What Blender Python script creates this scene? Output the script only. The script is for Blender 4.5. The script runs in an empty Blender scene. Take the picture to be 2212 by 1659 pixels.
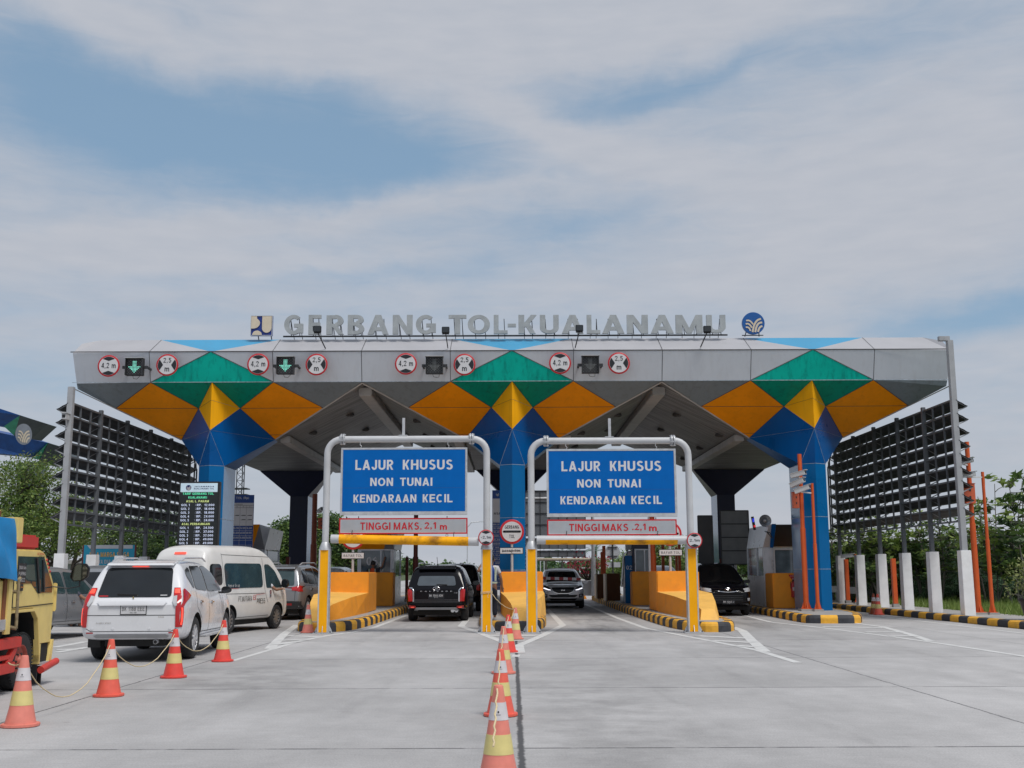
import bpy, bmesh, math, random
from mathutils import Vector, Matrix, geometry
from mathutils.bvhtree import BVHTree
import numpy as np
random.seed(7)
C = bpy.context.scene.collection
PI = math.pi
R = math.radians
# ------------------------------------------------------------------ camera
FPX, CX, CY, PITCH, CAMH, ROLL = 2400.0, 1106.0, 829.5, R(9.51), 1.6, 0.0035
cp, sp = math.cos(PITCH), math.sin(PITCH)
def ray(x, y):
    dx, dy = x - CX, y - CY
    dy += dx * ROLL
    u, v = dx / FPX, dy / FPX
    return Vector((u, cp + v * sp, sp - v * cp))
def W(x, y, Y):                       # world point seen at photo point (x,y), lying in the plane Y
    d = ray(x, y); t = Y / d.y
    return Vector((d.x * t, Y, CAMH + d.z * t))
def G(x, y, z=0.0):                   # world point on the level z
    d = ray(x, y); t = (z - CAMH) / d.z
    return Vector((d.x * t, d.y * t, z))
def camera():
    cam = bpy.data.cameras.new("camera"); o = bpy.data.objects.new("camera", cam); C.objects.link(o)
    cam.sensor_width = 36; cam.lens = FPX / 2212 * 36; cam.clip_end = 3000; cam.clip_start = 0.1
    o.matrix_world = Matrix.Translation((0, 0, CAMH)) @ Matrix.Rotation(R(90) + PITCH, 4, 'X') @ Matrix.Rotation(-ROLL, 4, 'Z')
    bpy.context.scene.camera = o
camera()
# ------------------------------------------------------------------ materials
MATS = {}
def mat(name, col, rough=0.6, metal=0.0, var=0.12, vscale=3.0, coat=0.0, streak=0.0, bump=0.0, bscale=40.0, emit=None, estr=1.0, spec=0.5, dirt=None, dirt_amt=0.0):
    if name in MATS: return MATS[name]
    m = bpy.data.materials.new(name); m.use_nodes = True
    nt = m.node_tree; N = nt.nodes; L = nt.links
    b = N["Principled BSDF"]
    b.inputs["Roughness"].default_value = rough; b.inputs["Metallic"].default_value = metal
    b.inputs["Coat Weight"].default_value = coat; b.inputs["Coat Roughness"].default_value = 0.06
    b.inputs["Specular IOR Level"].default_value = spec
    tc = N.new("ShaderNodeTexCoord")
    n1 = N.new("ShaderNodeTexNoise"); n1.inputs["Scale"].default_value = vscale; n1.inputs["Detail"].default_value = 6
    L.new(tc.outputs["Object"], n1.inputs["Vector"])
    mr = N.new("ShaderNodeMapRange"); mr.inputs[1].default_value = 0.3; mr.inputs[2].default_value = 0.7
    mr.inputs[3].default_value = 1 - var; mr.inputs[4].default_value = 1 + var
    L.new(n1.outputs["Fac"], mr.inputs[0])
    mul = N.new("ShaderNodeVectorMath"); mul.operation = 'SCALE'
    mul.inputs[0].default_value = col[:3]; L.new(mr.outputs[0], mul.inputs["Scale"])
    out = mul.outputs[0]
    if streak > 0 or dirt_amt > 0:
        mp = N.new("ShaderNodeMapping"); mp.inputs["Scale"].default_value = (5, 5, 0.35) if streak > 0 else (1.5, 1.5, 1.5)
        L.new(tc.outputs["Object"], mp.inputs[0])
        n2 = N.new("ShaderNodeTexNoise"); n2.inputs["Scale"].default_value = 1.3; n2.inputs["Detail"].default_value = 8; n2.inputs["Roughness"].default_value = 0.65
        L.new(mp.outputs[0], n2.inputs["Vector"])
        m2 = N.new("ShaderNodeMapRange"); m2.inputs[1].default_value = 0.5; m2.inputs[2].default_value = 0.72
        m2.inputs[3].default_value = 0.0; m2.inputs[4].default_value = max(streak, dirt_amt)
        L.new(n2.outputs["Fac"], m2.inputs[0])
        mx = N.new("ShaderNodeMix"); mx.data_type = 'RGBA'
        L.new(m2.outputs[0], mx.inputs["Factor"]); L.new(out, mx.inputs[6])
        d = dirt or tuple(c * 0.35 for c in col[:3]); mx.inputs[7].default_value = (*d, 1)
        out = mx.outputs[2]
    L.new(out, b.inputs["Base Color"])
    rr = N.new("ShaderNodeMapRange"); rr.inputs[1].default_value = 0.3; rr.inputs[2].default_value = 0.7
    rr.inputs[3].default_value = max(0.02, rough * 0.88); rr.inputs[4].default_value = min(1, rough * 1.12)
    L.new(n1.outputs["Fac"], rr.inputs[0]); L.new(rr.outputs[0], b.inputs["Roughness"])
    if bump > 0:
        n3 = N.new("ShaderNodeTexNoise"); n3.inputs["Scale"].default_value = bscale; n3.inputs["Detail"].default_value = 5
        L.new(tc.outputs["Object"], n3.inputs["Vector"])
        bp = N.new("ShaderNodeBump"); bp.inputs["Strength"].default_value = bump; bp.inputs["Distance"].default_value = 0.02
        L.new(n3.outputs["Fac"], bp.inputs["Height"]); L.new(bp.outputs[0], b.inputs["Normal"])
    if emit:
        b.inputs["Emission Color"].default_value = (*emit, 1); b.inputs["Emission Strength"].default_value = estr
    MATS[name] = m
    return m
def srgb(r, g, b):
    f = lambda c: ((c / 255) / 12.92 if c / 255 < 0.04045 else (((c / 255) + 0.055) / 1.055) ** 2.4)
    return (f(r), f(g), f(b))
# ------------------------------------------------------------------ object helpers
def top_anc(o):
    while o.parent: o = o.parent
    return o
def thing(name, label, cat, loc=(0, 0, 0), group=None, kind=None):
    o = bpy.data.objects.new(name, None); C.objects.link(o); o.location = loc
    o.empty_display_size = 0.2
    o['label'] = label; o['category'] = cat
    if group: o['group'] = group
    if kind: o['kind'] = kind
    return o
def tag(o, label=None, cat=None, group=None, kind=None):
    if label: o['label'] = label
    if cat: o['category'] = cat
    if group: o['group'] = group
    if kind: o['kind'] = kind
    return o
def link_mesh(me, name, parent=None):
    o = bpy.data.objects.new(name, me); C.objects.link(o)
    if parent is not None:
        o.parent = parent
    return o
KIDS = None
def copy_tree(o, parent=None):
    c = o.copy(); C.objects.link(c)
    if parent is not None: c.parent = parent
    for ch in [k for k in bpy.data.objects if k.parent is o]:
        copy_tree(ch, c)
    return c
_txt = {}
def _glyph(c, t):
    e = t / 2; P = []
    def V(x, y0, y1): P.append([(x - e, y0), (x + e, y0), (x + e, y1), (x - e, y1)])
    def H(x0, x1, y): P.append([(x0, y - e * .92), (x1, y - e * .92), (x1, y + e * .92), (x0, y + e * .92)])
    def S(x0, y0, x1, y1, k=1.0):
        w = k * t * math.hypot(x1 - x0, y1 - y0) / abs(y1 - y0) / 2
        P.append([(x0 - w, y0), (x0 + w, y0), (x1 + w, y1), (x1 - w, y1)])
    def A(cx, cy, rx, ry, a0, a1, n=14):
        """band of an ellipse whose OUTER radii are rx, ry"""
        q = [(math.cos(R(a0 + (a1 - a0) * k / n)), math.sin(R(a0 + (a1 - a0) * k / n))) for k in range(n + 1)]
        ix, iy = rx - t, ry - t * .92
        for (c0, s0), (c1, s1) in zip(q, q[1:]):
            P.append([(cx + rx * c0, cy + ry * s0), (cx + rx * c1, cy + ry * s1), (cx + ix * c1, cy + iy * s1), (cx + ix * c0, cy + iy * s0)])
    h = t * .46
    w = {'I': t, '.': t, ',': t, ':': t, '-': .34, '1': .36, 'J': .52, 'L': .56, 'E': .6, 'F': .57, 'M': .82, 'W': 1.0, 'O': .78, 'Q': .78, 'G': .76, 'C': .72, 'D': .7, 'N': .68, 'U': .68, 'H': .68, 'A': .74,
         'T': .62, 'm': .82, 'i': t, ' ': .28, '(': .25, ')': .25}.get(c, .6 if c.islower() is False else .5)
    if c.isdigit() and c != '1': w = .56
    if c == 'A': S(t * .55, 0, w / 2, 1, .98); S(w - t * .55, 0, w / 2, 1, .98); H(w * .22, w * .78, .27)
    elif c == 'B': V(e, 0, 1); H(e, w * .55, 1 - h); H(e, w * .55, h); H(e, w * .55, .53); A(w * .52, .755, w * .44, .245, -90, 90); A(w * .52, .285, w * .48, .285, -90, 90)
    elif c == 'C': A(w / 2, .5, w / 2, .5, 48, 312, 22)
    elif c == 'D': V(e, 0, 1); H(e, w * .45, 1 - h); H(e, w * .45, h); A(w * .42, .5, w * .58, .5, -90, 90, 18)
    elif c == 'E': V(e, 0, 1); H(e, w, 1 - h); H(e, w * .92, .52); H(e, w, h)
    elif c == 'F': V(e, 0, 1); H(e, w, 1 - h); H(e, w * .88, .52)
    elif c == 'G': A(w / 2, .5, w / 2, .5, 48, 330, 24); V(w - e, .08, .46); H(w * .52, w, .46)
    elif c == 'H': V(e, 0, 1); V(w - e, 0, 1); H(e, w - e, .52)
    elif c == 'I': V(e, 0, 1)
    elif c == 'J': V(w - e, .28, 1); A(w / 2, .3, w / 2, .3, 180, 360)
    elif c == 'K': V(e, 0, 1); S(t * .9, .36, w - t * .45, 1, .85); S(w - t * .6, 0, w * .42, .62, .85)
    elif c == 'L': V(e, 0, 1); H(e, w, h)
    elif c == 'M': V(e, 0, 1); V(w - e, 0, 1); S(w / 2, 0, t * .62, 1, .8); S(w / 2, 0, w - t * .62, 1, .8)
    elif c == 'N': V(e, 0, 1); V(w - e, 0, 1); S(w - t * .6, 0, t * .6, 1, .9)
    elif c in 'O0': A(w / 2, .5, w / 2, .5, 0, 360, 28)
    elif c == 'Q': A(w / 2, .5, w / 2, .5, 0, 360, 28); S(w * .9, -.02, w * .6, .25)
    elif c == 'P': V(e, 0, 1); H(e, w * .55, 1 - h); H(e, w * .55, .44); A(w * .52, .71, w * .48, .31, -90, 90)
    elif c == 'R': V(e, 0, 1); H(e, w * .55, 1 - h); H(e, w * .55, .46); A(w * .52, .72, w * .48, .3, -90, 90); S(w - t * .4, 0, w * .48, .46, .9)
    elif c == 'S': A(w / 2, .74, w * .46, .275, 25, 270, 18); A(w / 2, .29, w * .5, .305, 90, -155, 18)
    elif c == 'T': V(w / 2, 0, 1); H(0, w, 1 - h)
    elif c == 'U': V(e, .3, 1); V(w - e, .3, 1); A(w / 2, .32, w / 2, .32, 180, 360, 16)
    elif c == 'V': S(w / 2, 0, t * .5, 1); S(w / 2, 0, w - t * .5, 1)
    elif c == 'W': S(w * .27, 0, t * .5, 1, .9); S(w * .27, 0, w / 2, 1, .9); S(w * .73, 0, w / 2, 1, .9); S(w * .73, 0, w - t * .5, 1, .9)
    elif c == 'X': S(t * .6, 0, w - t * .6, 1); S(w - t * .6, 0, t * .6, 1)
    elif c == 'Y': V(w / 2, 0, .45); S(w / 2, .4, t * .55, 1); S(w / 2, .4, w - t * .55, 1)
    elif c == 'Z': H(0, w, 1 - h); H(0, w, h); S(t * .7, h, w - t * .7, 1 - h)
    elif c == '1': V(w - e, 0, 1); S(t * .4, .68, w - t * .9, .98, .6)
    elif c == '2': A(w / 2, .70, w / 2, .30, -15, 170, 16); S(t * .7, h, w - t * .75, .60, .62); H(0, w, h)
    elif c == '3': A(w / 2, .74, w * .46, .26, -90, 160, 16); A(w / 2, .29, w / 2, .295, -160, 90, 16)
    elif c == '4': V(w * .72, 0, 1); H(0, w, .30); S(t * .5, .3, w * .66, .98, .7)
    elif c == '5': H(w * .14, w * .95, 1 - h); V(w * .14 + e, .5, 1); A(w / 2, .33, w / 2, .335, -155, 125, 18)
    elif c == '6': A(w / 2, .32, w / 2, .325, 0, 360, 22); A(w * .62, .45, w * .62, .555, 95, 190, 10)
    elif c == '7': H(0, w, 1 - h); S(w * .38, 0, w - t * .5, 1 - h)
    elif c == '8': A(w / 2, .74, w * .45, .265, 0, 360, 20); A(w / 2, .28, w / 2, .285, 0, 360, 20)
    elif c == '9': A(w / 2, .68, w / 2, .325, 0, 360, 22); A(w * .38, .55, w * .62, .555, -85, 10, 10)
    elif c == '.': V(e, 0, t)
    elif c == ',': V(e, 0, t); S(e * .5, -t * .95, e * 1.4, .02, .5)
    elif c == ':': V(e, .08, .08 + t); V(e, .55, .55 + t)
    elif c == '-': H(0, w, .42)
    elif c == '(': A(w * 1.1, .45, w * 1.1, .65, 115, 245)
    elif c == ')': A(-w * .1, .45, w * 1.1, .65, -65, 65)
    elif c == 'm': V(e, 0, .72); A(w * .27, .46, w * .27 , .26, 0, 180); V(w / 2, 0, .5); A(w * .73 , .46, w * .27, .26, 0, 180); V(w - e, 0, .5)
    elif c == 'n': V(e, 0, .72); A(w / 2, .44, w / 2, .28, 0, 180); V(w - e, 0, .46)
    elif c == 'u': V(e, .26, .72); A(w / 2, .28, w / 2, .28, 180, 360); V(w - e, 0, .72)
    elif c == 'p': V(e, -.28, .72); A(w / 2, .36, w / 2, .36, 0, 360, 20)
    elif c == 'd': V(w - e, 0, 1); A(w / 2, .36, w / 2, .36, 0, 360, 20)
    elif c == 'a': A(w / 2, .24, w / 2, .24, 0, 360, 18); V(w - e, 0, .5); A(w / 2, .46, w / 2, .26, 0, 160)
    elif c == 'e': A(w / 2, .36, w / 2, .36, 0, 320, 20); H(e, w - e * .3, .37)
    elif c == 'i': V(e, 0, .72); V(e, .85, 1)
    elif c == 'k': V(e, 0, 1); S(e, .3, w - t * .4, .72, .8); S(w - t * .5, 0, w * .45, .45, .8)
    elif c == 'r': V(e, 0, .72); A(w * .55, .44, w * .5, .28, 60, 180)
    elif c == 's': A(w / 2, .53, w * .45, .2, 20, 270, 14); A(w / 2, .2, w / 2, .21, 90, -160, 14)
    elif c != ' ': V(e, 0, .7)
    return P, w
def text_data(s, bold=0.0, spacing=1.0):
    k = (s, bold, spacing)
    if k in _txt: return _txt[k]
    t = .125 + bold * 2.2; x = 0.0; vs, fs = [], []
    for c in s:
        gk = (c, round(t, 4))
        if gk not in _txt:
            P, w = _glyph(c, t); v, f = [], []
            if P:
                iv, ifc = [], []
                for q in P:
                    ar = sum(q[i][0] * q[(i + 1) % len(q)][1] - q[(i + 1) % len(q)][0] * q[i][1] for i in range(len(q)))
                    if abs(ar) < 1e-7: continue
                    if ar < 0: q = q[::-1]
                    b = len(iv); iv += [Vector(p) for p in q]; ifc.append([b + i for i in range(len(q))])
                r = geometry.delaunay_2d_cdt(iv, [], ifc, 0, 1e-5, True)
                v = [(p.x, p.y) for p in r[0]]; f = [tuple(q) for q, og in zip(r[2], r[5]) if len(og)]
            _txt[gk] = (v, f, w)
        v, f, w = _txt[gk]; b = len(vs)
        vs += [(p[0] + x, p[1]) for p in v]; fs += [tuple(b + i for i in q) for q in f]
        x += w + .13 * spacing * (1 if c != ' ' else .5) + (.04 if t < .16 else 0)
    xs = [v[0] for v in vs]; ys = [v[1] for v in vs]
    _txt[k] = (vs, fs, min(xs), max(xs), min(ys), max(ys)); return _txt[k]
class MB:
    """collects shapes into one mesh, in world (or, for a root at the origin, local) space"""
    def __init__(s, *mats):
        s.v = []; s.f = []; s.mi = []; s.mats = list(mats); s.cur = 0; s.X = None
    def m(s, material):
        if material not in s.mats: s.mats.append(material)
        s.cur = s.mats.index(material); return s
    def add(s, vs, fs, mis=None):
        b = len(s.v)
        if s.X is not None: vs = [s.X @ Vector(v) for v in vs]
        s.v.extend(tuple(v) for v in vs)
        for i, f in enumerate(fs):
            s.f.append(tuple(b + j for j in f)); s.mi.append(s.cur if mis is None else mis[i])
        return s
    def box(s, x0, x1, y0, y1, z0, z1, M=None, taper=None):
        vs = [Vector((x, y, z)) for z in (z0, z1) for y in (y0, y1) for x in (x0, x1)]
        if taper:
            cx, cy = (x0 + x1) / 2, (y0 + y1) / 2
            for i in range(4, 8): vs[i].x = cx + (vs[i].x - cx) * taper; vs[i].y = cy + (vs[i].y - cy) * taper
        if M: vs = [M @ v for v in vs]
        return s.add(vs, [(0, 2, 3, 1), (4, 5, 7, 6), (0, 1, 5, 4), (2, 6, 7, 3), (0, 4, 6, 2), (1, 3, 7, 5)])
    def cbox(s, c, size, M=None, taper=None):
        x, y, z = c; a, b, d = size
        return s.box(x - a / 2, x + a / 2, y - b / 2, y + b / 2, z - d / 2, z + d / 2, M, taper)
    def bar(s, a, b, w, h=None, up=(0, 0, 1)):
        """rectangular bar from a to b"""
        a, b = Vector(a), Vector(b); h = h or w; d = (b - a)
        if d.length < 1e-6: return s
        d.normalize(); u = Vector(up)
        if abs(d.dot(u)) > 0.99: u = Vector((0, 1, 0))
        r = d.cross(u).normalized(); u = r.cross(d).normalized()
        vs = []
        for p in (a, b):
            for (i, j) in ((-1, -1), (1, -1), (1, 1), (-1, 1)): vs.append(p + r * (w / 2 * i) + u * (h / 2 * j))
        return s.add(vs, [(3, 2, 1, 0), (4, 5, 6, 7), (0, 1, 5, 4), (1, 2, 6, 5), (2, 3, 7, 6), (3, 0, 4, 7)])
    def tube(s, pts, r, n=10, cap=True, closed=False):
        pts = [Vector(p) for p in pts]; rs = r if isinstance(r, (list, tuple)) else [r] * len(pts)
        vs = []; fs = []; last = None
        for i, p in enumerate(pts):
            if closed: d = pts[(i + 1) % len(pts)] - pts[i - 1]
            else: d = pts[min(i + 1, len(pts) - 1)] - pts[max(i - 1, 0)]
            d.normalize()
            if last is None:
                u = Vector((0, 0, 1)) if abs(d.z) < 0.9 else Vector((1, 0, 0))
            else: u = last
            a = d.cross(u).normalized(); u = a.cross(d).normalized(); last = u
            for k in range(n):
                t = 2 * PI * k / n
                vs.append(p + (a * math.cos(t) + u * math.sin(t)) * rs[i])
        m = len(pts)
        for i in range(m if closed else m - 1):
            for k in range(n):
                a0 = i * n + k; a1 = i * n + (k + 1) % n; b0 = ((i + 1) % m) * n + k; b1 = ((i + 1) % m) * n + (k + 1) % n
                fs.append((a0, a1, b1, b0))
        if cap and not closed:
            fs.append(tuple(reversed(range(n)))); fs.append(tuple((m - 1) * n + k for k in range(n)))
        return s.add(vs, fs)
    def lathe(s, prof, c=(0, 0, 0), n=24, axis='Z', mis=None, caps=True):
        """prof: list of (radius, height)"""
        vs = []; fs = []; ms = []
        for (r, h) in prof:
            for k in range(n):
                t = 2 * PI * k / n
                if axis == 'Z': p = (r * math.cos(t), r * math.sin(t), h)
                elif axis == 'Y': p = (r * math.cos(t), h, r * math.sin(t))
                else: p = (h, r * math.cos(t), r * math.sin(t))
                vs.append(Vector(p) + Vector(c))
        for i in range(len(prof) - 1):
            for k in range(n):
                fs.append((i * n + k, i * n + (k + 1) % n, (i + 1) * n + (k + 1) % n, (i + 1) * n + k))
                ms.append(mis[i] if mis else s.cur)
        if caps:
            fs.append(tuple(reversed(range(n)))); fs.append(tuple((len(prof) - 1) * n + k for k in range(n))); ms += [ms[0], ms[-1]]
        return s.add(vs, fs, ms)
    def prism(s, poly, axis, a, b, M=None):
        """extrude 2D polygon: axis 'Y': poly (x,z); 'X': poly (y,z); 'Z': poly (x,y)"""
        def P(p, t):
            if axis == 'Y': return Vector((p[0], t, p[1]))
            if axis == 'X': return Vector((t, p[0], p[1]))
            return Vector((p[0], p[1], t))
        n = len(poly); vs = [P(p, a) for p in poly] + [P(p, b) for p in poly]
        if M: vs = [M @ v for v in vs]
        return s.add(vs, [tuple(range(n - 1, -1, -1)), tuple(range(n, 2 * n))] + [(i, (i + 1) % n, n + (i + 1) % n, n + i) for i in range(n)])
    def face(s, pts): return s.add(pts, [tuple(range(len(pts)))])
    def slab(s, pts, d):
        """polygon with thickness along vector d"""
        n = len(pts); d = Vector(d); vs = [Vector(p) for p in pts]; vs += [p + d for p in vs]
        return s.add(vs, [tuple(range(n - 1, -1, -1)), tuple(range(n, 2 * n))] + [(i, (i + 1) % n, n + (i + 1) % n, n + i) for i in range(n)])
    def disc(s, c, r, n=40, R_=(1, 0, 0), U_=(0, 0, 1), r0=0.0, a0=0, a1=2 * PI):
        c = Vector(c); R_ = Vector(R_); U_ = Vector(U_)
        P = lambda rr, t: c + R_ * (rr * math.cos(t)) + U_ * (rr * math.sin(t))
        ts = [a0 + (a1 - a0) * k / n for k in range(n + 1)]
        if r0 <= 0 and a1 - a0 > 6.2: return s.face([P(r, t) for t in ts[:-1]])
        if r0 <= 0: return s.face([c] + [P(r, t) for t in ts])
        for k in range(n): s.face([P(r0, ts[k]), P(r, ts[k]), P(r, ts[k + 1]), P(r0, ts[k + 1])])
        return s
    def text(s, body, O, w=None, h=1.0, bold=0.0, R_=(1, 0, 0), U_=(0, 0, 1), align='C', depth=0.0, spacing=1.0, shear=0.0, ref=None):
        """cap text: box height h, centred (or L/R aligned) at O (centre height); width w optional"""
        vs, fs, x0, x1, y0, y1 = text_data(body, bold, spacing)
        if ref:
            _, _, _, _, y0, y1 = text_data(ref, bold, spacing)
        sy = h / (y1 - y0); sx = w / (x1 - x0) if w else sy
        O = Vector(O); R_ = Vector(R_).normalized(); U_ = Vector(U_).normalized(); Nn = R_.cross(U_)
        ax = {'C': (x0 + x1) / 2, 'L': x0, 'R': x1}[align]; ay = (y0 + y1) / 2
        P = [O + R_ * ((v[0] - ax) * sx + shear * (v[1] - ay) * sy) + U_ * ((v[1] - ay) * sy) for v in vs]
        if depth == 0: return s.add(P, fs)
        F = [p + Nn * depth for p in P]
        s.add(F, fs); s.add(P, [tuple(reversed(f)) for f in fs])
        cnt = {}
        for f in fs:
            for i in range(len(f)):
                e = (f[i], f[(i + 1) % len(f)]); cnt[tuple(sorted(e))] = cnt.get(tuple(sorted(e)), []) + [e]
        side = [e[0] for e in cnt.values() if len(e) == 1]
        b = len(P)
        s.add(P + F, [(a, c, c + b, a + b) for (a, c) in side])
        return s
    def build(s, name, parent=None, smooth=None, bevel=0.0, label=None, material=None, merge=False):
        off = top_anc(parent).location.copy() if parent is not None else None
        me = bpy.data.meshes.new(name)
        vs = s.v if off is None or off.length == 0 else [(v[0] - off.x, v[1] - off.y, v[2] - off.z) for v in s.v]
        me.from_pydata(vs, [], s.f)
        for mt in s.mats: me.materials.append(mt)
        me.polygons.foreach_set("material_index", s.mi)
        if merge or bevel > 0:
            bm = bmesh.new(); bm.from_mesh(me)
            bmesh.ops.remove_doubles(bm, verts=bm.verts, dist=0.0005)
            if bevel > 0:
                es = [e for e in bm.edges if len(e.link_faces) == 2 and e.calc_face_angle(0) > 0.5]
                bmesh.ops.bevel(bm, geom=es, offset=bevel, segments=2, affect='EDGES', clamp_overlap=True)
            bmesh.ops.recalc_face_normals(bm, faces=bm.faces)
            bm.to_mesh(me); bm.free()
        me.update()
        if smooth is not None:
            me.shade_smooth(); me.set_sharp_from_angle(angle=R(smooth))
        o = link_mesh(me, name, parent)
        if label: o['label'] = label
        return o
def chaikin(pts, n=2, closed=True):
    for _ in range(n):
        q = []
        m = len(pts)
        for i in range(m if closed else m - 1):
            a, b = pts[i], pts[(i + 1) % m]
            q.append(tuple(a[k] * .75 + b[k] * .25 for k in range(len(a)))); q.append(tuple(a[k] * .25 + b[k] * .75 for k in range(len(a))))
        if not closed: q = [pts[0]] + q + [pts[-1]]
        pts = q
    return pts
def rounded(poly, r):
    out = []; n = len(poly)
    for i in range(n):
        a, b, c = Vector(poly[i - 1]), Vector(poly[i]), Vector(poly[(i + 1) % n]); d1, d2 = (a - b), (c - b); k1 = min(r, d1.length * .4); k2 = min(r, d2.length * .4)
        p0 = b + d1.normalized() * k1; p2 = b + d2.normalized() * k2
        for t in (0, .33, .67, 1): out.append(tuple(p0.lerp(b, t).lerp(b.lerp(p2, t), t)))
    return out
def interp(tab, s):
    if s <= tab[0][0]: return tab[0][1]
    for (a, x), (b, y) in zip(tab, tab[1:]):
        if s <= b: return x + (y - x) * (s - a) / (b - a) if b > a else y
    return tab[-1][1]
# common materials
white_paint = mat("white_paint", (0.50, 0.51, 0.53), 0.45, var=0.06, dirt_amt=0.25, dirt=(0.35, 0.33, 0.3))
galv = mat("galvanised_steel", (0.50, 0.51, 0.53), 0.45, metal=0.35, var=0.12, vscale=8)
black_m = mat("black_plastic", (0.012, 0.012, 0.014), 0.45, var=0.2)
dark_m = mat("dark_metal", (0.03, 0.032, 0.036), 0.5, var=0.2)
red_m = mat("sign_red", (0.48, 0.012, 0.02), 0.4, var=0.08)
signwhite = mat("sign_white", (0.58, 0.58, 0.60), 0.35, var=0.05, dirt_amt=0.12, dirt=(0.3, 0.28, 0.25))
signblack = mat("sign_black", (0.012, 0.014, 0.018), 0.4)
yellow_post = mat("yellow_post_paint", (0.90, 0.40, 0.003), 0.5, spec=0.2, var=0.06, dirt_amt=0.15, dirt=(0.45, 0.22, 0.05))
orange_post = mat("orange_pole_paint", (0.62, 0.10, 0.018), 0.4, var=0.08)
rope_m = mat("rope_fibre", (0.62, 0.50, 0.30), 0.8, var=0.15, vscale=60)
# ------------------------------------------------------------------ world
def world():
    sc = bpy.context.scene
    w = bpy.data.worlds.new("World"); sc.world = w; w.use_nodes = True
    nt = w.node_tree; N = nt.nodes; L = nt.links; N.clear()
    out = N.new("ShaderNodeOutputWorld"); bg = N.new("ShaderNodeBackground"); bg.inputs[1].default_value = 0.1
    sky = N.new("ShaderNodeTexSky"); sky.sky_type = 'NISHITA'; sky.sun_disc = False
    sky.sun_elevation = R(60); sky.sun_rotation = R(142); sky.air_density = 1.0; sky.dust_density = 1.5; sky.ozone_density = 1.0
    tc = N.new("ShaderNodeTexCoord"); sep = N.new("ShaderNodeSeparateXYZ"); L.new(tc.outputs["Generated"], sep.inputs[0])
    def M(op, a, b=None, c=None, clamp=False):
        n = N.new("ShaderNodeMath"); n.operation = op; n.use_clamp = clamp
        for i, q in enumerate((a, b, c)):
            if q is None: continue
            if isinstance(q, (int, float)): n.inputs[i].default_value = q
            else: L.new(q, n.inputs[i])
        return n.outputs[0]
    X, Y, Z = sep.outputs
    # azimuth and elevation, in hundredths of a turn-ish units (radians)
    az = M('ARCTAN2', X, Y); el = M('ARCSINE', Z)
    comb = N.new("ShaderNodeCombineXYZ"); L.new(M('MULTIPLY', az, 1.0), comb.inputs[0]); L.new(el, comb.inputs[1])
    # warp
    nz = N.new("ShaderNodeTexNoise"); nz.inputs["Scale"].default_value = 7.0; nz.inputs["Detail"].default_value = 5; nz.inputs["Roughness"].default_value = 0.62
    L.new(comb.outputs[0], nz.inputs["Vector"])
    sn = N.new("ShaderNodeSeparateColor"); L.new(nz.outputs["Color"], sn.inputs[0])
    azw = M('ADD', az, M('MULTIPLY', M('SUBTRACT', sn.outputs[0], 0.5), 0.09))
    elw = M('ADD', el, M('MULTIPLY', M('SUBTRACT', sn.outputs[1], 0.5), 0.055))
    def blob(px, py, rx, ry, rot, amp):
        d = ray(px, py).normalized(); a0 = math.atan2(d.x, d.y); e0 = math.asin(d.z)
        rx, ry = rx / FPX, ry / FPX; c, s = math.cos(R(rot)), math.sin(R(rot))
        da = M('SUBTRACT', azw, a0); de = M('SUBTRACT', elw, e0)
        u = M('ADD', M('MULTIPLY', da, c / rx), M('MULTIPLY', de, s / rx))
        v = M('ADD', M('MULTIPLY', da, -s / ry), M('MULTIPLY', de, c / ry))
        q = M('ADD', M('MULTIPLY', u, u), M('MULTIPLY', v, v))
        return M('MULTIPLY', M('EXPONENT', M('MULTIPLY', q, -1.0)), amp)
    acc = None
    # (x, y, rx, ry, rotation, amount): blue gaps are negative, cloud banks positive
    for t in [(450, 300, 430, 110, -4, -1.15), (850, 330, 240, 75, -8, -0.95), (180, 200, 300, 90, -8, -0.8), (640, 190, 260, 50, -4, -0.6), (1330, 215, 170, 40, 10, -0.75),
              (1560, 150, 160, 22, 14, -0.5), (1180, 170, 200, 25, 0, -0.3), (1000, 60, 380, 85, 0, 1.0), (1450, 40, 300, 70, 6, 0.8), (200, 20, 280, 60, -12, 0.8), (720, 60, 160, 80, -10, 0.4),
              (1180, 270, 240, 35, -24, 0.7), (1500, 350, 300, 55, -12, 0.6), (1950, 400, 330, 150, 10, 0.7), (650, 470, 520, 32, 8, 0.7), (300, 560, 400, 45, 4, 0.6), (1750, 560, 450, 60, 5, 0.4),
              (1230, 480, 200, 45, 6, -0.6), (800, 590, 330, 22, 5, -0.5), (2100, 690, 230, 45, 12, -0.95), (60, 820, 180, 60, 0, -0.5), (1900, 80, 300, 70, 8, -0.35), (500, 690, 400, 16, 2, -0.3), (1500, 690, 250, 20, 0, -0.2)]:
        b = blob(*t); acc = b if acc is None else M('ADD', acc, b)
    mp = N.new("ShaderNodeMapping"); mp.inputs["Scale"].default_value = (2.6, 11.0, 1); mp.inputs["Rotation"].default_value = (0, 0, R(-8))
    L.new(comb.outputs[0], mp.inputs[0])
    n2 = N.new("ShaderNodeTexNoise"); n2.inputs["Scale"].default_value = 1.6; n2.inputs["Detail"].default_value = 9; n2.inputs["Roughness"].default_value = 0.52; n2.inputs["Distortion"].default_value = 0.4
    L.new(mp.outputs[0], n2.inputs["Vector"])
    base = M('ADD', M('MULTIPLY', M('SUBTRACT', n2.outputs["Fac"], 0.5), 0.85), 0.62)
    wz = N.new("ShaderNodeMapping"); wz.inputs["Scale"].default_value = (6.0, 26.0, 1); wz.inputs["Rotation"].default_value = (0, 0, R(-7)); L.new(comb.outputs[0], wz.inputs[0])
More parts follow.
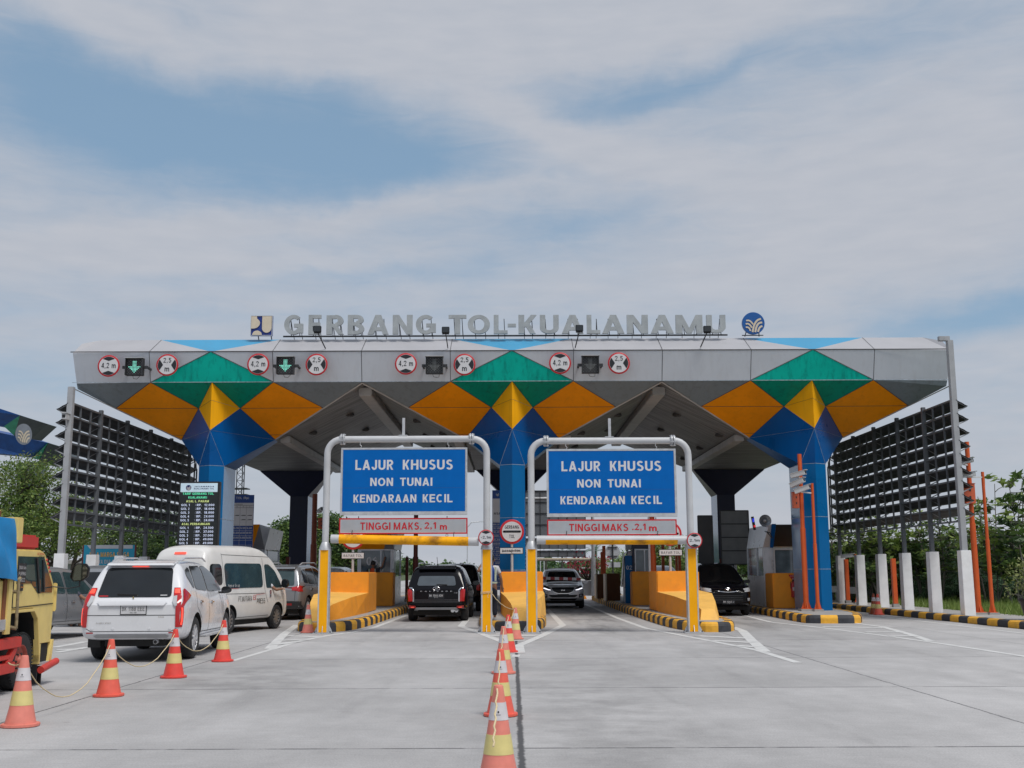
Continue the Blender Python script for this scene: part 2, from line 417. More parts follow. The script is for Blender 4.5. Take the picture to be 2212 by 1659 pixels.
    n4 = N.new("ShaderNodeTexNoise"); n4.inputs["Scale"].default_value = 2.2; n4.inputs["Detail"].default_value = 12; n4.inputs["Roughness"].default_value = 0.62; n4.inputs["Distortion"].default_value = 0.8
    L.new(wz.outputs[0], n4.inputs["Vector"])
    wisps = M('MULTIPLY', M('SUBTRACT', n4.outputs["Fac"], 0.5), 0.85)
    low_haze = M('MULTIPLY', M('EXPONENT', M('MULTIPLY', el, -9.0)), 0.45)
    mask = M('ADD', M('ADD', M('ADD', base, acc), wisps), low_haze)
    mr = N.new("ShaderNodeMapRange"); mr.interpolation_type = 'SMOOTHSTEP'
    mr.inputs[1].default_value = -0.6; mr.inputs[2].default_value = 1.2; mr.inputs[3].default_value = 0.04; mr.inputs[4].default_value = 0.94
    L.new(mask, mr.inputs[0])
    # cloud colour varies softly in thickness
    n3 = N.new("ShaderNodeTexNoise"); n3.inputs["Scale"].default_value = 7; n3.inputs["Detail"].default_value = 7
    L.new(mp.outputs[0], n3.inputs["Vector"])
    cc = N.new("ShaderNodeMix"); cc.data_type = 'RGBA'
    cc.inputs[6].default_value = (4.0, 4.3, 4.9, 1); cc.inputs[7].default_value = (5.0, 5.1, 5.5, 1)
    L.new(n3.outputs["Fac"], cc.inputs["Factor"])
    # clear air: the sky texture, tamed by thin high haze
    hz = N.new("ShaderNodeMix"); hz.data_type = 'RGBA'; hz.inputs["Factor"].default_value = 0.6
    hz.inputs[7].default_value = (2.25, 3.7, 5.15, 1); L.new(sky.outputs[0], hz.inputs[6])
    mx = N.new("ShaderNodeMix"); mx.data_type = 'RGBA'
    L.new(mr.outputs[0], mx.inputs["Factor"]); L.new(hz.outputs[2], mx.inputs[6]); L.new(cc.outputs[2], mx.inputs[7])
    L.new(mx.outputs[2], bg.inputs[0]); L.new(bg.outputs[0], out.inputs[0])
    sun = bpy.data.lights.new("sun", 'SUN'); sun.energy = 2.4; sun.angle = R(22); sun.color = (1.0, 0.96, 0.9)
    so = bpy.data.objects.new("sun", sun); C.objects.link(so)
    # from behind and to the right of the camera
    e, a = R(60), R(142)
    d = Vector((math.sin(a) * math.cos(e), math.cos(a) * math.cos(e), math.sin(e)))
    so.rotation_euler = (-d).to_track_quat('-Z', 'Y').to_euler(); so.location = (-20, -30, 60)
    sc.view_settings.view_transform = 'Standard'; sc.view_settings.look = 'None'
    sc.view_settings.exposure = 0.15; sc.view_settings.gamma = 1
    sc.render.engine = 'CYCLES'
world()
# ------------------------------------------------------------------ ground
def concrete_road():
    m = bpy.data.materials.new("road_concrete"); m.use_nodes = True
    nt = m.node_tree; N = nt.nodes; L = nt.links; b = N["Principled BSDF"]
    b.inputs["Roughness"].default_value = 0.85; b.inputs["Specular IOR Level"].default_value = 0.25
    tc = N.new("ShaderNodeTexCoord"); sep = N.new("ShaderNodeSeparateXYZ"); L.new(tc.outputs["Object"], sep.inputs[0])
    X, Y, Z = sep.outputs
    def M(op, a, b_=None, c=None, clamp=False):
        n = N.new("ShaderNodeMath"); n.operation = op; n.use_clamp = clamp
        for i, q in enumerate((a, b_, c)):
            if q is None: continue
            if isinstance(q, (int, float)): n.inputs[i].default_value = q
            else: L.new(q, n.inputs[i])
        return n.outputs[0]
    def noise(scale, detail=5, rough=0.6, sx=1, sy=1, w=0):
        mp = N.new("ShaderNodeMapping"); mp.inputs["Scale"].default_value = (sx, sy, 1); mp.inputs["Location"].default_value = (w, w * 1.7, 0)
        L.new(tc.outputs["Object"], mp.inputs[0])
        n = N.new("ShaderNodeTexNoise"); n.inputs["Scale"].default_value = scale; n.inputs["Detail"].default_value = detail; n.inputs["Roughness"].default_value = rough
        L.new(mp.outputs[0], n.inputs["Vector"]); return n.outputs["Fac"]
    def rng(v, a, b_, c, d):
        n = N.new("ShaderNodeMapRange"); n.interpolation_type = 'SMOOTHSTEP'
        for i, q in enumerate((a, b_, c, d)): n.inputs[i + 1].default_value = q
        L.new(v, n.inputs[0]); return n.outputs[0]
    big = rng(noise(0.22, 6, 0.6), 0.3, 0.7, 0.84, 1.08)
    mid = rng(noise(1.4, 8, 0.7, 1, 0.5), 0.3, 0.75, 0.91, 1.07)
    fine = rng(noise(55, 4, 0.7), 0.25, 0.75, 0.82, 1.16)
    tine = rng(noise(9, 3, 0.6, 0.25, 6), 0.3, 0.7, 0.93, 1.06)
    k = M('MULTIPLY', M('MULTIPLY', big, mid), M('MULTIPLY', fine, tine))
    # tyre-blackened bands along each lane
    for cx, wd, amt in ((2.6, 0.9, 0.30), (-2.6, 0.9, 0.20), (7.3, 1.0, 0.25), (-7.7, 1.0, 0.2)):
        g = M('EXPONENT', M('MULTIPLY', M('POWER', M('DIVIDE', M('ABSOLUTE', M('SUBTRACT', X, cx)), wd), 2), -1))
        near = rng(Y, 20, 38, 0.0, 1.0)
        st = rng(noise(1.1, 6, 0.65, 1.4, 0.22, cx), 0.42, 0.66, 0.25, 1.4)
        k = M('MULTIPLY', k, M('SUBTRACT', 1.0, M('MULTIPLY', M('MULTIPLY', g, near), M('MULTIPLY', st, amt * 1.25))))
    # an old dark stain on the right of the middle joint and another by the left cones
    for (sx, sy, rx, ry, amt) in ((1.0, 13.0, 1.3, 8.0, 0.20), (-4.3, 17.3, 1.5, 2.6, 0.26), (5.0, 24.5, 1.2, 4, 0.2), (3.4, 41, .8, 5, 0.4)):
        q = M('ADD', M('POWER', M('DIVIDE', M('SUBTRACT', X, sx), rx), 2), M('POWER', M('DIVIDE', M('SUBTRACT', Y, sy), ry), 2))
        st = rng(noise(1.3, 7, 0.65, 1, 1, sx), 0.35, 0.65, 0.2, 1.3)
        k = M('MULTIPLY', k, M('SUBTRACT', 1.0, M('MULTIPLY', M('EXPONENT', M('MULTIPLY', q, -1)), M('MULTIPLY', st, amt))))
    # every cast slab has its own tone; faint tyre tracks run the whole way
    sl = N.new("ShaderNodeTexWhiteNoise"); sl.noise_dimensions = '2D'; cb = N.new("ShaderNodeCombineXYZ")
    L.new(M('FLOOR', M('DIVIDE', M('SUBTRACT', X, 0.07), 5.4)), cb.inputs[0]); L.new(M('FLOOR', M('DIVIDE', M('SUBTRACT', Y, 10.53), 5.22)), cb.inputs[1]); L.new(cb.outputs[0], sl.inputs["Vector"])
    k = M('MULTIPLY', k, rng(sl.outputs["Value"], 0, 1, 0.955, 1.035))
    for cx in (-3.4, -1.9, 1.9, 3.4, 6.5, 8.0):
        g = M('EXPONENT', M('MULTIPLY', M('POWER', M('DIVIDE', M('ADD', M('SUBTRACT', X, cx), M('MULTIPLY', M('SUBTRACT', noise(0.25, 3, 0.5, 0.1, 1, cx), 0.5), 1.2)), 0.24), 2), -1))
        k = M('MULTIPLY', k, M('SUBTRACT', 1.0, M('MULTIPLY', g, rng(noise(0.8, 6, 0.7, 2.5, 0.3, cx + 4), 0.4, 0.7, 0.0, 0.13))))
    sp2 = rng(noise(26, 3, 0.6, 1, 1, 9), 0.68, 0.74, 1.0, 0.8)
    k = M('MULTIPLY', k, sp2)
    # small dark flecks
    fl = rng(noise(3.2, 2, 0.5, 1, 2.6, 5), 0.76, 0.80, 1.0, 0.62)
    k = M('MULTIPLY', k, fl)
    base = N.new("ShaderNodeVectorMath"); base.operation = 'SCALE'; base.inputs[0].default_value = (0.422, 0.414, 0.416); L.new(k, base.inputs["Scale"])
    # joints
    wob = M('MULTIPLY', M('SUBTRACT', noise(2.0, 6, 0.75), 0.5), 0.10)
    wobf = M('MULTIPLY', M('SUBTRACT', noise(14, 4, 0.7), 0.5), 0.05)
    jm = None
    for jx, wd, st in ((0.07, 0.026, 0.95), (-5.5, 0.014, 0.8), (5.35, 0.014, 0.7), (10.9, 0.012, 0.6), (-10.8, 0.012, 0.6)):
        d = M('ABSOLUTE', M('ADD', M('SUBTRACT', X, jx), M('ADD', M('MULTIPLY', wob, 0.6), wobf)))
        g = M('MULTIPLY', M('SUBTRACT', 1.0, rng(d, wd * 0.6, wd * 1.6, 0, 1)), st)
        jm = g if jm is None else M('MAXIMUM', jm, g)
    fy = M('ADD', M('DIVIDE', M('SUBTRACT', Y, 10.53), 5.22), 40.5)
    dy = M('MULTIPLY', M('ABSOLUTE', M('SUBTRACT', M('FRACT', fy), 0.5)), 5.22)
    dy = M('ABSOLUTE', M('ADD', dy, M('MULTIPLY', wobf, 0.25)))
    brk = rng(noise(2.3, 3, 0.6, 1, 0.1, 3), 0.38, 0.52, 0.35, 1.0)
    g = M('MULTIPLY', M('SUBTRACT', 1.0, rng(dy, 0.012, 0.040, 0, 1)), M('MULTIPLY', brk, 0.75))
    jm = M('MAXIMUM', jm, g)
    mx = N.new("ShaderNodeMix"); mx.data_type = 'RGBA'; L.new(jm, mx.inputs["Factor"]); L.new(base.outputs[0], mx.inputs[6])
    mx.inputs[7].default_value = (0.07, 0.07, 0.075, 1)
    L.new(mx.outputs[2], b.inputs["Base Color"])
    bp = N.new("ShaderNodeBump"); bp.inputs["Strength"].default_value = 0.35; bp.inputs["Distance"].default_value = 0.01
    L.new(M('SUBTRACT', M('ADD', noise(60, 4), M('MULTIPLY', noise(9, 3, 0.6, 0.25, 6), 0.7)), M('MULTIPLY', jm, 2.0)), bp.inputs["Height"]); L.new(bp.outputs[0], b.inputs["Normal"])
    return m
road_m = concrete_road()
earth_m = mat("grassy_earth", (0.06, 0.085, 0.03), 0.95, var=0.35, vscale=1.5)
pave_m = mat("pale_concrete", (0.33, 0.32, 0.31), 0.85, var=0.15, vscale=2, bump=0.3, dirt_amt=0.3, dirt=(0.2, 0.19, 0.18))
def sheet(name, poly, z, m):
    b = MB(m); b.face([(x, y, z) for x, y in poly]); o = b.build(name); o['kind'] = 'structure'; return o
sheet("ground", [(-900, -60), (900, -60), (900, 1500), (-900, 1500)], -0.02, earth_m)
sheet("road", [(-60, -12), (13.9, -12), (13.55, 30), (12.95, 46), (12.6, 64), (11, 500), (-16, 500), (-18, 64), (-60, 64)], 0.0, road_m)
paint_m = mat("road_paint", (0.57, 0.57, 0.565), 0.8, var=0.12, vscale=6, dirt_amt=0.45, dirt=(0.36, 0.36, 0.36))
def ribbon(mb, pts, w, z=0.004):
    P = [Vector((p[0], p[1], z)) for p in pts]; L_, R__ = [], []
    for i, p in enumerate(P):
        d1 = (P[i] - P[i - 1]).normalized() if i > 0 else (P[1] - P[0]).normalized()
        d2 = (P[i + 1] - P[i]).normalized() if i < len(P) - 1 else d1
        n1 = Vector((-d1.y, d1.x, 0)); n2 = Vector((-d2.y, d2.x, 0)); n = (n1 + n2).normalized(); k = w / 2 / max(0.4, n.dot(n1))
        L_.append(p + n * k); R__.append(p - n * k)
    for i in range(len(P) - 1): mb.face([L_[i + 1], L_[i], R__[i], R__[i + 1]])
def marking(name, lines, zz):
    for i, (pts, w) in enumerate(lines):
        b = MB(paint_m); ribbon(b, [G(*p) for p in pts], w, zz + 0.0012 * (i % 5)); o = b.build(name); o['kind'] = 'structure'
marking("lane_marking", [
    ([(582, 1404), (640, 1386), (712, 1372), (760, 1366), (800, 1358), (838, 1344), (879, 1328)], 0.16), ([(580, 1402), (612, 1370), (640, 1350)], 0.22),
    ([(616, 1374), (690, 1376)], 0.34), ([(600, 1384), (668, 1382)], 0.32), ([(592, 1393), (640, 1386.5)], 0.26),
    ([(500, 1428), (581, 1404)], 0.12)], 0.004)
marking("lane_marking", [
    ([(1006, 1339), (994, 1353), (1030, 1366), (1075, 1383), (1112, 1397)], 0.2), ([(1180, 1316), (1196, 1332), (1214, 1351), (1170, 1373), (1112, 1397.5)], 0.2),
    ([(1112, 1394), (1114, 1411)], 0.34), ([(1058, 1374), (1154, 1374)], 0.36), ([(1090, 1384), (1132, 1384)], 0.3), ([(1104, 1417), (1121, 1417)], 0.5)], 0.004)
marking("lane_marking", [
    ([(1262, 1305), (1334, 1336), (1392, 1357), (1451, 1369), (1514, 1381), (1575, 1393), (1635, 1405), (1722, 1432)], 0.16),
    ([(1580, 1355), (1602, 1363), (1622, 1384), (1650, 1408)], 0.24), ([(1504, 1374), (1612, 1379)], 0.36), ([(1534, 1384), (1622, 1388.5)], 0.34), ([(1588, 1395), (1632, 1398)], 0.30)], 0.004)
marking("lane_marking", [
    ([(1599, 1328), (1663, 1344), (1755, 1354), (1890, 1371), (2008, 1387), (2120, 1404), (2230, 1421)], 0.16),
    ([(1843, 1346), (1904, 1354), (1969, 1372), (2008, 1385)], 0.2), ([(1775, 1354), (1905, 1356.5)], 0.42), ([(1868, 1366), (1946, 1366)], 0.40), ([(1920, 1375), (1978, 1374.5)], 0.36),
    ([(1795, 1320), (1938, 1336), (2080, 1353), (2240, 1372)], 0.13)], 0.004)
marking("lane_marking", [([(60, 1398), (118, 1398), (185, 1386)], 0.2), ([(118, 1410), (190, 1398)], 0.2), ([(120, 1404), (176, 1402)], 0.3)], 0.004)
# ------------------------------------------------------------------ traffic islands
kerb_y = mat("kerb_yellow", (0.78, 0.40, 0.035), 0.7, var=0.12, vscale=9, dirt_amt=0.35, dirt=(0.28, 0.18, 0.08))
kerb_k = mat("kerb_black", (0.035, 0.037, 0.045), 0.7, var=0.25, vscale=9, dirt_amt=0.3, dirt=(0.10, 0.10, 0.11))
def resample(pts, step, closed=True):
    P = [Vector((p[0], p[1])) for p in pts]; n = len(P); L_ = [0]
    for i in range(n if closed else n - 1): L_.append(L_[-1] + (P[(i + 1) % n] - P[i]).length)
    cnt = max(2, round(L_[-1] / step)); out = []
    if closed and cnt % 2: cnt += 1
    for k in range(cnt + (0 if closed else 1)):
        t = L_[-1] * k / cnt; i = 0
        while i < len(L_) - 2 and L_[i + 1] < t: i += 1
        u = (t - L_[i]) / max(1e-9, L_[i + 1] - L_[i]); out.append(P[i].lerp(P[(i + 1) % n], u))
    return out
def kerb(mb, pts, h, step=0.5, closed=True, sub=3, width=0.26):
    """striped kerb along pts (counter-clockwise, kerb falls to the outside)"""
    P = resample(pts, step / sub, closed); n = len(P)
    prof = [(0.0, 0), (0.0, h * .62), (0.02, h * .85), (0.07, h), (width, h)]
    Nn = []
    for i in range(n):
        a = P[i - 1] if (closed or i > 0) else P[i]; b = P[(i + 1) % n] if (closed or i < n - 1) else P[i]
        d = (b - a).normalized(); Nn.append(Vector((-d.y, d.x)))      # inward for ccw
    for i in range(n if closed else n - 1):
        j = (i + 1) % n; k = (i // sub) % 2
        mb.m(kerb_y if k else kerb_k)
        g0 = 0.006 if i % sub == 0 else 0; 
        for (o1, z1), (o2, z2) in zip(prof, prof[1:]):
            a, b = P[i], P[j]
            mb.add([(a.x + Nn[i].x * o1, a.y + Nn[i].y * o1, z1), (b.x + Nn[j].x * o1, b.y + Nn[j].y * o1, z1),
                    (b.x + Nn[j].x * o2, b.y + Nn[j].y * o2, z2), (a.x + Nn[i].x * o2, a.y + Nn[i].y * o2, z2)], [(0, 1, 2, 3)])
    return [(P[i].x + Nn[i].x * width * .9, P[i].y + Nn[i].y * width * .9) for i in range(n)]
def island(label, pts, h=0.25, sub=3):
    c = Vector((sum(p[0] for p in pts) / len(pts), pts[0][1], 0))
    t = thing("traffic_island", label, "traffic island", c, group="striped traffic islands between the lanes")
    k = MB(); inner = kerb(k, pts, h, sub=sub); k.build("kerb", t, smooth=40)
    p = MB(pave_m); p.face([(x, y, h - 0.006) for x, y in inner]); p.build("platform", t)
    return t
def nose(cx, y0, wd=1.0, back=62):
    half = [(0.0, y0), (0.28, y0 + .03), (0.52, y0 + .35), (0.74, y0 + 1.1), (0.88, y0 + 2.3), (0.97, y0 + 4.5), (1.08, y0 + 13), (1.08, back - 1), (0.8, back), (0.3, back + .5)]
    r = [(cx + x * wd, y) for x, y in half]; l = [(cx - x * wd, y) for x, y in half[::-1] if x > 0]
    return chaikin(r + l, 1)
IS = {}
IS['F'] = island("striped island under the far left blue pillar, hidden by the white van", nose(-10.3, 31.0))
IS['A'] = island("striped island behind the left portal frame with yellow wedge wall", nose(-5.15, 29.9))
IS['B'] = island("striped island in the middle between the two portal frames", nose(0.0, 30.1, 1.06))
IS['C'] = island("striped island under the right portal frame's outer post", nose(5.25, 29.4, 0.97))
IS['D'] = island("striped island under the right blue pillar with fire extinguisher booth",
    chaikin([(8.75, 34.2), (8.95, 33.85), (10.1, 33.75), (10.5, 34.0), (11.3, 37.0), (11.4, 42), (11.4, 61), (10.8, 62), (9.6, 62), (9.2, 61), (9.1, 46), (8.85, 39)], 1), 0.24)
# right-hand roadside kerb and its paved strip
t = thing("roadside_kerb", "long black and yellow kerb along the right edge of the road", "kerb", (13.5, 30, 0))
kb = MB(); kp = [(13.05, 64), (13.1, 50), (13.2, 42), (13.45, 34), (13.75, 27), (14.0, 16), (14.1, -4)]
kerb(kb, kp, 0.2, step=0.62, closed=False); kb.build("kerb", t, smooth=40)
vg = MB(pave_m); vg.face([(x + .2, y, 0.19) for x, y in kp[::-1]] + [(14.9, 64, 0.19), (15.2, 42, .19), (15.6, 30, .19), (16, 12, .19), (16.2, -4, .19)][0:5]); vg.build("paving", t)
# ------------------------------------------------------------------ toll gate canopy
g_light = mat("cladding_light_grey", (0.54, 0.575, 0.63), 0.5, spec=.3, var=0.035, vscale=1.2, streak=0.22, dirt=(0.38, 0.38, 0.40))
g_top = mat("cladding_white", (0.385, 0.385, 0.41), 0.5, var=0.05, vscale=1.0, streak=0.3, dirt=(0.36, 0.35, 0.35))
g_grey = mat("cladding_grey", (0.19, 0.225, 0.25), 0.5, spec=.3, var=0.06, vscale=1.2, streak=0.4, dirt=(0.09, 0.09, 0.1))
g_teal = mat("cladding_teal", (0.0, 0.46, 0.36), 0.5, spec=.15, var=0.1, vscale=1.2, streak=0.85, dirt=(0.0, 0.20, 0.17))
g_tdk = mat("cladding_green", (0.0, 0.25, 0.17), 0.5, spec=.15, var=0.1, vscale=1.2, streak=0.6, dirt=(0.008, 0.07, 0.06))
g_org = mat("cladding_orange", (0.88, 0.29, 0.004), 0.5, spec=.15, var=0.08, vscale=1.2, streak=0.35, dirt=(0.55, 0.18, 0.01))
g_yel = mat("cladding_yellow", (0.90, 0.42, 0.008), 0.5, spec=.15, var=0.07, vscale=1.2, streak=0.3, dirt=(0.5, 0.25, 0.03))
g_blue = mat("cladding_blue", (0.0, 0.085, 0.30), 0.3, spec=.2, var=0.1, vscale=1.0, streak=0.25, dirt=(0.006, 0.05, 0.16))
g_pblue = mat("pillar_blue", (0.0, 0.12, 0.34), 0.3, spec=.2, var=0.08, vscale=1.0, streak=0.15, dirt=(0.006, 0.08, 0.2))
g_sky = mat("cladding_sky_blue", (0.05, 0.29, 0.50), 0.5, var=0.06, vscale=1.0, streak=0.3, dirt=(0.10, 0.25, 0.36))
g_navy_shade = mat("navy_and_shaded_blue", (0.010, 0.014, 0.045), 0.4, var=0.1)  # inner pillar faces: canopy shade put into the colour; on the booth plain navy
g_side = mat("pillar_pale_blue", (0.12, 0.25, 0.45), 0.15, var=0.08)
seam_m = mat("panel_seam", (0.05, 0.05, 0.055), 0.7)
seam_w = mat("panel_seam_sealant", (0.30, 0.36, 0.42), 0.6, var=0.4, vscale=9)
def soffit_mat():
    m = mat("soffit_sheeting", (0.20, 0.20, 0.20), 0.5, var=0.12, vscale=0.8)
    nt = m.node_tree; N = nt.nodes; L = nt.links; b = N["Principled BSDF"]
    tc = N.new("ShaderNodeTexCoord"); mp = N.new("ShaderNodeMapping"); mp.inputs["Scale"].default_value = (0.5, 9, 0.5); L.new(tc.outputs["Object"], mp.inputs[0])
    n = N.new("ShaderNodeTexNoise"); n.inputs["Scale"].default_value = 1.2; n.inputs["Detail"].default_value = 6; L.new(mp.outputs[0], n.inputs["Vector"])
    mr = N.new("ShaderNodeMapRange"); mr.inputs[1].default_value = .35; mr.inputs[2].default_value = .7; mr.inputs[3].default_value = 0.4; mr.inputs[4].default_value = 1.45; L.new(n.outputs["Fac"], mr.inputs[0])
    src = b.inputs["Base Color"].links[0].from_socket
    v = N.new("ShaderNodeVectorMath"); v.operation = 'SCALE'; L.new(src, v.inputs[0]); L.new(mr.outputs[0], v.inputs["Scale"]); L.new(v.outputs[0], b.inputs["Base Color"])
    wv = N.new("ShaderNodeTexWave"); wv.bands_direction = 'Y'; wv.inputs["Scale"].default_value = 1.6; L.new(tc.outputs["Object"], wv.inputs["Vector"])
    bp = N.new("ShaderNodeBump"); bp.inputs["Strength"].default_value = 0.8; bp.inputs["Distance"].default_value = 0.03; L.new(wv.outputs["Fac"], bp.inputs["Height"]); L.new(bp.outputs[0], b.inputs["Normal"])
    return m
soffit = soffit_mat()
beam_m = mat("soffit_beam_grey", (0.42, 0.41, 0.40), 0.5, var=0.15, vscale=1.5, dirt_amt=0.3, dirt=(0.12, 0.12, 0.12))
ZB, ZT, ZR = 8.0, 9.01, 9.68                      # fascia bottom, fascia top, roof ridge
YF, YR = 37.6, 38.55
YM = 46.7
def S(z): return YF + (ZB - z) * 1.47
gate = thing("toll_gate_canopy", "long grey toll gate canopy with teal, orange, yellow and blue folded panels", "toll gate", (0, YF, 0))
def mirror_pts(ps, back): return [(p[0], 2 * YM - p[1], p[2]) for p in ps][::-1] if back else list(ps)
XP = (-10.3, 0.0, 10.3)
top = MB(); fas = MB(); low = low_f = MB(); low_b = MB()
def seam(a, b, w=0.022, m=seam_m, n=(0, -0.7, -0.7), off=0.006, mb=None):
    seams = mb or low_f
    a, b, n = Vector(a), Vector(b), Vector(n).normalized()
    d = (b - a).normalized(); s = d.cross(n).normalized() * w / 2; o = n * off
    seams.m(m); seams.face([a - s + o, b - s + o, b + s + o, a + s + o])
def fz(z): return YF - 0.3 * (z - ZB) / (ZT - ZB)   # fascia leans back a little at the foot
for back in (False, True):
    low = low_b if back else low_f
    Q = lambda mb, m, ps: (mb.m(m), mb.face(mirror_pts(ps, back)))
    for xi, xp in enumerate(XP):
        for sg in (-1, 1):
            def F(pts): return [(xp + sg * x, y, z) for x, y, z in (pts if sg > 0 else pts[::-1])]
            end = (xi == 0 and sg < 0) or (xi == 2 and sg > 0)
            xe = 4.8 if end else 5.15
            # top slope
            Q(top, g_sky, F([(0, fz(ZT), ZT), (2.11, YR, ZR), (0, YR, ZR)]))
            Q(top, g_top, F([(0, fz(ZT), ZT), (2.11, fz(ZT), ZT), (2.11, YR, ZR)]))
            if end:
                Q(top, g_top, F([(2.11, fz(ZT), ZT), (xe, fz(ZT) + .2, ZT), (xe - .12, YR - .6, ZR - .25), (xe - .55, YR, ZR), (2.11, YR, ZR)]))
                Q(fas, g_light, F([(2.11, fz(ZB), ZB), (xe - .08, fz(ZB) + .2, ZB), (xe, fz(ZT) + .2, ZT), (2.11, fz(ZT), ZT)]))
            else:
                Q(top, g_top, F([(2.11, fz(ZT), ZT), (xe, fz(ZT), ZT), (xe, YR, ZR), (2.11, YR, ZR)]))
                Q(fas, g_light, F([(2.11, fz(ZB), ZB), (xe, fz(ZB), ZB), (xe, fz(ZT), ZT), (2.11, fz(ZT), ZT)]))
            Q(fas, g_teal, F([(0, fz(ZB), ZB), (2.11, fz(ZB), ZB), (0, fz(ZT), ZT)]))
            Q(fas, g_light, F([(2.11, fz(ZB), ZB), (2.11, fz(ZT), ZT), (0, fz(ZT), ZT)]))
            # lower slope
            SS = lambda x, z: (x, S(z), z)
            Q(low, g_tdk, F([SS(0, ZB), SS(.725, 7.25), SS(2.11, ZB)]))
            Q(low, g_org, F([SS(2.11, ZB), SS(.725, 7.25), SS(1.7, 6.3), SS(3.65, 7.26)]))
            if end: Q(low, g_grey, F([SS(2.11, ZB), SS(3.65, 7.26), SS(xe - .1, 7.82), (xe - .08, S(ZB) + .2, ZB)]))
            else: Q(low, g_grey, F([SS(2.11, ZB), SS(3.65, 7.26), SS(5.15, ZB)]))
            if not back:
                P = lambda x, y, z: (xp + sg * x, y, z)
                seam(P(.725, S(7.25), 7.25), P(3.65, S(7.26), 7.26), m=seam_m, w=0.016)
                seam(P(1.55, S(6.45), 6.45), P(1.98, S(6.45), 6.45), m=seam_m, w=0.016)
                for a, b in (((0, ZB), (.725, 7.25)), ((2.11, ZB), (.725, 7.25)), ((2.11, ZB), (3.65, 7.26)), ((.725, 7.25), (1.7, 6.3))):
                    seam(P(a[0], S(a[1]), a[1]), P(b[0], S(b[1]), b[1]), m=seam_m, w=0.024)
                seam(P(0, fz(ZB) - .0, ZB), P(xe, fz(ZB), ZB), m=seam_w, n=(0, -1, 0), w=0.02, mb=fas)
                seam(P(0, fz(ZT) - .0, ZT), P(xe, fz(ZT), ZT), m=seam_m, n=(0, -1, 0), w=0.035, mb=fas)
                seam(P(0, fz(ZT), ZT), P(2.11, fz(ZB), ZB), m=seam_m, n=(0, -1, 0), w=0.024, mb=fas)
                seam(P(2.11, fz(ZT), ZT), P(2.11, fz(ZB), ZB), m=seam_m, n=(0, -1, 0), w=0.018, mb=fas)
                seam(P(2.11, fz(ZT), ZT), P(2.11, YR, ZR), m=seam_m, n=(0, -.6, 1), w=0.02, mb=top)
                if not end:
                    seam(P(5.15, fz(ZT), ZT), P(5.15, fz(ZB), ZB), m=seam_m, n=(0, -1, 0), w=0.018, mb=fas)
                    seam(P(5.15, fz(ZT), ZT), P(5.15, YR, ZR), m=seam_m, n=(0, -.6, 1), w=0.02, mb=top)
                # white trim along the arch edge
                seam(P(1.7, S(6.3), 6.3), P(xe, S(7.96 if not end else 7.82), 7.96 if not end else 7.82), m=beam_m, w=0.05, off=0.008)
# end walls
for sg in (-1, 1):
    X = sg * 15.1
    pts = [(X, fz(ZT) + .2, ZT), (X - sg * .08, fz(ZB) + .2, ZB), (X - sg * .1, S(7.82), 7.82), (X - sg * .1, 2 * YM - S(7.82), 7.82), (X - sg * .08, 2 * YM - fz(ZB) - .2, ZB), (X, 2 * YM - fz(ZT) - .2, ZT)]
    fas.m(g_light); fas.face(pts if sg < 0 else pts[::-1])
    pts = [(X, fz(ZT) + .2, ZT), (X, 2 * YM - fz(ZT) - .2, ZT), (X - sg * .12, 2 * YM - YR + .6, ZR - .25), (X - sg * .12, YR - .6, ZR - .25)]
    top.m(g_top); top.face(pts if sg < 0 else pts[::-1])
    pts = [(X - sg * .12, YR - .6, ZR - .25), (X - sg * .12, 2 * YM - YR + .6, ZR - .25), (X - sg * .55, 2 * YM - YR, ZR), (X - sg * .55, YR, ZR)]
    top.face(pts if sg < 0 else pts[::-1])
top.m(g_top); top.face([(-14.55, YR, ZR), (14.55, YR, ZR), (14.55, 2 * YM - YR, ZR), (-14.55, 2 * YM - YR, ZR)])
top.build("roof", gate); fas.build("fascia", gate); low_f.build("lower_fascia", gate); low_b.build("lower_fascia", gate)
# soffit, beams
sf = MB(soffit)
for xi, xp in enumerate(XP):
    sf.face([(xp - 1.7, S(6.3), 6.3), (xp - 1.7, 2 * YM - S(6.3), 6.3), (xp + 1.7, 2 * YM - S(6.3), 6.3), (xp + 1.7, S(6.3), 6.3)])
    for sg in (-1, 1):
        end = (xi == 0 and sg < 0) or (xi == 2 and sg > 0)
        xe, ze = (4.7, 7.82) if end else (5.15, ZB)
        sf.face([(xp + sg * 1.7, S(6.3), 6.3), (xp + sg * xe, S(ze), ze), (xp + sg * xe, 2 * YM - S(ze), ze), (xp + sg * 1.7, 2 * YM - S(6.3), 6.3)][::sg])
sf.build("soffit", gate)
def beam(a, b, w, h):
    bm = MB(beam_m); bm.bar(a, b, w, h); bm.build("soffit_beam", gate, bevel=0.02)
for x in (-5.15, 5.15): beam((x, S(ZB) + .9, ZB - .2), (x, 2 * YM - S(ZB) - .9, ZB - .2), 0.46, 0.3)
for xp in XP:
    for sg in (-1, 1):
        if sg * xp > 5: continue
        x = xp + sg * 1.98; beam((x, S(6.3) + .4, 6.36), (x, 2 * YM - S(6.3) - .1, 6.34), 0.36, 0.24)
dl = mat("downlight_ring", (0.08, 0.08, 0.08), 0.4)
def soffit_z(x):
    xr = min(abs(x - p) for p in XP); return 6.3 + max(0, xr - 1.7) * (1.7 / 3.45)
for x in (-7.6, -6.2, 6.3, 7.9, 4.0, -3.6, -2.6, 2.6):
    for y in (42.0, 46.5, 51):
        d = MB(dl); z = soffit_z(x); d.lathe([(0.17, 0.05), (0.19, -0.05), (0.15, -0.07), (0.13, 0.0), (0.02, 0.0)], (x, y, z), n=16); d.build("downlight", gate, smooth=40)
